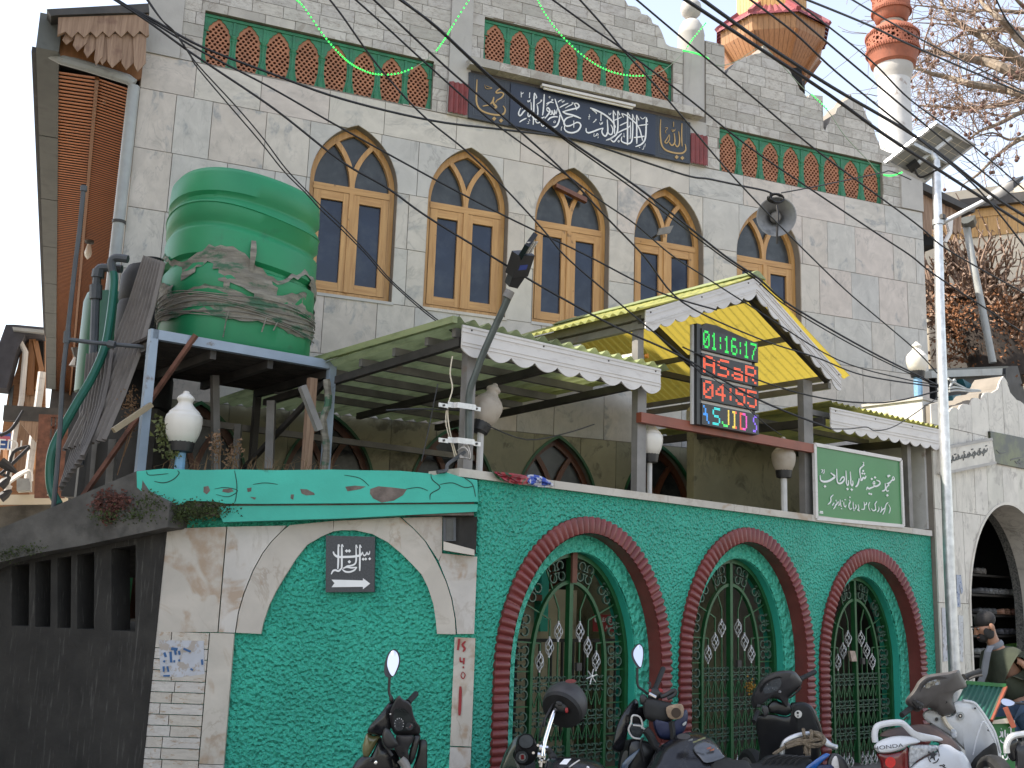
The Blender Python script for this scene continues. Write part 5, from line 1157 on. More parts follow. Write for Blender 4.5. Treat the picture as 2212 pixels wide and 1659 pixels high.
MB().tube([(lw[0]-.004,-.05,5.15),(lw[0]-.004,-.05,5.12)],.068,12).part('clip',MT['steeld'],dp)
for i,(x,y,hh) in enumerate(((690,560,90),(580,1560,75))):
    a=fp(x,y,.9+i*5);b2=fp(x,y+hh,.9+i*5);s=.05+.02*i
    t=T('light_bulb',('grey bare bulb hanging under the upper part of the timber eave','pale bare bulb hanging under the eave lower down beside the pipe')[i],'light',FAC,*a,group='bare bulbs under the eave')
    MB().lathe([(s,0),(s*.9,-.04),(s*.4,-.05)],a,12).part('holder',MT['steeld'],t)
    MB().lathe([(.0,-.24*s/.05*.9),(s*.6,-.20*s/.05*.9),(s*.8,-.15*s/.05*.9),(s*.4,-.06)],a,12).part('bulb',MT['opald'] if i==0 else MT['opal'],t)
q=fp(560,1640,8);
t=T('hook_bracket','small black hourglass bracket on the orange boarding','bracket',FAC,*fp(490,1640,7))
e=LL(580,310);u,z=FAC.hit(*e,9.);MB().lathe([(.1,-.16),(.03,0),(.1,.16)],(u,9.,z),8).part('bracket',MT['steeld'],t);t.o.location=FAC.w(u,9.,z)
for c in t.o.children:c.data.transform(Matrix.Translation((t.b[0]-u,t.b[1]-9.,t.b[2]-z)))
# ---------------------------------------------------------------- house and clutter far left
HF=Fr(20,560,17.,20)
hs=T('timber_house','old timber and brick house with a dark eave and white downpipes at the far left','house',HF,0,0,0)
hp=lambda l,d=0:tracepts(HF,LL,l,d)
def hpoly(l,d0,d1,name,mat,par=hs):return MB().poly(list(reversed(hp(l,d0))),d0,d1).part(name,mat,par)
hpoly([(185,140),(345,140),(345,1600),(-60,1600),(20,850),(60,600),(130,400)],.1,.4,'wall',wood('house_planks',(.22,.10,.045),(.33,.17,.08),3,(1.5,14,14),.7,3.))
hpoly([(-40,300),(45,60),(110,60),(330,80),(335,130),(190,140),(130,250),(50,548),(-40,540)],-.5,.08,'eave',M('dark_eave',(.045,.045,.055),.8,var=.4,sc=4))
hpoly([(95,78),(335,100),(335,125),(100,102)],-.62,-.5,'gutter',MT['lgrey'])
hpoly([(240,190),(335,190),(335,520),(225,580)],-.0,.09,'dark_opening',MT['dark'])
hpoly([(195,590),(285,590),(275,760),(190,760)],-.02,.09,'grey_boards',MT['greyw'])
hpoly([(140,770),(240,780),(220,1240),(120,1240)],-.02,.09,'lower_boards',MT['greyw'])
hpoly([(75,560),(105,520),(85,760),(55,780)],-.01,.09,'window',MT['glassd'])
for l,d,r_ in (([(118,112),(125,140),(195,270),(165,640),(120,850),(50,1340)],-.4,.045),([(322,425),(300,600),(265,850),(215,1240)],-.6,.06)):
    MB().tube([(p[0],d,p[1]) for p in hp(l,d)],r_,8).part('downpipe',MT['fascia'],hs)
for l in ([(230,140),(250,180),(230,600)],[(255,190),(300,400),(270,560)],[(290,760),(260,1430)],[(60,960),(60,1200)]):
    MB().tube([(p[0],-.1,p[1]) for p in hp(l,-.1)],.07,4).part('timber',MT['towerd'],hs)
q=hp([(30,740),(330,745)],-1.);MB().bar((q[0][0],-1,q[0][1]),(q[1][0]+1.,-1,q[1][1]),.22).part('cross_beam',MT['steeld'],hs)
q=hp([(190,770),(320,930)],-1.);MB().bar((q[0][0],-1,q[0][1]),(q[1][0],-1,q[1][1]),.2).part('strut',MT['greyw'],hs)
q=hp([(0,1440),(520,1400)],-1.2);MB().bar((q[0][0]-1,-1.2,q[0][1]),(q[1][0],-1.2,q[1][1]),.14).part('ledge',MT['beige'],hs)
hpoly([(-60,1460),(480,1420),(480,1700),(-60,1700)],-1.1,.0,'base_wall',MT['moldg'])
mbx=hp([(135,1245),(240,1250),(240,1335),(135,1340)],-1.4)
MB().poly(list(reversed(mbx)),-1.6,-1.2).solo('meter_box',MT['lgrey'],'grey electricity meter box at the foot of the white pipe far left','box',HF,mbx[3][0],-1.4,mbx[3][1])
sg=hp([(-30,885),(85,895),(82,1012),(-30,1005)],-1.8);t=T('shop_sign','cut off blue shop sign with a pink panel at the left edge','sign',HF,sg[3][0],-1.8,sg[3][1])
MB().poly(list(reversed(sg)),-1.85,-1.8).part('panel',M('sign_blue',(.03,.09,.30),.5),t)
sp=hp([(-30,910),(78,918),(78,950),(-30,945)],-1.86);MB().poly(list(reversed(sp)),-1.87,-1.85).part('pink_band',M('sign_pink',(.42,.10,.14),.5),t)
txt('lettering','KEDI',.22,MT['white'],t,((sg[0][0]*.3+sg[1][0]*.7),-1.87,hp([(40,985)],-1.86)[0][1]))
cage=T('iron_cage','rusty iron mesh cage standing between the white pipe and the green hose','cage',HF,hp([(400,1380)],-2.)[0][0],-2,hp([(400,1380)],-2.)[0][1])
fr_=hp([(345,760),(480,765),(450,1380),(310,1380)],-2.);MB().band(fr_,.16,-2.05,-1.95,True).part('frame',MT['rust'],cage)
for i in range(1,7):
    t_a=i/7;a=lerp(fr_[0],fr_[3],t_a);b2=lerp(fr_[1],fr_[2],t_a);MB().band([a,b2],.035,-2.02,-1.98).part('wire',MT['rust'],cage)
for i in range(1,4):
    t_a=i/4;a=lerp(fr_[0],fr_[1],t_a);b2=lerp(fr_[3],fr_[2],t_a);MB().band([a,b2],.035,-2.02,-1.98).part('wire',MT['rust'],cage)
for i,l in enumerate(([(0,1190),(60,1210),(100,1040),(230,990)],[(40,1300),(120,1220),(215,1170)],[(0,910),(90,860),(180,720)],[(90,1310),(60,1280),(220,1180),(240,1260)],[(0,1210),(90,1130),(225,1000)])):
    MB().tube(smooth([(p[0],-2.3-.1*i,p[1]) for p in hp(l,-2.3-.1*i)],4),.025,5).solo('service_wire',MT['fascia'] if i%2 else MT['cable'],['looped grey service wire over the white pipes far left','pale wire running up to the meter box','grey wire from the left edge to the cross beam','pale wire looping round the meter box','grey wire sagging past the blue sign'][i],'wire',HF,*[hp(l,-2.3-.1*i)[0][0],-2.3-.1*i,hp(l,-2.3-.1*i)[0][1]])
for i,(x,y,x1,y1) in enumerate(((5,1110,130,1195),(0,1300,80,1225),(0,1390,90,1330))):
    a=hp([(x,y),(x1,y1)],-3.);mb=MB().tube([(a[0][0],-3,a[0][1]),lerp((a[0][0],-3,a[0][1]),(a[1][0],-3,a[1][1]),.5),(a[1][0],-3,a[1][1])],[.07,.06,.02],8)
    mb.solo('cable_bundle',MT['cable'],['uppermost thick black cable end at the left edge','middle thick black cable end at the left edge','lowest thick black cable end at the left edge'][i],'cable',HF,a[0][0],-3,a[0][1])
# neighbour house added outside the frame, sized to shade the wash block and tank
nbh=T('unseen_neighbour_house','unseen plastered neighbour house added left of the wash block to shade it','house',WORLD,-8,3,0)
MB().box(-14,-6.6,4,9.9,0,10.8).part('wall',MT['beige'],nbh);MB().box(-14.2,-6.5,3.9,9.95,10.8,11.).part('roof',MT['zinc'],nbh)
# ---------------------------------------------------------------- marble gatehouse on the right
gh=T('gatehouse','white marble gatehouse with a scalloped gable and an arched shoe niche at the right edge','building',FW,7.9,-.1,0)
D0=-.06
f_=lambda cr,l,d=D0:tracepts(FW,cr,l,d)
AC,AW=f_(GB,[(840,1390)])[0][0],1.0
pe=f_(GB,[(-20,350),(150,352),(200,358),(245,455),(262,425),(290,405),(318,408),(345,425),(362,385),(395,370),(425,372),(460,385),(475,330),(505,310),(535,312),(572,335),(575,300),(600,262),(635,252),(670,262),(700,245),(735,222),(745,180),(762,135),(788,95),(815,130),(850,200),(880,262),(930,300),(985,378)])
zr=pe[-1][1]
par=[(6.16,3.6),(6.16,0),(12,0),(12,zr)]+[(2*AC-p[0]+.1,p[1]) for p in pe[8:22]]+list(reversed(pe))
par=[(6.16,0),(11.5,0),(11.5,pe[3][1])]+[(2*pe[24][0]-p[0],p[1]) for p in pe[3:24]]+list(reversed(pe))
par[-1]=(6.16,pe[0][1])
arch=earch(AC,AW,1.55,1.25,30,-.05)
pic=f_(GB,[(650,640),(1200,760),(1200,1070),(672,950)])
MB().plate(region([par],[arch]),D0+.016,.30).part('wall_core',MT['grout'],gh)
clad(gh,'marble_slab',MT['slab2'],[4.6,3.55,2.62,1.62,.72,0.],6.16,9.2,(.27,.42),par,[arch],.006,D0,.02,12,.2)
MB().band(arch,.03,D0-.012,.31).part('arch_edge',MT['slab2'],gh)
# niche
ni=MB();n=len(arch);v=[(p[0]*.995+AC*.005,D0+.02,p[1]-.003) for p in arch]+[(p[0]*.995+AC*.005,.42,p[1]-.003) for p in arch];ni.add(v,[(i,i+1,i+1+n,i+n) for i in range(n-1)])
ni.part('niche_vault',MT['granite2'],gh)
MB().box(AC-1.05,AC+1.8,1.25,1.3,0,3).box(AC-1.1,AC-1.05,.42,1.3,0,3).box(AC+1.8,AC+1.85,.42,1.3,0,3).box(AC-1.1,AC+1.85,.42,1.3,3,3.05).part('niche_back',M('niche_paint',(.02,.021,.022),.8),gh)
SHZ=[]
for (y,) in ((575,),(725,),(880,),(1035,),(1187,)):
    z=FW.hit(*PR(300,y),.62)[1];SHZ.append(z);MB().box(AC-AW-.02,AC+AW+.6,.62,1.22,z-.025,z).part('shelf',MT['steeld'],gh)
# plaque and panorama picture
pq=f_(GB,[(150,815),(635,725),(672,958),(150,1065)],D0-.02)
t=T('verse_plaque','tilted pale marble plaque carved with dark script beside the lamp pole','sign',FW,pq[3][0],D0,pq[3][1])
MB().poly(list(reversed(pq)),D0-.07,D0+.01).part('stone',MT['slab2'],t)
for a,b2 in ((0,1),(3,2)):MB().band([pq[a],pq[b2]],.03,D0-.08,D0-.02).part('moulding',MT['conc'],t)
mb=MB();r=random.Random(3);k=.003*.9
sv=[(620,830),(600,845),(585,835),(555,860),(530,850),(505,870),(480,865),(450,880),(425,885),(400,890),(370,895),(340,905),(310,915),(285,915)]
st_=[]
for i,(x,y) in enumerate(sv):
    st_.append((7,[(x+12,y-18),(x+4,y+8),(x-14,y+18),(x-24,y+8)]))
    if i%2:st_.append((6,[(x,y-32),(x-2,y+6)]))
    if i%3==0:st_.append((5,[(x-8,y-40),(x+8,y-46)]))
    if i%4==1:st_.append((5,[(x-4,y+26),(x-12,y+40)]))
strokes(mb,FW,GB,st_,k,D0-.072,.003);mb.part('carved_script',MT['black'],t,'stuff')
pp_=f_(GB,[(652,642),(1150,742),(1150,1045),(672,952)],D0-.02)
t=T('picture_panel','dark glossy landscape panel with a yellow green glow set in the gatehouse front','picture',FW,pp_[3][0],D0,pp_[3][1])
m,nt,b_=base('landscape_print');co=coords(nt);f=noise(nt,co,3.5,6);c=mixc(nt,rng(nt,f,.45,.6),(.008,.012,.009),(.075,.085,.02));nt.links.new(c,b_.inputs['Base Color']);b_.inputs['Roughness'].default_value=.4
MB().poly(list(reversed(pp_)),D0-.03,D0+.01).part('print',m,t)
mb=MB();strokes(mb,FW,GB,[(6,[(860,930),(900,915),(985,900)]),(7,[(985,945),(960,965),(940,945),(925,960),(905,940)]),(5,[(950,920),(948,950)]),(5,[(720,830),(760,860),(820,850)])],k,D0-.031,.002);mb.part('script',MT['black'],t,'stuff')
# sun-lit block with lamp above the right canopy
bk_=[FW.hit(*Q[6](1562,930),.0),FW.hit(*Q[6](1562,1068),.0)]
pb=T('parapet_block','square white plastered pier top carrying a globe lamp beside the right canopy','pier',FW,bk_[0][0]-.1,.1,2.4)
MB().box(bk_[0][0]+.0,bk_[0][0]+.33,0.02,.75,2.4,bk_[0][1]).part('pier',MT['whitepost'],pb)
MB().box(bk_[0][0]-.02,bk_[0][0]+.35,0.0,.77,bk_[0][1],bk_[0][1]+.03).part('cap',MT['conc'],pb)
q=FW.hit(*Q[6](1522,752),.3);lamp('clean cream globe lamp on a blue post beside the galvanised lamp pole',FW,q[0],.3,q[1],.36,MT['opal'],MT['bluepost'],bk_[0][1]+.03,.05)
# low scalloped parapet further back
bp=T('low_parapet','low scalloped marble parapet behind the right canopy','wall',FW,5,1.6,2.9)
sc_=[];u=4.15
while u<6.3:
    for i in range(8):sc_.append((u+.26*i/8,3.62+.09*math.sin(math.pi*i/8)))
    u+=.26
MB().poly([(4.15,3.42),(6.45,3.42)]+list(reversed(sc_)),1.6,1.72).part('parapet',MT['slab2'],bp);MB().box(4.15,6.4,1.61,1.71,2.3,3.418).part('parapet_base',MT['slab4'],bp)
# dark shed behind the gatehouse
sh_=lambda l,d:tracepts(FW,GB,l,d)
sd_=T('roof_shed','dark grey metal roof shed with a pale front flashing behind the gatehouse gable','shed',FW,7,1.5,3.5)
a=sh_([(40,45),(750,20),(745,85),(45,115)],1.4);MB().poly(list(reversed(a)),1.35,1.5).part('flashing',MT['lgrey'],sd_)
a=sh_([(50,115),(745,85),(760,420),(50,420)],1.6);MB().poly(list(reversed(a)),1.5,1.7).part('front',M('shed_dark',(.018,.02,.024),.6),sd_)
a=sh_([(750,5),(870,0),(900,120),(960,330),(960,420),(750,420)],1.7);MB().poly(list(reversed(a)),1.6,1.9).part('side',M('shed_side',(.06,.062,.066),.6,var=.3,sc=5),sd_)
a=sh_([(60,20),(870,-12),(870,5),(750,22),(45,48)],1.45);MB().poly(list(reversed(a)),1.5,3.2).part('roof',MT['gutter'],sd_)
t=T('teal_barrow','teal metal frame with a pale slat leaning on the gatehouse roof','frame',FW,*(lambda p:(p[0],1.2,p[1]))(sh_([(250,350)],1.2)[0]))
a=sh_([(350,125),(460,190),(560,210),(550,260),(470,250),(390,215)],1.2);MB().poly(list(reversed(a)),1.15,1.3).part('frame',M('teal_paint',(.015,.10,.13),.5,var=.3,sc=4),t)
a=sh_([(248,295),(330,280),(330,330),(255,350)],1.);MB().poly(list(reversed(a)),.95,1.1).part('frame',bpy.data.materials['teal_paint'],t)
a=sh_([(470,205),(620,170),(625,190),(478,222)],1.1);MB().poly(list(reversed(a)),1.08,1.13).part('slat',MT['lgrey'],t)
a=sh_([(560,260),(600,200),(660,150),(750,120),(740,215),(680,245),(620,250)],.9);MB().poly(list(reversed(a)),.85,1.1).solo('net_bundle',M('net_grey',(.25,.25,.24),.9,var=.4,sc=40),'grey net bundle lying behind the gatehouse gable','net',FW,a[0][0],.9,a[0][1])
# cabling tied at the pole
for i,l in enumerate(([(250,215),(320,205),(420,225),(545,235)],[(250,245),(330,235),(450,245),(560,240)],[(240,120),(330,175),(420,220)],[(255,200),(300,130),(310,150)])):
    p=[(a,.0,z) for a,z in sh_(l,0.)];MB().tube(smooth(p,4),.014,5).solo('service_wire',MT['lgrey'],['pale upper wire bundle running from the pole over the gatehouse','lower pale wire bundle running from the pole over the gatehouse','pale wire slanting down to the bundle behind the pole','short curled pale wire end behind the pole'][i],'wire',FW,*p[0])
# torn posters
for i,(cr,l,col,lb) in enumerate(((PR,[(25,572),(58,575),(75,700),(62,720),(45,640),(55,820),(28,820)],(.35,.38,.45),'torn blue and white poster strip on the gatehouse pier beside the pole'),(PR,[(38,880),(75,885),(75,1240),(48,1235)],(.5,.5,.5),'long pale torn paper low on the gatehouse pier'),(Q[9],[(1680,620),(1730,625),(1735,960),(1690,970)],(.48,.48,.5),'faded paper behind the lower part of the lamp pole'))):
    a=tracepts(FW,cr,l,D0-.006);MB().poly(list(reversed(a)),D0-.008,D0-.003).solo('torn_poster',M('poster_%s'%('blue','pale','faded')[i],col,.8,var=.15,sc=12,dirt=(.05,.08,.2) if i==0 else (.3,.28,.26),dsc=22,dlo=.55,dhi=.6),lb,'poster',FW,a[0][0],D0,a[0][1],group='torn posters on the gatehouse')
# shoes on the shelves
def shoe(mb,u,d,z,L,col_rot=0):
    rings=[]
    for i in range(9):
        t=i/8;w_=L*(.17+.05*math.sin(math.pi*(t*.8+.2)));h_=L*(.34-.2*t if t<.75 else .34-.2*t-.12*(t-.75))
        if i in(0,8):w_*=.55;h_*=.8
        R=[]
        for k in range(8):
            a=2*math.pi*k/8;R.append((w_*math.cos(a),L*(t-.5),max(0,h_*(.5+.5*math.sin(a)))))
        rings.append(R)
    c,s=math.cos(col_rot),math.sin(col_rot)
    return mb.loft([[(u+x*c-y*s,d+x*s+y*c,z+zz) for x,y,zz in R] for R in rings])
SH=[(0,170,'dim grey shoe pair lying at the left of the top shelf',(.06,.055,.05)),(1,190,'dark boots standing at the left of the second shelf',(.05,.05,.052)),(1,270,'grey boots beside the dark ones on the second shelf',(.075,.075,.075)),(1,345,'pale soled grey sneakers in the middle of the second shelf',(.16,.16,.16)),(1,430,'grey sneakers with white soles on the second shelf right of centre',(.14,.15,.15)),(1,500,'grey sneakers at the right end of the second shelf',(.13,.13,.14)),(2,190,'black and white trainers at the left of the third shelf',(.035,.035,.035)),(2,250,'black trainers next to the stacked tan boots',(.045,.045,.045)),(2,360,'stacked tan leather boots on the third shelf',(.20,.11,.075)),(2,430,'reddish brown leather shoes beside the tan boots',(.17,.085,.06)),(3,350,'dark shoes behind the neck of the man',(.04,.04,.045)),(3,400,'grey shoes right of the dark ones on the fourth shelf',(.06,.06,.065)),(3,520,'mustard yellow bag or shoe on the fourth shelf at the right edge',(.36,.23,.03)),(4,170,'grey slippers on the lowest shelf left of the man',(.09,.09,.085)),(4,500,'bright green and white sneakers on the lowest shelf behind the shoulder',(.13,.30,.07)),(4,470,'white sneakers under the green ones on the lowest shelf',(.28,.28,.27))]
for i,(s,x,lb,col) in enumerate(SH):
    y=(575,725,880,1035,1187)[s];u,_=FW.hit(*PR(x,y),.72);z=SHZ[s]+.002
    t=T('shoe_pair',lb,'shoes',FW,u,.75,z,'shoes on the niche shelves');mt=M('shoe_leather_%d'%i,tuple(min(.7,c*2.2) for c in col),.6,var=.25,sc=30)
    L=.27 if x<510 else .32
    for e in (-.06,.06):shoe(MB(),u+e,.76,z+(.07 if s==4 and x==500 else 0),L,.5 if i%2 else .15).part('shoe',mt,t)
# ---------------------------------------------------------------- solar street light
PD=-.42
pl=[FW.hit(*p,PD) for p in (Q[3](1640,1040),Q[3](1655,1440),Q[6](1668,400),Q[6](1690,1000),Q[9](1730,400),Q[9](1765,1100))]
sl=T('solar_street_light','tall galvanised street light pole with a solar panel on top and a slim arm lamp','street light',FW,pl[-1][0]+.04,PD,0)
pts=[(u,PD,z) for u,z in pl]+[(pl[-1][0]+.03,PD,0)]
MB().tube(pts,[.045,.047,.05,.053,.056,.058,.06],16).part('pole',MT['galv'],sl)
MB().box(pts[-1][0]-.15,pts[-1][0]+.15,PD-.15,PD+.15,0,.02).part('base_plate',MT['galv'],sl)
SLP=lambda p:FW.loc(p)
Yp=FW.w(*pts[0])[1]
cL=Vector(SLP(at(*Q[3](1302,1045),Yp+.0)));cT=Vector(SLP(at(*Q[3](1638,785),Yp-.3)));cB=Vector(SLP(at(*Q[3](1562,1178),Yp+.35)));cR=cT+cB-cL
nz=(cT-cL).cross(cB-cL).normalized()
if nz.z<0:nz=-nz
def slab(a,b2,c,d,th):return MB().hexa([a-nz*th,b2-nz*th,c-nz*th,d-nz*th,a,b2,c,d])
back=M('panel_back_sheet',(.20,.20,.19),.5,var=.1,sc=4);
e1,e2=(cT-cL),(cB-cL);i1,i2=e1.normalized()*.035,e2.normalized()*.035
slab(cL+i1+i2,cB+i1-i2,cR-i1-i2,cT-i1+i2,.012).part('panel',back,sl)
for a,b2,iv in ((cL,cT,i2),(cB,cR,-i2),(cL,cB,i1),(cT,cR,-i1)):slab(a,a+iv,b2+iv,b2,.035).part('panel_frame',MT['galv'],sl)
for i in range(1,6):
    a=cL+e1*(i/6);slab(a+i2+i1*.04,a+e2-i2,a+e2-i2+i1*.12,a+i2+i1*.12,.014).part('cell_line',MT['beige'],sl)
for i in range(1,4):
    a=cL+e2*(i/4);slab(a+i1,a+e1-i1,a+e1-i1+i2*.12,a+i1+i2*.12,.0145).part('cell_line',MT['beige'],sl)
cc=(cL+cR)/2-nz*.05
MB().bar(cL+e2*.5+e1*.1-nz*.03,cL+e2*.5+e1*.9-nz*.03,.04).part('cross_rail',MT['galv'],sl);MB().bar(cL+e1*.5+e2*.05-nz*.03,cL+e1*.5+e2*.95-nz*.03,.04).part('cross_rail',MT['galv'],sl)
MB().tube([pts[0],cc],.045,12).part('pole_top',MT['galv'],sl)
jb_=Vector(SLP(at(*Q[3](1495,1075),Yp+.05)));MB().bar(jb_-e1.normalized()*.06,jb_+e1.normalized()*.06,.10,.05,tuple(nz)).part('junction_box',MT['black'],sl)
MB().tube(smooth([tuple(jb_),tuple(jb_+Vector((.08,-.03,-.12))),tuple(cc+Vector((0,-.05,-.2))),(pts[0][0],PD-.05,pts[0][2]-.1)],5),.012,6).part('lead',MT['cable'],sl)
A_=Vector(SLP(at(*Q[3](1690,1440),Yp-.0)));B_=Vector(SLP(at(*Q[3](2005,1275),Yp-.25)));C_=Vector(SLP(at(*Q[3](2188,1152),Yp-.4)))
MB().tube([A_,B_],.026,10).part('arm',MT['galv'],sl)
dd=(C_-B_);MB().loft([[tuple(B_+dd*t+Vector(p)) for p in ((-.0,w_,-h_),(0,-w_,-h_),(0,-w_,h_),(0,w_,h_))] for t,w_,h_ in ((0,.04,.04),(.1,.075,.045),(.5,.08,.05),(.55,.07,.03),(.95,.05,.02),(1,.01,.01))]).part('lamp_head',MT['black'],sl)
MB().loft([[tuple(B_+dd*t+Vector(p)) for p in ((0,.045,-.055),(0,-.045,-.055),(0,-.045,-.045),(0,.045,-.045))] for t in (.5,.93)]).part('lens',MT['opald'],sl)
z=pts[1][2];MB().lathe([(.055,-.03),(.06,-.03),(.06,.03),(.055,.03)],pts[1],14).part('pole_collar',MT['galv'],sl)
MB().box(pts[1][0]-.04,pts[1][0]+.02,PD-.08,PD-.05,z+.02,z+.07).part('collar_bolt',MT['steeld'],sl)
# ---------------------------------------------------------------- white minaret
Ym=16.2
mc=at(*Q[3](1375,700),Ym);X0=mc[0];Zc=lambda y,Y=Ym:at(*Q[3](1375,y),Y)[2];sc=(at(*Q[3](1476,700),Ym)[0]-X0)
mn=T('minaret','slim white minaret column crowned by two pierced terracotta lanterns','tower',WORLD,X0,Ym,7)
MB().lathe([(sc,6.5),(sc,Zc(505)),(sc*1.08,Zc(500))],(X0,Ym,0),32).part('shaft',MT['whitepost'],mn)
px=lambda w_:w_*.1543/2*Ym/1085
lan=lambda cx,yt,yb,rt,rb:None
MB().lathe([(sc,Zc(540)),(px(215),Zc(530)),(px(245),Zc(500)),(px(265),Zc(455)),(px(262),Zc(445)),(px(262),Zc(430))],(X0,Ym,0),32).part('collar',MT['conc'],mn)
def lantern(c,R,z0,z1,zb,zt,rt,name):
    bt=T.__new__(T);bt.o=mn.o;bt.b=mn.b;bt.fr=mn.fr
    MB().lathe([(R*.74,zb),(R*.86,zb+.04),(R*.97,z0-.03),(R,z0)],(X0,Ym,0),36).part('bowl',MT['terra2'],mn)
    MB().lathe([(R,z1),(R*.97,z1+.03),(R*.86,z1+(zt-z1)*.55),(rt*1.05,zt-.02),(rt,zt)],(X0,Ym,0),36).part('shoulder',MT['terra2'],mn)
    MB().lathe([(R*.9,z0),(R*.9,z1)],(X0,Ym,0),36).part('lantern_core',MT['dark'],mn)
    H=z1-z0;n=10;wd=2*math.pi*R/n
    hs_=[]
    cx,cz=wd/2,H/2;s=min(wd,H)*.5
    star=[];
    for i in range(12):
        a=math.pi*i/6;q=s*(.36 if i%2==0 else .2);star.append((cx+q*math.cos(a),cz+q*math.sin(a)))
    hs_.append(star)
    for i in range(6):
        a=math.pi/6+math.pi*i/3;x,z=cx+s*.6*math.cos(a),cz+s*.62*math.sin(a)
        hs_.append([(x+s*.17*math.cos(b2)*1.0,z+s*.17*math.sin(b2)) for b2 in [math.pi*j/3+a for j in range(6)]])
        a=math.pi*i/3;x,z=cx+s*.8*math.cos(a),cz+s*.78*math.sin(a)
        if abs(x-cx)<wd*.44 and abs(z-cz)<H*.42:hs_.append([(x+s*.1*math.cos(b2),z+s*.1*math.sin(b2)) for b2 in [math.pi*j/2+a for j in range(4)]])
    for sx in (0.07,.93):
        for sz in (.15,.85):hs_.append([(wd*sx+s*.1*math.cos(b2)*.5,H*sz+s*.16*math.sin(b2)) for b2 in [math.pi*j/2 for j in range(4)]])
    rg_=region([rect(0,wd,0,H)],hs_)
    p=MB().plate(rg_,0,.03);vs=[]
    for (u,d,z) in p.v:
        a=u/R;rr=R-d;vs.append((X0-X0+rr*math.sin(a),-rr*math.cos(a),z))
    me=MB().add(vs,p.f).mesh(name,MT['terra2'],(0,0,0),30)
    for i in range(n):inst('pierced_panel',me,mn,(X0,Ym,z0),(0,0,2*math.pi*i/n))
    for z in (z0,z1):
        mb=MB()
        for i in range(64):
            a=2*math.pi*i/64;mb.box(X0+(R+.008)*math.cos(a)-.012,X0+(R+.008)*math.cos(a)+.012,Ym+(R+.008)*math.sin(a)-.012,Ym+(R+.008)*math.sin(a)+.012,z-.022,z+.022)
        mb.part('dentil_ring',MT['terra2'],mn,'stuff')
lantern(0,px(352),Zc(345),Zc(245),Zc(440),Zc(172),px(190),'pierced_panel')
MB().lathe([(px(170),Zc(178)),(px(150),Zc(165)),(px(165),Zc(150)),(px(190),Zc(145))],(X0,Ym,0),28).part('neck',MT['conc'],mn)
lantern(0,px(258),Zc(85),Zc(-30),Zc(150),Zc(-110),px(120),'pierced_panel')
MB().lathe([(px(120),Zc(-110)),(px(60),Zc(-180)),(.02,Zc(-260)),(0,Zc(-300))],(X0,Ym,0),20).part('finial',MT['terra2'],mn)
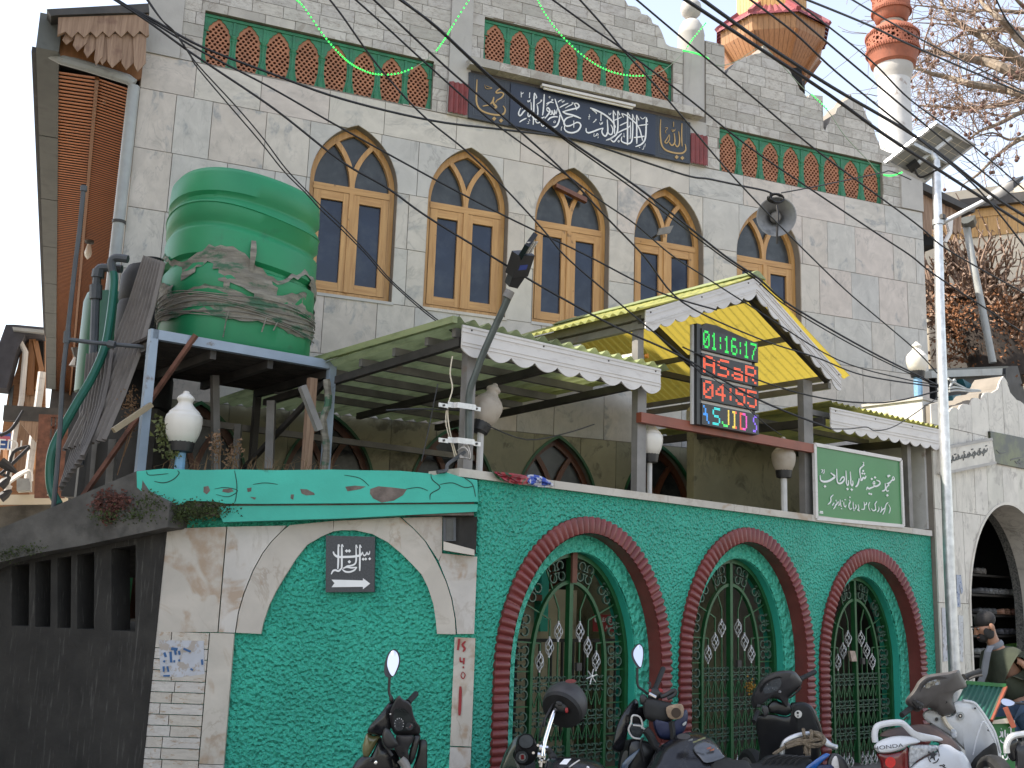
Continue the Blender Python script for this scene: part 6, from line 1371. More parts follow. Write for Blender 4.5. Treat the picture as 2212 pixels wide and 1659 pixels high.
# ---------------------------------------------------------------- wooden tower
Yt=18.
tx=at(*Q[3](575,250),Yt)[0];Zt=lambda y:at(*Q[3](575,y),Yt)[2];pr_=lambda w_:w_*.1543/2*Yt/1085
tw=T('wooden_tower','varnished octagonal timber tower with a flared red tiled skirt roof','tower',WORLD,tx,Yt,7)
rot=math.radians(12);oc=lambda R,i:(tx+R*math.cos(rot+math.pi*i/4),Yt+R*math.sin(rot+math.pi*i/4))
Rs,Re=pr_(490)/.96,pr_(790)/.96
zs0,zs1=Zt(240),Zt(-220)
z_e=Zt(258);z_r=Zt(150);z_f=Zt(345)
for i in range(8):
    a,b2=oc(Rs,i),oc(Rs,i+1)
    for j in range(7):
        p=lerp(a,b2,j/7);q=lerp(a,b2,(j+.93)/7);MB().hexa([(p[0],p[1],z_f-.2),(q[0],q[1],z_f-.2),(tx+(q[0]-tx)*.95,Yt+(q[1]-Yt)*.95,z_f-.2),(tx+(p[0]-tx)*.95,Yt+(p[1]-Yt)*.95,z_f-.2),(p[0],p[1],zs1),(q[0],q[1],zs1),(tx+(q[0]-tx)*.95,Yt+(q[1]-Yt)*.95,zs1),(tx+(p[0]-tx)*.95,Yt+(p[1]-Yt)*.95,zs1)]).part('shaft_board',MT['tower'],tw)
    e1_,e2_=oc(Re,i),oc(Re,i+1);r1,r2=oc(Rs*1.0,i),oc(Rs*1.0,i+1)
    # tiled skirt: rows of tiles
    for k in range(4):
        t0,t1=k/4,(k+1.08)/4
        for j in range(6):
            A=lerp((*e1_,z_e),(*r1,z_r),t0);B=lerp((*e2_,z_e),(*r2,z_r),t0);C=lerp((*e1_,z_e),(*r1,z_r),t1);Dd=lerp((*e2_,z_e),(*r2,z_r),t1)
            p0,p1=lerp(A,B,j/6),lerp(A,B,(j+.96)/6);p3,p2=lerp(C,Dd,j/6),lerp(C,Dd,(j+.96)/6)
            m0_=lerp(p0,p1,.5);m1_=lerp(p3,p2,.5)
            MB().add([p0,(m0_[0],m0_[1],m0_[2]+.04),p1,p2,(m1_[0],m1_[1],m1_[2]+.035),p3,(p0[0],p0[1],p0[2]-.02),(p1[0],p1[1],p1[2]-.02)],[(0,1,4,5),(1,2,3,4),(6,7,2,1,0)]).part('roof_tile',MT['rooft'],tw)
    MB().bar((*e1_,z_e+.03),(*r1,z_r+.05),.09,.08).part('hip_cap',MT['rooft'],tw)
    # boarded fascia and sloping soffit
    f1,f2=oc(Re*.93,i),oc(Re*.93,i+1);g1_,g2_=oc(Re*.90,i),oc(Re*.90,i+1)
    for j in range(8):
        p,q=lerp(f1,f2,j/8),lerp(f1,f2,(j+.94)/8);p2,q2=lerp(g1_,g2_,j/8),lerp(g1_,g2_,(j+.94)/8)
        MB().hexa([(*p2,z_f),(*q2,z_f),(q2[0]*.98+tx*.02,q2[1]*.98+Yt*.02,z_f),(p2[0]*.98+tx*.02,p2[1]*.98+Yt*.02,z_f),(*p,z_e),(*q,z_e),(q[0]*.98+tx*.02,q[1]*.98+Yt*.02,z_e),(p[0]*.98+tx*.02,p[1]*.98+Yt*.02,z_e)]).part('fascia_board',MT['towerf'],tw)
        r3,r4=oc(Re*.42,i),oc(Re*.42,i+1);w1,w2=lerp(g1_,g2_,j/8),lerp(g1_,g2_,(j+.93)/8);v1,v2=lerp(r3,r4,j/8),lerp(r3,r4,(j+.93)/8)
        zb_=Zt(590);MB().hexa([(*w1,z_f),(*w2,z_f),(*v2,zb_),(*v1,zb_),(*w1,z_f+.03),(*w2,z_f+.03),(*v2,zb_+.03),(*v1,zb_+.03)]).part('soffit_board',MT['towerd'],tw)
    MB().bar((*oc(Re*.905,i),z_f-.02),(*oc(Re*.43,i),Zt(590)-.03),.05).part('soffit_rib',MT['towerd'],tw)
MB().lathe([(Re*.42,5.5),(Re*.42,Zt(585))],(tx,Yt,0),8).part('lower_shaft',MT['towerd'],tw)
MB().lathe([(Rs*.9,Zt(600)),(Rs*.9,zs1)],(tx,Yt,0),8).part('core',MT['dark'],tw)
# ---------------------------------------------------------------- right: eave, house, downpipe, stump
rh=Fr(980,600,18.5,-27.5)
ho=T('plastered_house','sunlit cream plastered house with a timber frieze under its roof behind the gatehouse','house',rh,0,0,0)
h2=lambda l,d=0:tracepts(rh,TR2,l,d)
fz=h2([(60,330),(1250,118)]);fb=h2([(60,600),(1250,345)])
MB().poly([(fz[0][0]-1.5,0),(fz[1][0]+3,0),(fz[1][0]+3,fz[1][1]+.4),(fz[0][0]-1.5,fz[1][1]+.4)],.1,.5).part('wall',MT['beige'],ho)
MB().box(fz[0][0]-2,fz[1][0]+3.5,-.06,5,h2([(820,180)],-.3)[0][1]+.12,h2([(820,180)],-.3)[0][1]+.3).part('roof_edge',MT['steeld'],ho)
zf1=h2([(820,250)],-.0)[0][1];zf0=h2([(820,420)],0)[0][1];ztop=h2([(820,190)],-.1)[0][1]
MB().box(fz[0][0]-1.5,fz[1][0]+3,.055,.1,zf1,ztop+.1).part('frieze_rail',MT['tower'],ho)
u=fz[0][0]-1.2;i=0
while u<fz[1][0]+1.5:
    MB().box(u,u+.15,.068+.008*(i%2),.1,zf0,zf1).part('frieze_board',MT['tower'],ho);u+=.16;i+=1
# mosque eave on the right
er=T('wooden_eave','short weathered eave with hanging fringe boards at the right corner of the mosque','eave',FAC,UR+.4,.3,6)
e_=lambda l,d=.1:tracepts(FAC,TR2,l,d)
MB().poly(list(reversed(e_([(125,0),(160,-20),(625,215),(615,250),(560,235),(120,30)]))),.0,4.).part('roof_edge',MT['steeld'],er)
for i,(x0,x1,yt,yb) in enumerate(((122,165,25,385),(166,205,45,400),(206,248,65,420),(249,290,80,440),(368,400,130,330),(401,440,150,300),(441,470,170,400),(471,510,190,420),(511,545,215,415))):
    MB().poly(list(reversed(e_([(x0,yt),(x1,yt+12),(x1,yb-20),((x0+x1)/2,yb),(x0,yb-25)],.1+.01*(i%2)))),.1+.01*(i%2),.14+.01*(i%2)).part('fringe_board',MT['greyw'],er)
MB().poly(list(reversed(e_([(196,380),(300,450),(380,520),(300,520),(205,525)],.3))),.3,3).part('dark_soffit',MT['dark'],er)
MB().poly(list(reversed(e_([(400,300),(460,290),(450,420),(405,500),(385,490),(430,400)],-.05))),-.08,-.04).solo('torn_fascia',MT['fascia'],'torn pale board hanging by the lamp pole under the right eave','board',FAC,*(lambda p:(p[0],-.05,p[1]))(e_([(430,400)],-.05)[0]))
dp2=T('downpipe','leaning grey plastic downpipe with a hopper in front of the cream house','pipe',rh,*(lambda p:(p[0],-2.5,p[1]))(h2([(825,1560)],-2.5)[0]))
p=h2([(590,350),(640,640),(730,1080),(825,1565)],-2.5);MB().tube([(a,-2.5,z) for a,z in p],.055,12).part('stack',MT['lgrey'],dp2)
a=h2([(545,300),(675,280),(660,320),(610,350),(575,355),(548,340)],-2.6);MB().poly(list(reversed(a)),-2.75,-2.4).part('hopper',MT['gutter'],dp2)
# pollarded stump with suckers
sp_=T('pollarded_tree','thick dark pollarded trunk with thin suckers and dead leaves against the cream wall','tree',rh,*(lambda p:(p[0],-1.3,0))(h2([(700,1500)],-1.3)[0]))
c_=[h2([q],-1.3)[0] for q in ((950,1750),(830,1480),(720,1300),(640,1150),(640,1010))]
rs=[.50,.44,.40,.36,.2]
MB().tube(smooth([(u,-1.2,z) for u,z in c_],4),[lerp((rs[min(i//4,3)],),(rs[min(i//4+1,4)],),(i%4)/4)[0] for i in range(17)],14).part('trunk',MT['stump'],sp_)
c2=[h2([q],-1.3)[0] for q in ((720,1400),(560,1260),(440,1200),(415,1180))]
MB().tube(smooth([(u,-1.2,z) for u,z in c2],4),[.27-.012*i for i in range(13)],12).part('limb',MT['stump'],sp_)
c2=[h2([q],-1.3)[0] for q in ((760,1300),(860,1180),(930,1130))]
MB().tube(smooth([(u,-1.2,z) for u,z in c2],4),[.26-.018*i for i in range(9)],12).part('limb',MT['stump'],sp_)
r=random.Random(9);mb=MB();mb2=MB()
def sucker(x,y,ang,L,th,mb,bend=.25,d=-1.35):
    p=[];a=ang;n=9
    for i in range(n):
        p.append((x,y));x+=math.cos(a)*L/n;y-=math.sin(a)*L/n;a+=r.uniform(-bend,bend)*.6
    q=h2(p,d);mb.tube([(u,d+.03*i*r.uniform(-1,1),z) for i,(u,z) in enumerate(q)],[th*(1-.8*i/n)+.004 for i in range(n)],4)
    return p
for i in range(210):
    src=r.choice(((620,980),(430,1180),(900,1130),(560,1100),(780,1200),(850,1350),(1000,1550),(1080,1500),(300,1100),(700,1150),(980,1350),(640,1050)))
    a=r.choice((math.pi/2+r.gauss(0,.35),math.pi+r.gauss(-.3,.45),r.gauss(.6,.5)));L=r.uniform(250,900)
    p=sucker(src[0]+r.gauss(0,30),src[1]+r.gauss(0,30),a,L,r.uniform(.02,.042),mb)
    for k in range(r.randint(1,4)):
        q=r.choice(p[2:]);sucker(q[0],q[1],a+r.uniform(-.9,.9),L*.4,.014,mb)
mb.part('suckers',MT['twig'],sp_,'stuff')
lp_=[TR2(r.gauss(*r.choice(((460,60),(600,60),(880,70),(1030,60),(560,50)))),r.gauss(1130,90) if r.random()<.7 else r.gauss(1450,120)) for i in range(150)]
scatter(MB(),lp_,1500,.13,.13,.05,r,rh,-1.5,.2).part('dead_leaves',MT['deadleaf'],sp_,'stuff',ang=None)
# ---------------------------------------------------------------- big bare plane tree, top right
pt=T('plane_tree','tall bare plane tree with pale limbs and hanging seed balls beyond the minaret','tree',WORLD,12.5,22,0)
TY=21.
def tp(x,y,Y=TY):return at(*TR(x,y),Y)
MB().tube([(12.8,22,0),(12.6,22,4),(12.3,21.8,8),(12.0,21.5,12),(12,21.5,16)],[.5,.42,.36,.3,.2],14).part('trunk',MT['bark'],pt)
LIMB=[([(1500,700),(1102,670),(950,620),(830,570),(700,540),(560,510),(420,480),(280,460),(150,450)],0.144,21),([(1500,860),(1102,830),(950,800),(760,770),(600,740),(440,690),(300,660),(150,610),(60,600)],0.108,20),([(1500,640),(1102,560),(960,470),(850,400),(700,310),(560,230),(440,130),(330,-40)],0.137,22),([(1500,620),(1102,380),(1000,270),(900,180),(760,60),(700,-20)],0.122,20.5),([(1500,900),(1102,880),(900,930),(720,955),(500,960),(330,945),(170,935)],0.072,21.5),([(1500,900),(1102,990),(900,1090),(700,1170),(600,1260)],0.065,20.5),([(1500,1020),(1102,1220),(900,1350),(700,1540),(560,1640)],0.058,21),([(1500,540),(1102,540),(880,520),(600,480),(380,480)],0.058,22),([(1400,300),(1102,60),(1000,-40)],0.072,21),([(1300,420),(960,280),(700,290),(500,330),(300,420)],0.050,22.5),([(1102,260),(900,250),(640,270),(430,220),(120,200)],0.043,21.5),([(1102,110),(800,90),(560,100),(260,60),(80,40)],0.043,22),([(1400,1400),(1102,1240),(960,1240),(820,1180),(640,1230)],0.043,20.5)]
r=random.Random(21);tw_=MB();balls=MB();nb_=0
def grow(p,dirv,L,th,depth):
    global nb_
    n=5 if depth<2 else 4;pts=[p];d=Vector(dirv).normalized()
    for i in range(n):
        d=(d+Vector((r.gauss(0,.22),r.gauss(0,.2),r.gauss(0,.22)))).normalized();pts.append(tuple(Vector(pts[-1])+d*L/n))
    tw_.tube(pts,[max(.006,th*(1-.75*i/n)) for i in range(n+1)],3 if depth else 4,cap=False)
    if depth<2:
        for i in range(1,n+1):
            for _ in range(r.choice((1,2) if depth==0 else (1,1,2))):
                sd=(d+Vector((r.gauss(0,.8),r.gauss(0,.6),r.gauss(.05,.8)))).normalized()
                grow(pts[i],sd,L*r.uniform(.35,.65),th*.5,depth+1)
    elif r.random()<.13:
        e=Vector(pts[-1]);l=r.uniform(.12,.3);tw_.tube([tuple(e),(e.x,e.y,e.z-l)],.006,3,cap=False)
        balls.lathe([(0,-.045),(.03,-.03),(.045,0),(.03,.03),(0,.045)],(e.x,e.y,e.z-l-.03),6)
for pts_,th,Y in LIMB:
    w3=smooth([tp(x,y,Y+.25*math.sin(i*2.+th*90)) for i,(x,y) in enumerate(pts_)],4);m=len(w3)
    MB().tube(w3,[th*(1-.82*i/m) for i in range(m)],8).part('branch',MT['bark'],pt)
    for i in range(3,m,1):
        q=Vector(w3[i]);dr=(q-Vector(w3[i-1])).normalized()
        for _ in range(1 if i<m-1 else 2):
            if r.random()<.42:
                sd=(dr*.7+Vector((r.gauss(0,.5),r.gauss(0,.5),r.gauss(0,.75)))).normalized();grow(tuple(q),sd,r.uniform(.7,1.7),max(.016,th*.18),0 if r.random()<.25 else 1)
tw_.part('twigs',MT['twig'],pt,'stuff',ang=None);balls.part('seed_balls',M('seed_ball',(.13,.07,.055),1.),pt,'stuff')
# ---------------------------------------------------------------- parked two wheelers
PLW=M('white_scooter_plastic',(.55,.56,.57),.3,var=.06,sc=3,dirt=(.38,.37,.35),dsc=4,dlo=.5,dhi=.9)
PGR=M('grey_brown_plastic',(.060,.054,.052),.5,var=.2,sc=7,dirt=(.10,.09,.085),dsc=5,dlo=.5,dhi=.85)
PBK=M('dusty_black_plastic',(.010,.010,.011),.32,var=.3,sc=8,dirt=(.026,.025,.024),dsc=5,dlo=.5,dhi=.85)
PDG=M('charcoal_plastic',(.027,.026,.028),.4,var=.2,sc=8,dirt=(.05,.047,.046),dsc=5,dlo=.5,dhi=.85)
MIR=M('mirror_glass',(.9,.9,.92),.03,1.,var=.01)
DIAL=M('dial_face',(.06,.065,.07),.2,var=.3,sc=40,dirt=(.22,.22,.22),dsc=60,dlo=.62,dhi=.66,coat=.6)
LENS=M('clear_lens',(.35,.36,.37),.08,var=.5,sc=45,coat=.8)
TAIL=M('red_lens',(.13,.004,.006),.12,var=.3,sc=20,coat=.8)
TAILB=M('red_lens_highlight',(.55,.012,.012),.15,var=.2,sc=40,coat=.5)  # lighter red for the reflection painted on the tail lamp
BLUEC=M('navy_cover',(.012,.018,.055),.5,var=.3,sc=8)
FLEECE=M('fleece_lining',(.26,.19,.13),1.,var=.3,sc=30,bump=.6,bs=60)
ROPE=M('jute_rope',(.16,.125,.085),.95,var=.4,sc=60,bump=.6,bs=120)
def closed(pts,k=3):
    n=len(pts);o=[]
    for i in range(n):
        p0,p1,p2,p3=pts[i-1],pts[i],pts[(i+1)%n],pts[(i+2)%n]
        for j in range(k):
            t=j/k;o.append(tuple(.5*((2*b)+(-a+c)*t+(2*a-5*b+4*c-e)*t*t+(-a+3*b-3*c+e)*t**3) for a,b,c,e in zip(p0,p1,p2,p3)))
    return o
BASE=[0,0,0,(0,0)]
def puff(cr,pts,Y,th=.08,bulge=.04,g=(0,0),k=3,flat=False,over=None):
    """a bulging moulded panel of real depth: front face bulges to the viewer, back closes th behind"""
    q=[cr(*p) for p in pts];q=closed(q,k) if k>1 else q
    cx=sum(p[0] for p in q)/len(q);cy=sum(p[1] for p in q)/len(q);rings=[];gx,gy=cx,cy
    if over is None:
        if th>=.08:BASE[:]=[cx,cy,Y-bulge,g]
    else:gx,gy,g=BASE[0],BASE[1],BASE[3];Y=BASE[2]-over
    prof=[(.80,th),(.93,th*.75),(1,th*.3),(1,0),(.965,-.4*bulge),(.88,-.72*bulge),(.66,-.93*bulge),(.35,-1.*bulge),(.05,-1.02*bulge)] if not flat else [(.9,th),(1,th*.6),(1,0),(.985,-bulge),(.5,-bulge),(.05,-bulge)]
    for s,dz in prof:
        R=[]
        for x,y in q:
            xx,yy=cx+(x-cx)*s,cy+(y-cy)*s;R.append(at(xx,yy,Y+dz+g[0]*(xx-gx)*.01+g[1]*(yy-gy)*.01))
        rings.append(R)
    return MB().loft(rings)
def rod(cr,pts,Y,r,n=10,k=4):
    w_=[at(*cr(p[0],p[1]),(p[2] if len(p)>2 else Y)) for p in pts];return MB().tube(smooth(w_,k) if k and len(w_)>2 else w_,r,n)
def disc(cr,c,rx,ry,Y,th=.012,g=(0,0),n=20,over=None):
    pts=[(c[0]+rx*math.cos(2*math.pi*i/n),c[1]+ry*math.sin(2*math.pi*i/n)) for i in range(n)];return puff(cr,pts,Y,th,.003,g,1,True,over)
def wheels(t,pts,r=.23):
    for p in pts:
        hx=p[2];ax=(math.cos(hx+math.pi/2),math.sin(hx+math.pi/2),0);w_=T.__new__(T);w_.o=t.o;w_.b=t.b;w_.fr=t.fr
        wh=MB().lathe([(r*.45,-.02),(r*.5,-.04),(r*.72,-.045),(r*.72,.045),(r*.5,.04),(r*.45,.02)],(p[0],p[1],r),22,ax).part('wheel',MT['steel'],t)
        MB().lathe([(r*.7,-.04),(r*.85,-.052),(r*.97,-.035),(r,0),(r*.97,.035),(r*.85,.052),(r*.7,.04)],(p[0],p[1],r),26,ax).part('tyre',MT['rubber'],wh)
def mirror(t,cr,outline,glass,stem,Y,g=(0,-.35),rs=.008):
    m=puff(cr,outline,Y,.035,.004,g,3).part('mirror',MT['black'],t)
    puff(cr,glass,Y-.008,.003,.001,g,3,True).part('mirror_glass',MIR,m)
    rod(cr,stem,Y+.02,rs).part('mirror_stem',MT['black'],t)
def grip(t,cr,a,b,Ya,Yb,r=.017):
    p,q=Vector(at(*cr(*a),Ya)),Vector(at(*cr(*b),Yb));d=(q-p);pts=[];rs=[]
    for i in range(15):
        s=i/14;pts.append(tuple(p+d*s));rs.append(r*(1.25 if i in(0,1) else (1.0+.07*(i%2))))
    MB().tube(pts,rs,12).part('grip',MT['rubber'],t)
# --- scooter in front of the wash block
Y=6.4;c0=at(*S1(620,1300),Y)
v1=T('scooter','black scooter with one raised oval mirror parked before the green wash block panel','scooter',WORLD,c0[0],c0[1]+.2,0)
mirror(v1,S1,[(605,122),(660,140),(690,210),(690,300),(655,410),(600,478),(550,485),(500,465),(484,390),(500,270),(545,160)],[(605,132),(650,160),(676,230),(672,310),(640,400),(600,468),(560,430),(526,330),(535,230),(568,160)],[(556,480),(552,560),(550,680),(580,770)],Y)
puff(S1,[(575,700),(610,760),(600,800),(555,800),(552,740)],Y+.02,.03,.012).part('mirror_boot',MT['black'],v1)
grip(v1,S1,(790,815),(900,695),Y+.1,Y+.22,.0165)
puff(S1,[(690,720),(620,765),(540,815),(440,945),(330,1070),(270,1160),(285,1215),(360,1232),(480,1242),(560,1180),(620,1000),(650,820)],Y+.05,.16,.06,(.35,0)).part('front_cowl',MT['blackg'],v1)
puff(S1,[(688,722),(722,762),(800,800),(845,860),(862,960),(905,1060),(952,1130),(945,1215),(900,1232),(660,1240),(590,1170),(560,1060),(562,930),(620,800),(655,745)],Y-.01,.10,.035,(-.1,.4)).part('handlebar_cowl',PDG,v1)
puff(S1,[(620,900),(690,880),(770,905),(830,985),(890,1085),(890,1140),(740,1182),(635,1180),(608,1080),(606,960)],Y,.03,.006,k=3,flat=True,over=-.004).part('dashboard_glass',M('dash_glass',(.03,.035,.035),.12,var=.3,sc=12,coat=.6),v1)
disc(S1,(680,1090),68,88,Y,.006,over=.004).part('speedometer',DIAL,v1);disc(S1,(815,1120),52,52,Y,.006,over=.004).part('fuel_gauge',DIAL,v1)
for i_ in range(9):
    a_=math.radians(200-28*i_);rod(S1,[(680+52*math.cos(a_),1090-68*math.sin(a_)),(680+62*math.cos(a_),1090-80*math.sin(a_))],Y-.085,.0013,4,0).part('dial_mark',MT['white'],v1)
rod(S1,[(815,1135),(835,1105)],Y-.075,.0012,4,0).part('needle',MT['red'],v1);disc(S1,(567,958),11,9,Y-.05,.005).part('rivet',MT['silver'],v1)
puff(S1,[(640,1240),(760,1235),(870,1240),(850,1330),(800,1420),(808,1545),(740,1560),(690,1530),(610,1400),(650,1360)],Y,.14,.03,(0,.2)).part('neck_cover',PDG,v1)
puff(S1,[(700,1450),(745,1455),(752,1500),(705,1505)],Y-.035,.01,.002,k=1,flat=True).part('key_recess',MT['dark'],v1)
puff(S1,[(865,1235),(952,1228),(940,1330),(895,1500),(850,1600),(800,1600),(812,1450),(850,1330)],Y+.05,.12,.03).part('neck_side',PBK,v1)
puff(S1,[(505,1140),(560,1165),(620,1260),(668,1355),(640,1390),(570,1412),(500,1385),(458,1290),(470,1190)],Y-.12,.04,.02).part('folded_mirror',MT['black'],v1)
rod(S1,[(520,1395),(555,1450),(590,1500)],Y-.08,.009).part('mirror_stem',MT['black'],v1)
puff(S1,[(262,1202),(340,1235),(440,1240),(400,1320),(340,1430),(285,1515),(235,1522),(205,1480),(200,1390),(225,1290)],Y+.05,.10,.05,(.3,0)).part('indicator_lens',M('olive_lens',(.13,.12,.05),.15,var=.2,sc=6,coat=.5),v1)
puff(S1,[(440,1248),(500,1380),(620,1420),(690,1560),(640,1800),(60,1800),(90,1620),(160,1530),(215,1505),(290,1530),(370,1390)],Y+.08,.2,.05,(.2,0)).part('front_apron',MT['blackg'],v1)
puff(S1,[(945,1300),(1000,1285),(1042,1325),(1045,1480),(1020,1800),(820,1800),(890,1560),(930,1400)],Y+.12,.06,.03).part('leg_shield',PBK,v1)
rod(S1,[(700,1540),(760,1620),(800,1760)],Y,.026).part('steering_tube',MT['steel'],v1)
puff(S1,[(380,1560),(400,1590),(380,1620),(350,1600)],Y-.03,.02,.004).part('bracket',MT['chrome'],v1)
wheels(v1,[(c0[0]-.45,c0[1]+.15,.4),(c0[0]+.7,c0[1]+.6,.4)])
# --- motorcycle with a helmet on its handlebar
Y=6.9;c0=at(*M1(450,1000),Y)
v2=T('motorcycle','black motorcycle with twin round dials and a chrome bar before the left gate','motorcycle',WORLD,c0[0],c0[1]+.3,0)
rod(M1,[(425,1060,Y-.05),(440,950,Y-.03),(470,840,Y),(510,715,Y+.04),(560,610,Y+.1)],Y,.0155,12).part('handlebar',MT['chrome'],v2)
rod(M1,[(440,800,Y+.02),(450,730,Y+.03),(520,600,Y+.08)],Y,.007).part('brake_cable',MT['cable'],v2);rod(M1,[(395,900,Y+.05),(430,760,Y+.05),(500,640,Y+.1)],Y,.006).part('clutch_cable',MT['cable'],v2)
puff(M1,[(530,610),(560,580),(610,590),(650,640),(640,690),(580,690),(540,660)],Y+.06,.07,.03).part('switch_block',MT['black'],v2);puff(M1,[(620,645),(642,642),(645,680),(622,684)],Y+.02,.02,.006).part('start_button',MT['red'],v2)
puff(M1,[(545,585),(590,592),(588,625),(545,618)],Y+.01,.02,.004).part('brake_reservoir',MT['black'],v2)
puff(M1,[(205,905),(250,870),(320,870),(365,930),(385,985),(375,1060),(330,1120),(260,1140),(200,1110),(188,1030)],Y,.12,.03,(0,.5)).part('dial_housing',PDG,v2)
for c,rx,ry,nm in (((282,932),66,62,'tachometer'),((246,1066),58,56,'speedometer')):
    disc(M1,c,rx*1.12,ry*1.12,Y,.05,over=.006).part('dial_bezel',MT['black'],v2);disc(M1,c,rx*.95,ry*.95,Y,.01,over=.014).part(nm,DIAL if nm=='speedometer' else M('smoked_glass',(.09,.10,.11),.1,var=.3,sc=9,coat=.6),v2)
disc(M1,(250,1068),30,30,Y,.01,over=.018).part('dial_centre',MT['lgrey'],v2)
puff(M1,[(235,1048),(262,1046),(266,1085),(240,1088)],Y,.01,.001,k=1,flat=True,over=.023).part('odometer',MT['red'],v2)
for a,b2 in (((395,985),(470,995)),((380,1050),(450,1060))):rod(M1,[a,b2],Y-.03,.022,10,0).part('bar_clamp',MT['chrome'],v2)
rod(M1,[(435,930),(425,1060),(415,1150)],Y-.02,.018).part('fork_top',MT['chrome'],v2)
for c in ((345,1030),(400,1108),(440,1108),(385,965)):disc(M1,c,12,12,Y-.06,.02).part('bolt',MT['chrome'],v2)
puff(M1,[(245,865),(200,910),(185,1010),(185,1120),(230,1260),(40,1260),(80,1090),(130,980),(190,890)],Y+.06,.1,.04).part('headlamp_fairing',M('bottle_fairing',(.012,.03,.02),.2,var=.2,sc=5,coat=.5),v2)
puff(M1,[(480,1075),(600,1062),(750,1072),(880,1100),(970,1165),(1030,1300),(420,1300),(440,1150)],Y-.25,.3,.08,(0,-.8)).part('fuel_tank',MT['blackg'],v2)
puff(M1,[(610,1082),(672,1080),(632,1130),(568,1128)],Y-.335,.004,.001,(0,-.8),1,True).part('white_sticker',MT['white'],v2)
rod(M1,[(640,1165),(700,1120),(745,1092)],Y-.33,.004).part('tank_seam',MT['silver'],v2);rod(M1,[(805,1150),(825,1161)],Y-.33,.006,6,0).part('badge',MT['white'],v2)
rod(M1,[(470,1000),(510,1060),(560,1180)],Y-.12,.02).part('cable_loom',MT['rubber'],v2);puff(M1,[(480,1040),(530,1030),(560,1100),(520,1140),(480,1100)],Y-.14,.05,.03).part('left_grip_end',MT['rubber'],v2)
wheels(v2,[(c0[0]-.15,c0[1]+.65,1.9),(c0[0]+.35,c0[1]-.7,1.9)],.29)
MB().hexa([(c0[0]-.1,c0[1]+.5,.3),(c0[0]-.05,c0[1]-.5,.3),(c0[0]+.25,c0[1]-.5,.3),(c0[0]+.15,c0[1]+.5,.3),(c0[0]-.1,c0[1]+.3,.42),(c0[0]-.05,c0[1]-.4,.42),(c0[0]+.2,c0[1]-.4,.42),(c0[0]+.12,c0[1]+.3,.42)]).part('engine_block',PBK,v2)
# helmet
hc=Vector(at(*M1(618,612),Y+.13));ax=Vector((.40,.74,.55)).normalized();R=.140
hl=T('helmet','matt charcoal helmet with a red top patch hung on the motorcycle handlebar','helmet',WORLD,*hc)
prof=[(R*math.sin(t),R*math.cos(t)) for t in [math.radians(a) for a in range(118,-1,-8)]]+[(0,R)]
MB().lathe(prof,hc,34,ax).part('shell',M('matt_helmet',(.036,.034,.035),.55,var=.15,sc=8,dirt=(.07,.07,.07),dsc=5,dlo=.5,dhi=.9),hl)
MB().lathe([(R*.97*math.sin(math.radians(118)),R*math.cos(math.radians(118))-.002)]+[(R*.86*math.sin(t),R*.86*math.cos(t)) for t in [math.radians(a) for a in range(114,-1,-10)]]+[(0,R*.86)],hc,30,ax).part('lining',MT['dark'],hl)
MB().lathe([(R*1.0*math.sin(math.radians(118)),R*math.cos(math.radians(118))-.004),(R*1.02*math.sin(math.radians(116)),R*math.cos(math.radians(116))),(R*1.02*math.sin(math.radians(110)),R*math.cos(math.radians(110))),(R*.99*math.sin(math.radians(108)),R*math.cos(math.radians(108)))],hc,34,ax).part('rim_trim',MT['rubber'],hl)
disc(M1,(668,412),48,18,Y+.02,.02,(0,0)).part('red_patch',M('dull_red_patch',(.16,.03,.03),.6,var=.3,sc=30),hl)
# --- motorcycle with the blue bundle
Y=7.3;c0=at(*M1(1450,900),Y)
v3=T('motorcycle','black motorcycle with a raised oval mirror standing between the left and middle gates','motorcycle',WORLD,c0[0],c0[1]+.3,0)
mirror(v3,M1,[(1252,88),(1285,110),(1297,160),(1292,235),(1272,300),(1242,296),(1205,240),(1188,185),(1200,135)],[(1258,96),(1284,125),(1290,180),(1284,235),(1270,292),(1240,262),(1210,205),(1208,160),(1225,125)],[(1242,295),(1240,360),(1246,450),(1290,490),(1330,525)],Y)
grip(v3,M1,(1385,500),(1465,300),Y+.05,Y+.18,.0165)
puff(M1,[(1335,520),(1360,470),(1430,480),(1455,520),(1420,570),(1340,570)],Y,.07,.03).part('switch_block',MT['black'],v3);puff(M1,[(1425,475),(1450,478),(1465,500),(1435,512)],Y-.02,.02,.004).part('kill_switch',MT['red'],v3);puff(M1,[(1340,485),(1362,482),(1358,505),(1342,508)],Y-.03,.02,.004).part('switch',MT['red'],v3)
rod(M1,[(1330,430),(1345,425),(1352,440),(1345,470)],Y,.008).part('perch',MT['black'],v3);rod(M1,[(1340,520),(1400,552)],Y-.04,.012,8,0).part('chrome_bolt',MT['chrome'],v3)
rod(M1,[(1440,545),(1480,535),(1540,500),(1568,495),(1560,530),(1500,560)],Y-.03,.014).part('brake_lever',MT['black'],v3)
puff(M1,[(1262,540),(1300,525),(1330,560),(1320,620),(1270,610)],Y-.02,.06,.02).part('brake_reservoir',MT['black'],v3)
puff(M1,[(1222,565),(1250,590),(1255,630),(1300,625),(1330,680),(1300,760),(1200,720),(1150,800),(1120,1010),(1025,1005),(1030,930),(1060,800),(1120,680),(1180,600)],Y+.1,.12,.06,(.4,0)).part('windscreen_cowl',MT['blackg'],v3)
for l in ([(1188,775),(1200,710),(1260,720),(1285,780),(1280,820)],[(1188,775),(1165,830),(1200,895),(1265,910)],[(1205,790),(1270,800),(1305,828)]):
    rod(M1,l,Y-.0,.0065).part('chrome_dial_rim',MT['silver'],v3)
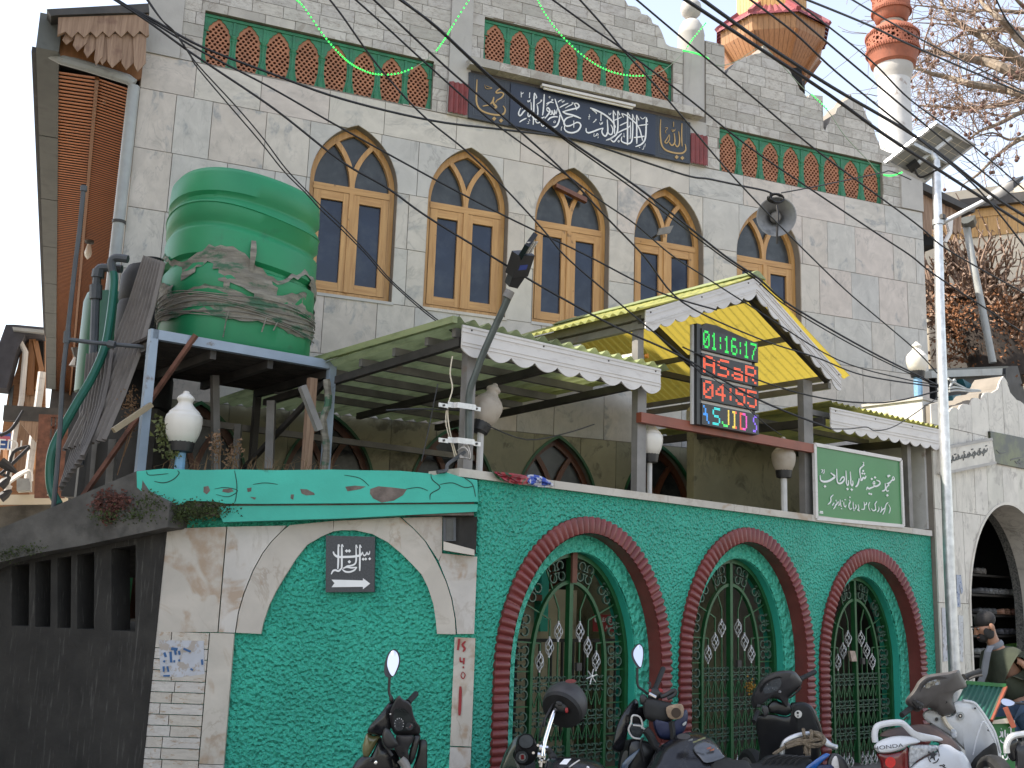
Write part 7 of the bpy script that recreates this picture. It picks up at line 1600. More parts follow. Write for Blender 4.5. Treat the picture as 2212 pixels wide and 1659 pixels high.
puff(M1,[(1190,780),(1275,785),(1300,830),(1265,900),(1205,890),(1172,830)],Y+.02,.05,.01,(0,.3)).part('dial_pod',DIAL,v3);puff(M1,[(1205,722),(1255,730),(1272,785),(1200,775)],Y+.03,.03,.006,(0,.3)).part('warning_panel',PDG,v3)
puff(M1,[(1310,560),(1450,580),(1560,620),(1560,720),(1520,760),(1420,770),(1320,740),(1290,660)],Y-.02,.2,.05).part('handlebar_bag',MT['rubber'],v3)
puff(M1,[(1490,640),(1560,612),(1620,610),(1642,650),(1630,720),(1560,745),(1505,720)],Y-.09,.03,.01,(0,0)).part('fleece_cuff',FLEECE,v3);disc(M1,(1575,685),42,44,Y-.105,.01).part('cuff_opening',M('cuff_shadow',(.05,.035,.025),1.),v3)
puff(M1,[(1380,740),(1480,760),(1590,740),(1650,660),(1675,680),(1672,760),(1640,850),(1560,915),(1440,910),(1390,830)],Y-.02,.18,.06).part('navy_cover',BLUEC,v3)
rod(M1,[(1535,760),(1545,840),(1550,910)],Y-.09,.018,4).part('strap',MT['rubber'],v3);puff(M1,[(1630,780),(1662,758),(1660,785),(1636,798)],Y-.085,.01,.002).part('cover_badge',MT['lgrey'],v3)
rod(M1,[(1310,830),(1350,880),(1390,960),(1420,980)],Y-.08,.028).part('left_grip',MT['rubber'],v3);rod(M1,[(1290,900),(1270,960),(1300,1100)],Y-.06,.008).part('cable',MT['cable'],v3)
puff(M1,[(1420,990),(1520,920),(1640,860),(1740,850),(1850,880),(1940,960),(1985,1060),(1960,1120),(2010,1290),(1330,1290),(1360,1100)],Y-.22,.34,.10,(0,-.7)).part('fuel_tank',MT['blackg'],v3)
puff(M1,[(1720,985),(1800,930),(1900,960),(1975,1040),(1985,1075),(1840,1118),(1780,1070)],Y-.335,.02,.01,(0,-.7)).part('tank_pad',M('clear_film',(.06,.065,.072),.15,var=.2,sc=4,coat=.6),v3)
disc(M1,(1640,888),60,26,Y-.32,.012,(0,-.7)).part('filler_cap',MT['steeld'],v3)
r=random.Random(31)
for i,(x,y,col) in enumerate(((1740,930,(.13,.13,.05)),(1775,915,(.15,.14,.06)),(1810,900,(.11,.12,.05)),(1860,985,(.20,.06,.03)),(1885,1000,(.22,.07,.03)),(1700,915,(.1,.1,.09)))):puff(M1,[(x-22,y+4),(x+18,y-10),(x+20,y+6),(x-18,y+16)],Y-.345,.004,.001,(0,-.7),1,True).part('sticker',M('sticker_%d'%i,col,.5,var=.5,sc=60),v3)
puff(M1,[(1245,1000),(1262,1010),(1150,1120),(1130,1290),(1090,1290),(1110,1120)],Y-.02,.06,.02).part('side_fairing_edge',M('blue_grey_fairing',(.05,.075,.11),.25,var=.2,sc=5,coat=.5),v3)
puff(M1,[(1180,920),(1330,930),(1420,980),(1360,1100),(1330,1290),(1110,1290),(1150,1110)],Y+.04,.2,.05).part('front_fairing',PBK,v3)
rod(M1,[(1700,1155),(1750,1128),(1790,1105)],Y-.36,.004).part('fairing_stripe',MT['silver'],v3)
wheels(v3,[(c0[0]-.1,c0[1]+.7,1.7),(c0[0]+.45,c0[1]-.65,1.9)],.29)
MB().hexa([(c0[0]-.1,c0[1]+.5,.3),(c0[0]+.1,c0[1]-.5,.3),(c0[0]+.45,c0[1]-.5,.3),(c0[0]+.25,c0[1]+.5,.3),(c0[0]-.1,c0[1]+.3,.40),(c0[0]+.1,c0[1]-.4,.40),(c0[0]+.4,c0[1]-.4,.40),(c0[0]+.2,c0[1]+.3,.40)]).part('engine_block',PBK,v3)
puff(M1,[(1880,1130),(2010,1070),(2080,1090),(2200,1110),(2230,1300),(1900,1300)],Y-.45,.3,.06,(0,-1)).part('seat',MT['rubber'],v3)
# --- black scooter
Y=8.2;c0=at(*S2(700,1000),Y)
v4=T('scooter','black scooter with a silver grab rail wound with rope before the middle gate','scooter',WORLD,c0[0],c0[1]+.1,0)
grip(v4,S2,(880,345),(1085,243),Y+.1,Y+.2);grip(v4,S2,(325,775),(268,905),Y-.05,Y-.13)
puff(S2,[(240,560),(290,480),(365,350),(470,275),(600,235),(740,226),(815,242),(880,310),(912,375),(895,430),(830,500),(745,580),(730,640),(715,722),(680,690),(620,625),(540,600),(440,615),(380,680),(300,725),(258,718),(232,640)],Y,.16,.06,(.12,.25)).part('handlebar_cowl',PDG,v4)
puff(S2,[(350,480),(400,400),(480,345),(600,305),(660,335),(662,420),(620,500),(520,540),(400,552),(360,520)],Y,.05,.004,k=3,flat=True,over=-.008).part('dash_recess',PBK,v4)
puff(S2,[(395,480),(440,410),(540,355),(630,340),(635,420),(590,485),(500,525),(420,535)],Y,.02,.002,k=3,flat=True,over=.0).part('instrument_glass',DIAL,v4);disc(S2,(618,512),20,16,Y,.02,over=.006).part('chrome_dot',MT['chrome'],v4)
puff(S2,[(320,675),(372,680),(362,722),(305,715)],Y-.07,.02,.006,k=1).part('switch',MT['black'],v4);puff(S2,[(380,700),(450,700),(470,790),(420,842),(395,800)],Y-.04,.05,.01).part('switch_block',PDG,v4)
puff(S2,[(745,580),(830,510),(900,440),(880,490),(760,600)],Y-.02,.03,.01).part('brake_lever',MT['black'],v4);puff(S2,[(720,640),(770,700),(780,770),(700,830),(560,800),(480,790),(450,700),(540,620),(640,650)],Y+.06,.12,.03).part('neck_cover',PBK,v4)
puff(S2,[(760,665),(850,648),(950,650),(1035,695),(1090,780),(1150,920),(1185,1080),(1150,1300),(1100,1600),(380,1600),(350,1300),(310,1050),(295,890),(330,820),(480,800),(700,838),(775,780)],Y+.10,.08,.035,(0,.1)).part('leg_shield',PBK,v4)
puff(S2,[(800,700),(930,675),(1010,715),(1060,800),(1100,930),(1130,1060),(860,1070),(840,920),(790,800)],Y+.06,.02,.012,(0,.1)).part('glove_box',MT['rubber'],v4)
disc(S2,(800,692),18,20,Y+.04,.01).part('screw',MT['black'],v4)
disc(S2,(862,808),50,52,Y+.035,.012).part('ignition_plate',MT['silver'],v4);disc(S2,(856,790),16,16,Y+.028,.006).part('key_slot',MT['dark'],v4);disc(S2,(858,832),12,10,Y+.028,.006).part('key_slot',MT['dark'],v4)
rod(S2,[(640,1360),(660,1230),(720,1150),(860,1092),(1010,1068),(1120,1078),(1200,1140),(1290,1220),(1375,1250)],Y-.35,.019,10).part('grab_rail',MT['galv'],v4)
puff(S2,[(1210,1160),(1290,1190),(1370,1235),(1375,1258),(1290,1255),(1215,1225)],Y-.36,.03,.01).part('rail_tail',MT['galv'],v4)
puff(S2,[(-60,1480),(150,1475),(330,1440),(420,1370),(560,1340),(780,1345),(960,1385),(1050,1430),(1000,1530),(900,1640),(-60,1640)],Y-.4,.28,.07,(0,-.6)).part('seat',MT['rubber'],v4)
for i in range(6):
    x=360+i*85;rod(S2,[(x,1560),(x+35,1470),(x+110,1395),(x+240,1352+i*4)],Y-.475,.010,6).part('seat_rib',MT['rubber'],v4)
puff(S2,[(950,1522),(1020,1460),(1200,1335),(1262,1332),(1280,1355),(1150,1470),(1080,1560),(940,1580)],Y-.46,.05,.02).part('blue_panel',M('blue_scooter_panel',(.012,.09,.32),.25,var=.2,sc=4,coat=.5),v4)
puff(S2,[(1090,1560),(1120,1490),(1230,1475),(1330,1500),(1340,1640),(1090,1640)],Y-.47,.06,.02).part('navy_panel',BLUEC,v4)
puff(S2,[(1240,1460),(1290,1340),(1380,1330),(1470,1400),(1540,1520),(1550,1640),(1250,1640)],Y-.42,.12,.03).part('tail_cowl',PDG,v4);puff(S2,[(1300,1470),(1330,1380),(1375,1370),(1400,1480),(1410,1600),(1330,1600)],Y-.46,.03,.01).part('pale_indicator',MT['fascia'],v4)
wheels(v4,[(c0[0]-.15,c0[1]+.45,1.75),(c0[0]+.15,c0[1]-.7,1.75)])
rp=T('rope','coarse brown rope knotted round the silver grab rail of the black scooter','rope',WORLD,*at(*S2(1000,1150),Y-.38))
r=random.Random(12)
for l in ([(530,1345),(690,1240),(830,1180),(960,1160),(1080,1150),(1190,1130)],[(690,1215),(820,1160),(960,1130),(1060,1110),(1180,1150),(1200,1200)],[(700,1250),(840,1205),(980,1190),(1100,1210),(1190,1190)],[(930,1010),(938,1080),(960,1160),(960,1260),(980,1370)],[(1030,1030),(1040,1070),(1020,1150),(950,1200),(955,1330)],[(1060,1050),(1130,1060),(1200,1110),(1205,1180),(1120,1230),(1000,1230),(940,1180)],[(1050,1090),(1150,1090),(1190,1150),(1140,1210),(1020,1200),(960,1150),(1000,1100)],[(1000,1180),(1010,1260),(1005,1360)],[(1080,1060),(1160,1120),(1170,1190),(1080,1220)]):
    rod(S2,[(x,y,Y-.40+r.uniform(-.03,.02)) for x,y in l],Y,.0125,6).part('strand',ROPE,rp)
# --- white scooter
Y=8.0;c0=at(*S3(1100,1100),Y)
v5=T('scooter','white scooter with a red tail lamp and a star decal nearest the right gate','scooter',WORLD,c0[0],c0[1],0)
grip(v5,S3,(775,685),(628,803),Y-.02,Y-.15,.019);grip(v5,S3,(1425,312),(1640,230),Y+.25,Y+.38,.019)
rod(S3,[(1480,345),(1580,300),(1670,285)],Y+.25,.008).part('brake_lever',MT['steeld'],v5);rod(S3,[(700,820),(660,860),(635,880)],Y-.08,.006).part('brake_lever',MT['steeld'],v5)
puff(S3,[(678,600),(755,500),(800,430),(840,360),(930,290),(1060,262),(1240,240),(1360,212),(1398,275),(1465,400),(1462,440),(1390,465),(1300,525),(1285,620),(1328,722),(1300,780),(1180,815),(1115,795),(1065,740),(930,705),(850,755),(780,742),(692,665)],Y+.05,.18,.08,(.3,.2)).part('handlebar_cowl',PGR,v5)
puff(S3,[(855,550),(885,410),(980,330),(1120,295),(1245,325),(1170,350),(1165,470),(1120,505),(1000,485),(900,480),(890,520)],Y,.06,.004,k=3,flat=True,over=-.012).part('dash_recess',PDG,v5)
puff(S3,[(905,445),(960,380),(1040,345),(1110,345),(1130,400),(1110,448),(1010,455)],Y,.03,.002,k=3,flat=True,over=-.004).part('instrument_glass',M('shiny_dial',(.16,.15,.12),.12,var=.8,sc=50,dirt=(.25,.28,.32),dsc=18,dlo=.5,dhi=.56,coat=.8),v5)
puff(S3,[(745,610),(790,580),(830,610),(900,650),(912,690),(850,735),(810,700)],Y-.07,.03,.012).part('switch_block',MT['black'],v5)
for c in ((800,605),(845,640),(870,705)):puff(S3,[(c[0]-20,c[1]-10),(c[0]+14,c[1]-16),(c[0]+20,c[1]+10),(c[0]-14,c[1]+16)],Y-.09,.012,.003,k=1).part('switch',PDG,v5)
puff(S3,[(1330,370),(1420,320),(1465,400),(1462,440),(1380,465)],Y+.12,.06,.02).part('switch_block',MT['black'],v5)
disc(S3,(1285,295),18,10,Y,.05,over=-.02).part('mirror_socket',MT['dark'],v5)
puff(S3,[(1180,610),(1220,630),(1200,650),(1150,640)],Y,.03,.002,flat=True,over=-.004).part('worn_patch',MT['dark'],v5)
puff(S3,[(905,770),(1000,720),(1080,745),(1120,800),(1190,820),(1300,785),(1325,700),(1300,630),(1420,610),(1560,635),(1650,730),(1730,850),(1805,965),(1855,1090),(1905,1260),(1930,1620),(1500,1620),(1545,1350),(1420,1240),(1260,1080),(1050,950),(925,860)],Y+.18,.07,.045,(.1,.1)).part('leg_shield',PLW,v5)
puff(S3,[(1530,1420),(1640,1290),(1750,1205),(1842,1160),(1880,1340),(1900,1640),(1500,1640)],Y+.09,.05,.02,(.1,.1)).part('footwell_trim',MT['rubber'],v5)
rod(S3,[(1552,1320),(1590,1140),(1640,980),(1690,885),(1760,990),(1838,1150)],Y+.115,.006,6).part('shield_crease',PLW,v5)
rod(S3,[(1420,612),(1560,640),(1650,735),(1740,870),(1812,985),(1860,1110),(1905,1290)],Y+.13,.010,6).part('shield_edge',PLW,v5)
disc(S3,(1390,812),50,56,Y+.11,.02).part('ignition_plate',MT['lgrey'],v5);disc(S3,(1388,810),26,27,Y+.095,.01).part('ignition_lock',MT['black'],v5);disc(S3,(1388,810),12,12,Y+.088,.006).part('key_slot',MT['chrome'],v5)
disc(S3,(1085,858),32,32,Y+.10,.012).part('hook_cup',MT['lgrey'],v5);disc(S3,(1080,855),22,24,Y+.094,.008).part('bag_hook',MT['black'],v5)
for c in ((1578,712),(1750,998),(1002,912),(928,822)):disc(S3,c,14,14,Y+.12,.012).part('screw_cap',MT['black'],v5)
rod(S3,[(1160,820),(1220,930),(1290,1000)],Y+.09,.016,6).part('key_strap',MT['beige'],v5);puff(S3,[(1262,1000),(1300,980),(1335,1010),(1348,1080),(1320,1110),(1275,1090)],Y+.07,.02,.012).part('plastic_tag',LENS,v5)
puff(S3,[(340,1075),(400,1010),(560,960),(760,930),(900,918),(1050,940),(1200,1040),(1330,1150),(1405,1265),(1280,1210),(1100,1160),(880,1110),(500,1090)],Y-.25,.3,.05,(0,-.4)).part('seat',M('worn_seat',(.045,.032,.028),.6,var=.5,sc=5,dirt=(.10,.06,.045),dsc=3,dlo=.45,dhi=.7),v5)
rod(S3,[(285,1150),(276,1050),(300,960),(360,925),(480,902),(600,898),(660,925),(720,985),(800,1060),(880,1105)],Y-.42,.021,10).part('grab_rail',PLW,v5)
puff(S3,[(640,915),(720,965),(820,1015),(950,1045),(1090,1075),(1162,1115),(1130,1138),(1000,1138),(880,1142),(800,1085),(720,1010)],Y-.43,.04,.014).part('rail_tail',PLW,v5)
puff(S3,[(268,1200),(340,1135),(480,1082),(640,1068),(780,1088),(870,1150),(720,1195),(640,1240),(480,1288),(340,1292),(285,1250)],Y-.45,.2,.05,(0,-.3)).part('tail_panel',PLW,v5)
txt('lettering','HONDA',.034,MT['black'],v5,at(*S3(452,1214),Y-.525),0,.0006,rot=(math.radians(90),math.radians(-8),0),font_scale=1.6)
puff(S3,[(305,1296),(480,1292),(640,1250),(716,1215),(722,1470),(700,1640),(420,1640),(345,1400)],Y-.44,.15,.03).part('tail_lamp',TAIL,v5);disc(S3,(480,1412),70,72,Y-.472,.01).part('tail_highlight',TAILB,v5)  # lighter disc paints a reflection on the unlit tail lamp
puff(S3,[(724,1214),(820,1186),(950,1185),(1090,1195),(1085,1260),(975,1312),(860,1370),(765,1442),(724,1470)],Y-.43,.1,.025,(.2,0)).part('indicator_lens',LENS,v5)
puff(S3,[(740,1486),(860,1385),(975,1318),(1090,1262),(1100,1195),(1220,1175),(1360,1235),(1460,1330),(1540,1500),(1560,1680),(640,1680)],Y-.36,.22,.06,(.25,-.2)).part('side_panel',PLW,v5)
# star decal laid on the side panel
Yd=Y-.435
mb=MB()
def dec(pts,w_):
    q=[at(*S3(x,y),Yd+.25*.01*(S3(x,y)[0]-S3(1100,1400)[0])-.2*.01*(S3(x,y)[1]-S3(1100,1400)[1])) for x,y in pts];mb.tube(q,w_,4)
for a0,a1 in ((100,165),(180,250),(262,340),(352,430),(440,452)):
    dec([(1040+72*math.cos(math.radians(a)),1322-98*math.sin(math.radians(a))) for a in range(a0,a1,12)],.0035)
sp5=[]
for i in range(10):
    a=math.radians(90+36*i-8);rr=(78,30)[i%2];sp5.append((1032+rr*.82*math.cos(a),1318-rr*1.15*math.sin(a)))
mb.part('star_ring',MT['black'],v5);puff(S3,sp5,Yd,.004,.002,(.25,-.2),1,True).part('star_decal',MT['black'],v5)
mb=MB();dec([(1120,1455),(1150,1450),(1170,1470)],.004);dec([(1165,1440),(1185,1450),(1170,1475),(1200,1486)],.004);mb.part('number_decal',MT['black'],v5)
wheels(v5,[(c0[0]+.42,c0[1]+.62,.95),(c0[0]-.25,c0[1]-.3,.95)])
# --- bike cut off by the right edge
Y=7.2;c0=at(*S3(2150,1250),Y)
v6=T('motorcycle','dark motorcycle cut off by the right edge with a round topped mirror','motorcycle',WORLD,c0[0],c0[1],0)
mirror(v6,S3,[(1905,610),(1940,580),(2010,590),(2080,620),(2100,650),(2060,685),(1990,690),(1925,660)],[(1915,612),(1945,588),(2010,597),(2075,625),(2090,650),(2055,676),(1990,682),(1932,655)],[(2095,645),(2180,650),(2280,690),(2300,900)],Y,(0,-.5))
rod(S3,[(1990,1290),(1985,1200),(2020,1110),(2090,1065),(2220,1045),(2330,1040)],Y,.02,10).part('crash_bar',MT['galv'],v6)
puff(S3,[(1985,1240),(2010,1130),(2080,1080),(2140,1140),(2100,1280),(2110,1380),(2060,1400),(2000,1330)],Y+.05,.1,.03).part('headlamp_shell',MT['blackg'],v6)
puff(S3,[(2090,1200),(2180,1150),(2330,1140),(2400,1600),(2120,1640),(2100,1400)],Y+.08,.3,.06).part('fuel_tank',PDG,v6)
wheels(v6,[(c0[0]+.1,c0[1]+.6,1.6),(c0[0]+.15,c0[1]-.6,1.6)],.29)
# --- donation box
Y=9.2;b0=at(*S3(1960,1200),Y)
db=T('donation_box','green metal collection box with white script under a sloping corrugated green lid','box',WORLD,b0[0],Y,0)
GRN=M('box_green',(.02,.14,.035),.45,var=.15,sc=3,dirt=(.05,.08,.05),dsc=5,dlo=.55,dhi=.8)
P4=[Vector(at(*S3(1462,392),Y+.28)),Vector(at(*S3(1975,432),Y+.22)),Vector(at(*S3(1785,870),Y-.1)),Vector(at(*S3(1330,640),Y-.06))]
nrm=(P4[1]-P4[0]).cross(P4[3]-P4[0]).normalized();vs=[];fs=[];m=48
for i in range(m+1):
    t=i/m;o=nrm*.008*math.sin(2*math.pi*8*t);a=P4[0].lerp(P4[1],t)+o;b2=P4[3].lerp(P4[2],t)+o;vs+=[a,b2]
for i in range(m):fs.append((2*i,2*i+1,2*i+3,2*i+2))
MB().add(vs,fs).part('lid_sheet',M('lid_green',(.018,.085,.06),.45,var=.2,sc=4,dirt=(.05,.09,.07),dsc=5),db)
MB().bar(P4[0]-nrm*.01,P4[1]-nrm*.01,.03).part('lid_rail',GRN,db);MB().bar(P4[1]+nrm*.0,P4[2]+nrm*.0,.03,.02).part('lid_rail',MT['redbeam'],db)
q1,q2=at(*S3(1940,520),Y+.1),at(*S3(1810,830),Y);MB().bar(at(*S3(1970,700),Y-.02),at(*S3(2080,960),Y-.04),.04).part('stay',MT['redbeam'],db)
bp_=[at(*S3(x,y),Y) for x,y in ((1800,905),(2095,880),(2100,1900),(1820,1900))]
MB().hexa([bp_[3],bp_[2],tuple(Vector(bp_[2])+Vector((.1,.4,0))),tuple(Vector(bp_[3])+Vector((.1,.4,0))),bp_[0],bp_[1],tuple(Vector(bp_[1])+Vector((.1,.4,0))),tuple(Vector(bp_[0])+Vector((.1,.4,0)))]).part('box_body',GRN,db)
puff(S3,[(1805,870),(1990,840),(2090,870),(2095,905),(1800,915)],Y-.02,.3,.01,k=1,flat=True).part('rim_paper',MT['beige'],db)
mb=MB();wf=lambda p:at(*S3(*p),Y-.004)
for wd,l in ((.012,[(1900,1120),(1920,1150),(1960,1160),(1990,1100),(2000,1040)]),(.012,[(1930,1010),(1935,1090)]),(.012,[(1965,990),(1970,1080),(2010,1110),(2040,1060)]),(.012,[(2040,960),(2045,1060)]),(.01,[(1905,1010),(1920,1060),(1890,1090)]),(.008,[(2015,965),(2030,950)]),(.012,[(1935,1320),(1950,1370),(1990,1370),(2010,1310)]),(.011,[(1960,1250),(1965,1330)]),(.011,[(2030,1270),(2040,1340),(2020,1370)]),(.008,[(1975,1410),(1980,1425)]),(.008,[(1915,970),(1918,985)]),(.012,[(2060,1020),(2090,1090)])):
    mb.tube(smooth([wf(p) for p in l],3),wd*.5,4)
mb.part('white_lettering',MT['white'],db,'stuff')
# ---------------------------------------------------------------- leaning LED street light on the canopy post
f5=lambda x,y,d:(lambda p:(p[0],d,p[1]))(FW.hit(*Q[5](x,y),d))
ls=T('led_street_light','dark leaning street light arm with a flat LED head clamped to the canopy post','street light',FW,*f5(822,1225,-.05))
pp=[f5(826,1222,-.05),f5(826,1050,-.05),f5(826,930,-.05),f5(838,850,-.07),f5(868,770,-.10),f5(920,630,-.16),f5(1000,450,-.25),f5(1062,315,-.33),f5(1092,245,-.37)]
ms=MB().tube(smooth(pp,4),.026,12).part('arm',M('dark_green_pipe',(.075,.09,.085),.42,.4,var=.25,sc=6,dirt=(.13,.13,.12),dsc=6),ls)
MB().tube([f5(1072,270,-.36),f5(1095,225,-.38)],.036,12).part('joint',MT['steel'],ls)
f2=lambda x,y,d:(lambda p:(p[0],d,p[1]))(FW.hit(*Q[2](x,y),d))
hb=[Vector(f5(1100,190,-.39)),Vector(f5(1165,60,-.50)),Vector(f2(1180,1640,-.56)),Vector(f2(1232,1552,-.70))]
def beam(p,q,w0,w1,h,mat,name,off=0.):
    t=(q-p).normalized();sd=t.cross(Vector((0,-1,.15))).normalized();up=sd.cross(t).normalized();o=up*off
    MB().hexa([p-sd*w0-up*h+o,p+sd*w0-up*h+o,p+sd*w0+up*h+o,p-sd*w0+up*h+o,q-sd*w1-up*h+o,q+sd*w1-up*h+o,q+sd*w1+up*h+o,q-sd*w1+up*h+o]).part(name,mat,ls)
    return sd,up
beam(hb[0],hb[1]*.55+hb[0]*.45,.04,.055,.035,MT['black'],'head_neck');sd,up=beam(hb[0]*.45+hb[1]*.55,hb[2],.075,.075,.045,PBK,'driver_case')
beam(hb[2],hb[3],.075,.075,.018,PBK,'led_plate')
tw_=(hb[3]-hb[2]);fr_s=-1 if up.y>0 else 1
pl_=M('led_board',(.42,.41,.38),.3,var=.2,sc=60)
a=hb[2]+tw_*.06;b2=hb[2]+tw_*.92;o=up*.022*fr_s
MB().hexa([a-sd*.055+o*.8,a+sd*.055+o*.8,a+sd*.055+o,a-sd*.055+o,b2-sd*.055+o*.8,b2+sd*.055+o*.8,b2+sd*.055+o,b2-sd*.055+o]).part('led_board',pl_,ls)
mb=MB()
for i in range(7):
    for k in range(4):mb.lathe([(.007,0),(.006,.005),(0,.006)],a+(b2-a)*((i+.6)/7)+sd*(-.04+.0267*k)+o,6,tuple(o))
mb.part('led_beads',MT['silver'],ls,'stuff')
c=hb[0]*.35+hb[2]*.65;o=up*.047*fr_s;q=(hb[2]-hb[0]).normalized();MB().hexa([c-sd*.04-q*.02+o*.9,c+sd*.04-q*.02+o*.9,c+sd*.04-q*.02+o,c-sd*.04-q*.02+o,c-sd*.04+q*.02+o*.9,c+sd*.04+q*.02+o*.9,c+sd*.04+q*.02+o,c-sd*.04+q*.02+o]).part('blue_label',M('label_blue',(.02,.04,.2),.4),ls)
for y in (968,1195):
    for x0,x1,dy in ((632,690,0),(845,900,22)):
        p=f5(x0,y-18+dy,-.05);q=f5(x1,y+18+dy,-.05);MB().box(p[0],q[0],-.055,-.045,q[2],p[2]).part('clamp_plate',MT['silver'],ls);MB().lathe([(.009,0),(.009,.008)],((p[0]+q[0])/2,-.055,(p[2]+q[2])/2),8,(0,-1,0)).part('bolt',MT['steeld'],ls)
    p=f5(690,y,-.05);q=f5(848,y+12,-.05);zc=(p[2]+q[2])/2
    MB().loft([[(u,d-.002,zc-.02),(u,d+.002,zc-.02),(u,d+.002,zc+.02),(u,d-.002,zc+.02)] for u,d in ((p[0],-.05),(p[0]+.05,-.05),(p[0]+.06,-.085),(pp[0][0]-.02,-.095),(pp[0][0],-.098),(pp[0][0]+.02,-.09),(pp[0][0]+.028,-.05),(q[0]+.01,-.05))]).part('clamp_band',MT['silver'],ls)
# ---------------------------------------------------------------- horn loudspeaker hung on the cable
sk=Vector(at(*Q[3](605,1405),9.4));ax=Vector((-.12,-1,-.28)).normalized()
sp=T('loudspeaker','grey horn loudspeaker hanging from a coiled black cable before the fifth window','loudspeaker',WORLD,*sk)
HR=.176
HM=M('horn_grey',(.27,.275,.28),.4,.2,var=.25,sc=5,dirt=(.10,.10,.10),dsc=6)
MB().lathe([(.035,-.24),(.04,-.2),(.06,-.12),(.10,-.04),(.155,.01),(HR,.03),(HR*1.02,.034),(HR*.97,.034),(.150,.008),(.09,-.045),(.05,-.12),(.03,-.18),(0,-.18)],sk,36,tuple(ax)).part('horn',HM,sp,ang=50)
MB().lathe([(0,-.16),(.035,-.14),(.05,-.07),(.052,-.02),(.04,.0),(0,.005)],sk,20,tuple(ax)).part('inner_cone',MT['steel'],sp)
MB().lathe([(.06,-.34),(.065,-.32),(.065,-.24),(.03,-.22)],sk,18,tuple(ax)).part('driver',MT['steeld'],sp)
MB().tube(smooth([at(*Q[3](610,1330),9.2),at(*Q[3](618,1400),9.2),at(*Q[3](612,1500),9.22),at(*Q[3](614,1580),9.25)],4),.011,6).part('hanging_lead',MT['cable'],sp)
for k in range(4):
    mb=MB();c=at(*Q[3](605+r.uniform(-8,8),1285),9.32);mb.tube([(c[0]+(.055+.006*k)*math.cos(a),c[1]+.03*math.sin(a*1+k),c[2]+(.05-.006*k)*math.sin(a)) for a in [2*math.pi*i/20 for i in range(20)]],.009,6,True);mb.part('cable_coil',MT['cable'],sp)
# ---------------------------------------------------------------- overhead cables
def cable(pts,r,label,Y0=6.2,Y1=8.6,mat=None):
    w_=[];x0=pts[0][0](*pts[0][1:])[0];x1=pts[-1][0](*pts[-1][1:])[0]
    for c in pts:
        x,y=c[0](*c[1:]);w_.append(at(x,y,Y0+(Y1-Y0)*(x-x0)/(x1-x0 or 1)))
    MB().tube(smooth(w_,6),r,6).solo('overhead_cable',mat or MT['cable'],label,'cable',WORLD,*w_[0],group='overhead cables')
q1,q2,q3,q5,q6=Q[1],Q[2],Q[3],Q[5],Q[6]
cable([(q1,690,-30),(q1,960,110),(q1,1300,300),(q1,1740,470),(q2,0,640),(q2,580,780),(q2,1050,840),(q2,1450,890),(q2,1640,940),(q2,2212,1130),(q3,170,1160),(q3,360,1200),(q3,530,1235),(q3,590,1262)],.0095,'thick sagging black cable running across the facade to the loudspeaker coil',6.2,9.3)
cable([(q3,640,1250),(q3,830,1215),(q3,1050,1170),(q3,1290,1120),(q3,1350,1110),(q3,1480,1165)],.006,'thin black cable from the loudspeaker coil up towards the solar pole',9.3,10.2)
cable([(q1,720,-30),(q1,960,125),(q1,1300,330),(q1,1740,560),(q2,0,830),(q2,600,1160),(q2,1060,1400),(q2,1570,1645),(q5,2050,230),(q6,220,350)],.0075,'black cable passing below the navy board and over the lowest jali tiles')
cable([(q1,730,-10),(q1,960,140),(q1,1200,315),(q1,1400,450),(q1,1790,715),(q2,0,1045),(q2,300,1220),(q2,550,1400),(q2,970,1659),(q5,1300,200),(q5,1760,450),(q5,2200,650),(q6,490,930),(q6,960,1120)],.0085,'long black cable slanting past the first windows to the right canopy')
cable([(q6,960,1120),(q6,1080,1120),(q6,1190,1108),(q6,1250,1132),(q6,1370,1105),(q6,1520,1010),(q6,1655,915)],.005,'thin drooping cable end looping along the right white fascia to the pole',8.9,10.6)
cable([(q1,930,-30),(q1,1040,120),(q1,1130,205),(q1,1220,335),(q1,1290,430),(q1,1530,690),(q1,1700,890),(q1,1850,1090),(q1,1990,1240),(q1,2090,1345),(q2,0,1460),(q2,180,1652),(q5,330,165),(q5,560,365),(q5,725,485)],.005,'upper of two thin twisted cables running past the green tank to the canopy corner',6.2,7.9)
cable([(q1,940,-30),(q1,1050,130),(q1,1140,225),(q1,1230,355),(q1,1280,440),(q1,1500,700),(q1,1680,910),(q1,1840,1110),(q1,1980,1250),(q1,2080,1360),(q2,0,1485),(q2,170,1659),(q5,300,150),(q5,540,365),(q5,720,492)],.005,'lower of two thin twisted cables running past the green tank to the canopy corner',6.25,7.92)
cable([(q1,2090,-60),(q2,0,95),(q2,240,430),(q2,520,740),(q2,800,970),(q2,1040,1200),(q2,1300,1480),(q2,1450,1659),(q5,1690,210),(q5,1900,390),(q5,2212,650),(q6,120,760)],.0065,'steep thin black cable crossing the second window arch down to the gable')
cable([(q2,60,-30),(q2,280,165),(q2,520,385),(q2,850,680),(q2,1060,850),(q2,1440,1120),(q2,1680,1300),(q2,1900,1450),(q2,2130,1645),(q6,120,120),(q6,480,350),(q6,1000,670),(q6,1450,800),(q6,1655,832)],.0065,'thin black cable from the left gable down over the fourth window to the solar pole',6.2,10.6)
cable([(q2,180,-30),(q2,640,400),(q2,880,610),(q2,1190,880),(q2,1440,1110),(q2,1700,1390),(q2,1960,1659),(q6,0,300),(q6,480,530),(q6,860,655),(q6,1180,775),(q6,1655,850)],.0075,'black cable crossing between the third and fourth windows down to the solar pole',6.2,10.6)
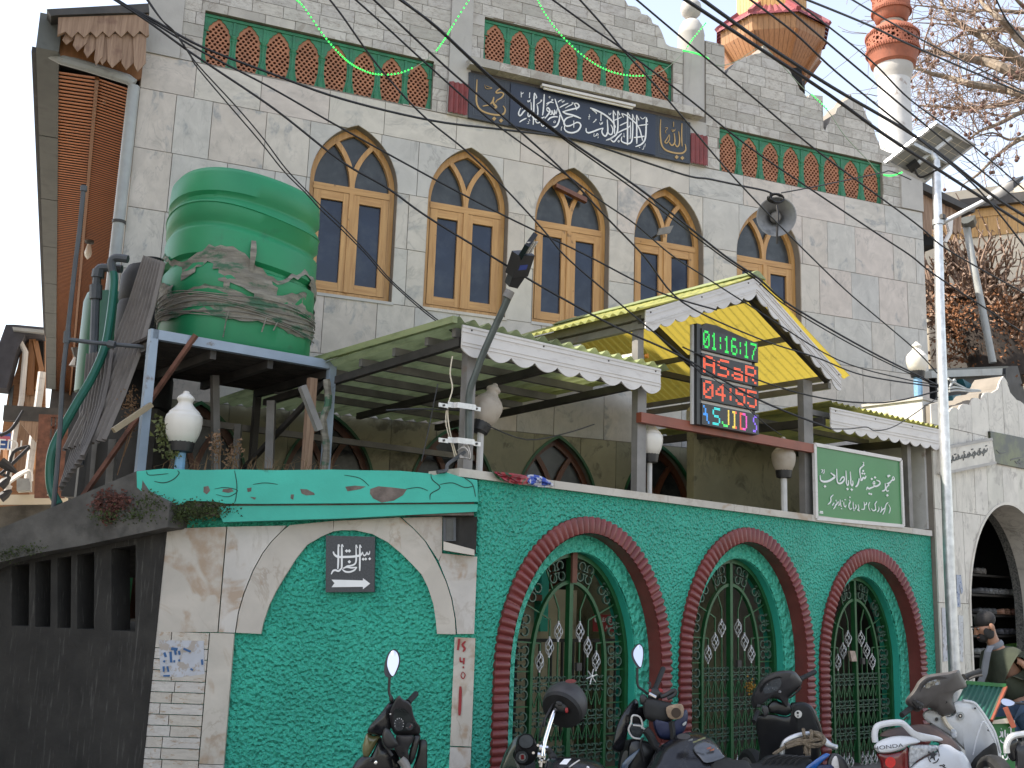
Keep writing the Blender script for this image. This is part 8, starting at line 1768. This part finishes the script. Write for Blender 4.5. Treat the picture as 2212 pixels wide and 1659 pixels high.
cable([(q2,340,-30),(q2,600,160),(q2,850,390),(q2,1130,640),(q2,1470,905),(q2,1900,1200),(q2,2212,1440),(q3,270,1655),(q6,490,145),(q6,700,320),(q6,1200,610),(q6,1560,790),(q6,1655,840)],.0095,'upper thicker black cable of a close pair over the white script',6.2,10.6)
cable([(q2,360,-30),(q2,620,185),(q2,860,410),(q2,1140,665),(q2,1460,915),(q2,1880,1215),(q2,2200,1460),(q3,250,1659),(q6,470,150),(q6,690,335),(q6,1190,625),(q6,1655,845)],.0065,'lower black cable of a close pair over the white script',6.25,10.62)
cable([(q2,1330,-30),(q2,1600,165),(q2,1840,330),(q2,2212,610),(q3,440,960),(q3,880,1260),(q3,1300,1540),(q3,1480,1659),(q6,1660,140),(q6,2212,500)],.0065,'thin black cable from the centre jali over the fifth window to the right edge')
cable([(q2,1520,-30),(q2,1700,170),(q2,1840,340),(q2,2050,570),(q2,2212,760),(q3,270,1080),(q3,520,1350),(q3,820,1652),(q6,1100,260),(q6,1500,600),(q6,1650,760)],.0065,'thin black cable crossing the loudspeaker and running down to the solar pole',6.2,10.6)
cable([(q2,1880,-30),(q2,2212,250),(q3,420,600),(q3,900,1000),(q3,1500,1440),(q3,1720,1620),(q6,2212,240)],.0065,'thin black cable passing the ball topped pillar and the right jali band')
cable([(q3,-40,-40),(q3,420,262),(q3,930,600),(q3,1290,860),(q3,1650,1095),(q3,2250,1480)],.0125,'lower of the two thickest black cables crossing the wooden tower')
cable([(q3,90,-30),(q3,500,262),(q3,960,560),(q3,1540,905),(q3,2000,1260),(q3,2250,1420)],.0125,'upper of the two thickest black cables crossing the wooden tower')
cable([(q3,400,-30),(q3,720,210),(q3,1000,470),(q3,1480,860),(q3,1900,1210),(q3,2250,1640)],.007,'black cable passing under the tower skirt and over the solar panel')
cable([(q3,580,-30),(q3,1000,330),(q3,1560,800),(q3,2250,1360)],.007,'black cable passing right of the tower and over the minaret shaft')
cable([(q3,680,-30),(q3,1200,375),(q3,1480,650),(q3,1870,935),(q3,2250,1260)],.006,'thin black cable crossing the minaret collar')
cable([(q3,760,-20),(q3,1200,160),(q3,1540,320),(q3,2250,625)],.008,'black cable crossing the lower terracotta lantern')
cable([(q3,1050,-30),(q3,1600,285),(q3,2250,610)],.006,'thin black cable crossing the upper terracotta lantern')
cable([(q3,2020,-30),(q3,2100,130),(q3,2212,270)],.006,'short thin cable across the top right corner in front of the tree',7,7.4)
cable([(q6,0,590),(q6,480,800),(q6,900,920),(q6,1300,950),(q6,1655,875)],.0075,'sagging black cable from the LED board to the solar pole',9.2,10.6)
cable([(q6,-30,660),(q6,250,830),(q6,500,1060),(q6,640,1160)],.0045,'thin black cable slanting in front of the rainbow row of the LED board',9.2,9.5)
# loose wires under the left canopy
for l,lb,rr in (([(625,830),(600,950),(560,1150),(520,1330)],'thin black wire hanging left of the leaning arm',.004),([(720,650),(705,760),(720,860),(690,980),(700,1120),(745,1290)],'pale twisted wire hanging beside the first canopy post',.005),([(680,1000),(680,1100),(720,1240),(735,1300)],'grey wire hanging down to the clamp knot',.004),([(290,1000),(480,990),(760,1000)],'black wire running along the canopy rail left of the post',.006),([(950,1100),(1200,1190),(1450,1150),(1640,1090)],'slack black wire under the middle of the left canopy',.005),([(620,1400),(680,1390),(690,1350),(760,1300),(800,1270)],'grey flexible conduit at the foot of the first canopy post',.014)):
    d=.02 if rr>.01 else -.0
    MB().tube(smooth([f5(x,y,d) for x,y in l],4),rr,6).solo('loose_wire',MT['dkpipe'] if rr>.01 else (MT['cable'] if 'black' in lb else MT['beige']),lb,'wire',FW,*f5(*l[-1],d))
for k in range(5):
    p=f5(760+18*k,1262+6*(k%2),-.0);mb=MB().tube(smooth([f5(755,1262,-.03),f5(790+8*k,1245-8*k,-.06),f5(825+4*k,1275+10*k,-.05),f5(815,1310,-.03),f5(770,1290+4*k,-.04)],3),.006,5)
    mb.part('knot',MT['fascia'] if k%2 else MT['steel'],ls)
# plastic bag and bottle
bg_=T('plastic_bag','crumpled red, white and blue plastic bag lying on the wall coping','bag',FW,*f5(1180,1450,-.05))
def crumple(pts,mat,nm,seed,d=-.05):
    r=random.Random(seed);q=closed(pts,3);n=len(q);cx=sum(p[0] for p in q)/n;cy=sum(p[1] for p in q)/n;rings=[]
    for s in (1,.8,.55,.3,.05):rings.append([f5(cx+(x-cx)*s,cy+(y-cy)*s,d-r.uniform(0,.03)*(1 if s<1 else .2)) for x,y in q])
    MB().loft(rings).part(nm,mat,bg_,ang=20)
crumple([(985,1398),(1060,1402),(1200,1425),(1215,1470),(1150,1482),(1060,1460),(1010,1425)],M('bag_red',(.28,.03,.04),.35,var=.6,sc=18,dirt=(.02,.08,.05),dsc=16,dlo=.55,dhi=.6),'red_part',1)
crumple([(1205,1420),(1290,1425),(1360,1465),(1372,1492),(1300,1498),(1215,1478)],M('bag_blue_white',(.45,.45,.5),.35,var=.2,sc=10,dirt=(.03,.07,.35),dsc=16,dlo=.5,dhi=.53),'blue_part',2)
crumple([(972,1390),(1000,1410),(1060,1462),(1010,1440)],M('bag_green',(.05,.17,.08),.4,var=.3,sc=10),'green_part',3)
b0=Vector(f5(1850,672,.2));b1=Vector(f5(1925,658,.1));dv=(b1-b0)
bo=T('plastic_bottle','clear dirty plastic bottle with an orange cap lying on the canopy edge','bottle',FW,*b0)
L=dv.length+.10;MB().lathe([(0,-.08),(.045,-.07),(.05,-.02),(.047,.02),(.05,.06),(.05,L*.55),(.03,L*.72),(.017,L*.80)],b0,16,tuple(dv)).part('bottle_body',M('dull_pet',(.42,.41,.38),.25,var=.2,sc=12),bo)
MB().lathe([(.0,L*.95),(.02,L*.95),(.02,L*.82),(.0,L*.8)],b0,14,tuple(dv)).part('cap',M('orange_cap',(.55,.2,.02),.4),bo)
# ---------------------------------------------------------------- green string lights
GB_=emis('green_bulb',(.05,1,.12),.8,(.02,.3,.05))
def garland(pts,lit,label,d=-.35):
    w_=smooth([(lambda p:(p[0],d,p[1]))(FAC.hit(*c(x,y),d)) for c,x,y in pts],8)
    t=T('string_light',label,'string lights',FAC,*w_[0],group='green string lights');MB().tube(w_,.005,4).part('wire',M('wire_green_white',(.25,.32,.22),.6) if 'wire_green_white' not in bpy.data.materials else bpy.data.materials['wire_green_white'],t)
    mb=MB();acc=0
    for i,(p,q) in enumerate(zip(w_,w_[1:])):
        f=i/len(w_)
        if not any(a<=f<=b for a,b in lit):continue
        L=math.dist(p,q);n=max(1,int(L/.045))
        for k in range(n):
            c=lerp(p,q,(k+.5)/n);mb.lathe([(0,-.014),(.0125,0),(0,.014)],(c[0],c[1]-.008,c[2]+.004*(-1)**k),5)
    mb.part('bulbs',GB_,t,'stuff')
garland([(q1,1870,-30),(q1,1960,40),(q1,2090,225),(q2,0,365),(q2,100,440),(q2,230,485),(q2,400,470),(q2,570,375),(q2,660,270),(q2,720,170),(q2,840,-20)],[(0,.62),(.72,1)],'green string light swagged over the left jali band')
garland([(q2,1255,-30),(q2,1330,110),(q2,1450,260),(q2,1600,390),(q2,1740,465),(q2,1900,495),(q2,2060,470),(q2,2200,360),(q3,60,260),(q3,150,150)],[(0,.60),(.82,1)],'green string light swagged over the centre jali band')
garland([(q3,0,330),(q3,70,345),(q3,150,375),(q3,230,425),(q3,340,400),(q3,470,320),(q3,530,295)],[(0,.35)],'short string light looping from the pillar to the right gable tip')
garland([(q3,560,330),(q3,660,440),(q3,780,570),(q3,840,620),(q3,950,730),(q3,1050,880),(q3,1200,1040),(q3,1250,1100),(q3,1300,1135),(q3,1360,1140),(q3,1420,1120)],[(.28,.38),(.78,1)],'string light running down the right gable to the solar pole')
# ---------------------------------------------------------------- man bending at the shoe niche
YP=9.7
pw=lambda x,y,Y=YP:Vector(at(*PR(x,y),Y))
def skin(name,joints,edges,mat,par,lv=2):
    me=bpy.data.meshes.new(name);me.from_pydata([tuple(Vector(j[0])-Vector(par.b)) for j in joints],edges,[])
    o=bpy.data.objects.new(name,me);COL.objects.link(o);m1=o.modifiers.new('s','SKIN');m2=o.modifiers.new('d','SUBSURF');m2.levels=m2.render_levels=lv
    if not me.skin_vertices:
        bpy.context.view_layer.objects.active=o;o.select_set(True)
        me.attributes
    lay=me.skin_vertices[0].data if me.skin_vertices else None
    if lay:
        for i,j in enumerate(joints):
            rr=j[1] if isinstance(j[1],tuple) else (j[1],j[1]);lay[i].radius=rr
        lay[0].use_root=True
    dg=bpy.context.evaluated_depsgraph_get();dg.update();m3=bpy.data.meshes.new_from_object(o.evaluated_get(dg));bpy.data.objects.remove(o);bpy.data.meshes.remove(me)
    finish(m3,mat,180);ob=bpy.data.objects.new(name,m3);COL.objects.link(ob);ob.parent=par.o;return ob
pel=pw(500,1560);mid=pw(430,1380);che=pw(368,1225);nk=pw(318,1105);nk2=pw(288,1060);hd=pw(240,985);hd2=pw(228,945)
fx=Vector((1,.1,0)).normalized();dp_=Vector((.1,-1,0)).normalized()
kn=Vector((pel.x+.10,pel.y-.05,.46));an_=Vector((pel.x+.24,pel.y+.02,.09));toe=an_+Vector((-.16,-.08,-.05))
kn2=Vector((pel.x-.12,pel.y+.2,.47));an2=Vector((pel.x+.02,pel.y+.26,.09));toe2=an2+Vector((-.17,-.06,-.05))
shR=che+Vector((.08,-.16,.01));shL=che+Vector((-.02,.17,.01))
elR=shR+Vector((.20,-.06,-.22));wrR=elR+Vector((.06,-.05,-.25));hR=wrR+Vector((-.02,-.01,-.09))
elL=shL+Vector((-.02,.06,-.28));wrL=elL+Vector((-.06,.02,-.24));hL=wrL+Vector((-.03,0,-.09))
man=T('person','bearded man in a dark olive jumper bending beside the arched shoe niche','person',WORLD,pel.x,pel.y,0)
SK=M('skin',(.30,.155,.095),.55,var=.12,sc=14)
J=[(pel,.10),(mid,.10),(che,(.11,.10)),(nk,.055),(nk2,.058),(hd,(.088,.092)),(hd2,(.080,.086)),(shR,.030),(elR,.026),(wrR,.028),(hR,(.036,.020)),(shL,.030),(elL,.026),(wrL,.028),(hL,(.036,.020)),(pel+Vector((.03,-.1,-.05)),.07),(kn,.05),(an_,.036),(toe,.035),(pel+Vector((-.03,.1,-.05)),.07),(kn2,.05),(an2,.036),(toe2,.035)]
E_=[(0,1),(1,2),(2,3),(3,4),(4,5),(5,6),(2,7),(7,8),(8,9),(9,10),(2,11),(11,12),(12,13),(13,14),(0,15),(15,16),(16,17),(17,18),(0,19),(19,20),(20,21),(21,22)]
for h_,wr_ in ((10,wrR),(14,wrL)):
    d=(J[h_][0]-wr_).normalized();sd_=d.cross(Vector((0,1,0)) if h_==10 else Vector((0,0,1))).normalized()
    for k,(o,L) in enumerate(((-.027,.062),(-.009,.075),(.009,.07),(.027,.055),(.045,.045))):
        b=len(J);thumb=k==4;r0=J[h_][0]+sd_*o+d*(.02 if not thumb else -.03);cu=d.cross(sd_)*.012
        dd2=(d+sd_*.9).normalized() if thumb else d
        J+=[(r0,.0095),(r0+dd2*L*.5+cu*.3,.0088),(r0+dd2*L+cu*1.6,.007)];E_+=[(h_,b),(b,b+1),(b+1,b+2)]
skin('body',J,E_,SK,man)
OL=M('olive_knit',(.030,.036,.022),.95,var=.2,sc=10,bump=.4,bs=120)
GRY=M('grey_shirt',(.17,.18,.20),.9,var=.12,sc=10);JN=M('blue_jeans',(.055,.095,.17),.9,var=.25,sc=8,bump=.2,bs=150)
J2=[(pel+Vector((0,0,.02)),.175),(mid,.16),(che,(.165,.155)),(nk.lerp(che,.3),.095),(shR,.098),(elR,.078),(wrR,.042),(shL,.098),(elL,.078),(wrL,.042)]
skin('jumper',J2,[(0,1),(1,2),(2,3),(2,4),(4,5),(5,6),(2,7),(7,8),(8,9)],OL,man)
J3=[(pel,.158),(pel+Vector((.03,-.1,-.07)),.11),(kn,.078),(an_+Vector((0,0,.03)),.062),(pel+Vector((-.03,.1,-.07)),.11),(kn2,.078),(an2+Vector((0,0,.03)),.062)]
skin('jeans',J3,[(0,1),(1,2),(2,3),(0,4),(4,5),(5,6)],JN,man)
for t_,a_ in ((toe,an_),(toe2,an2)):skin('shoe',[(a_+Vector((.03,0,-.04)),.05),(a_.lerp(t_,.5)+Vector((0,0,-.02)),.048),(t_,.04)],[(0,1),(1,2)],MT['rubber'],man)
# shirt collar and open front
fdir=(hd2-nk).normalized();col=[]
for i in range(14):
    a=2*math.pi*i/14;s1=fdir.cross(dp_).normalized();s2=fdir.cross(s1).normalized();col.append((s1*math.cos(a)+s2*math.sin(a)))
c0_=nk.lerp(nk2,-.1)
MB().loft([[tuple(c0_+v*.068-fdir*.02) for v in col],[tuple(c0_+v*.072) for v in col],[tuple(c0_+v*.064+fdir*.025) for v in col]],False).part('shirt_collar',GRY,man)
MB().loft([[tuple(p+o) for o in (Vector((-.02,-.01,0)),Vector((.02,-.03,0)),Vector((.025,.0,0)),Vector((-.02,.02,0)))] for p in (pw(285,1115,YP-.1),pw(262,1160,YP-.12),pw(248,1230,YP-.10),pw(232,1330,YP-.06),pw(205,1400,YP-.03))]).part('open_shirt',GRY,man)
# head details: facing left and down
fw=Vector((-.80,-.12,-.42)).normalized();upv=(Vector((-.25,0,1))-fw*Vector((-.25,0,1)).dot(fw)).normalized();rt=fw.cross(upv).normalized()
if rt.y>0:rt=-rt       # rt points to the camera side
H0=hd.lerp(hd2,.4)
hp_=lambda f,u_,s_:H0+fw*f+upv*u_+rt*s_
def blob(c,a,b,c3,ax1,ax2,ax3,n=12,m=8):
    rings=[]
    for i in range(1,m):
        t=math.pi*i/m;rings.append([tuple(c+ax3*(c3*math.cos(t))+ax1*(a*math.sin(t)*math.cos(2*math.pi*k/n))+ax2*(b*math.sin(t)*math.sin(2*math.pi*k/n))) for k in range(n)])
    return MB().loft(rings)
HAIR=M('dark_hair',(.010,.008,.007),.7,var=.4,sc=60,bump=.6,bs=160)
blob(hp_(-.034,.046,0),.096,.090,.076,fw,rt,upv,18,12).part('hair',HAIR,man)
blob(hp_(.055,-.072,0),.055,.052,.046,fw,rt,upv,14,10).part('beard',HAIR,man)
blob(hp_(.02,-.05,.062),.05,.018,.055,fw,rt,upv).part('side_beard',HAIR,man)
blob(hp_(-.018,-.012,.088),.022,.012,.034,fw,rt,upv).part('ear',SK,man);blob(hp_(-.018,-.012,-.088),.022,.012,.034,fw,rt,upv).part('ear',SK,man)
MB().loft([[tuple(hp_(.085+f,u_,s_*w_)) for s_ in (1,0,-1)]+[tuple(hp_(.07,u_,0))] for f,u_,w_ in ((.0,.03,.008),(.018,.0,.012),(.03,-.022,.017),(.01,-.032,.014))]).part('nose',SK,man)
for s_ in (-.034,.034):
    blob(hp_(.078,.018,s_),.010,.010,.007,fw,rt,upv).part('eye',M('sclera',(.25,.22,.2),.4) if 'sclera' not in bpy.data.materials else bpy.data.materials['sclera'],man);blob(hp_(.088,.018,s_),.006,.007,.007,fw,rt,upv).part('iris',MT['dark'],man)
    blob(hp_(.084,.038,s_),.010,.022,.006,fw,rt,upv).part('eyebrow',HAIR,man)
blob(hp_(.098,-.055,0),.010,.024,.008,fw,rt,upv).part('mouth',M('lips',(.2,.08,.06),.5),man)
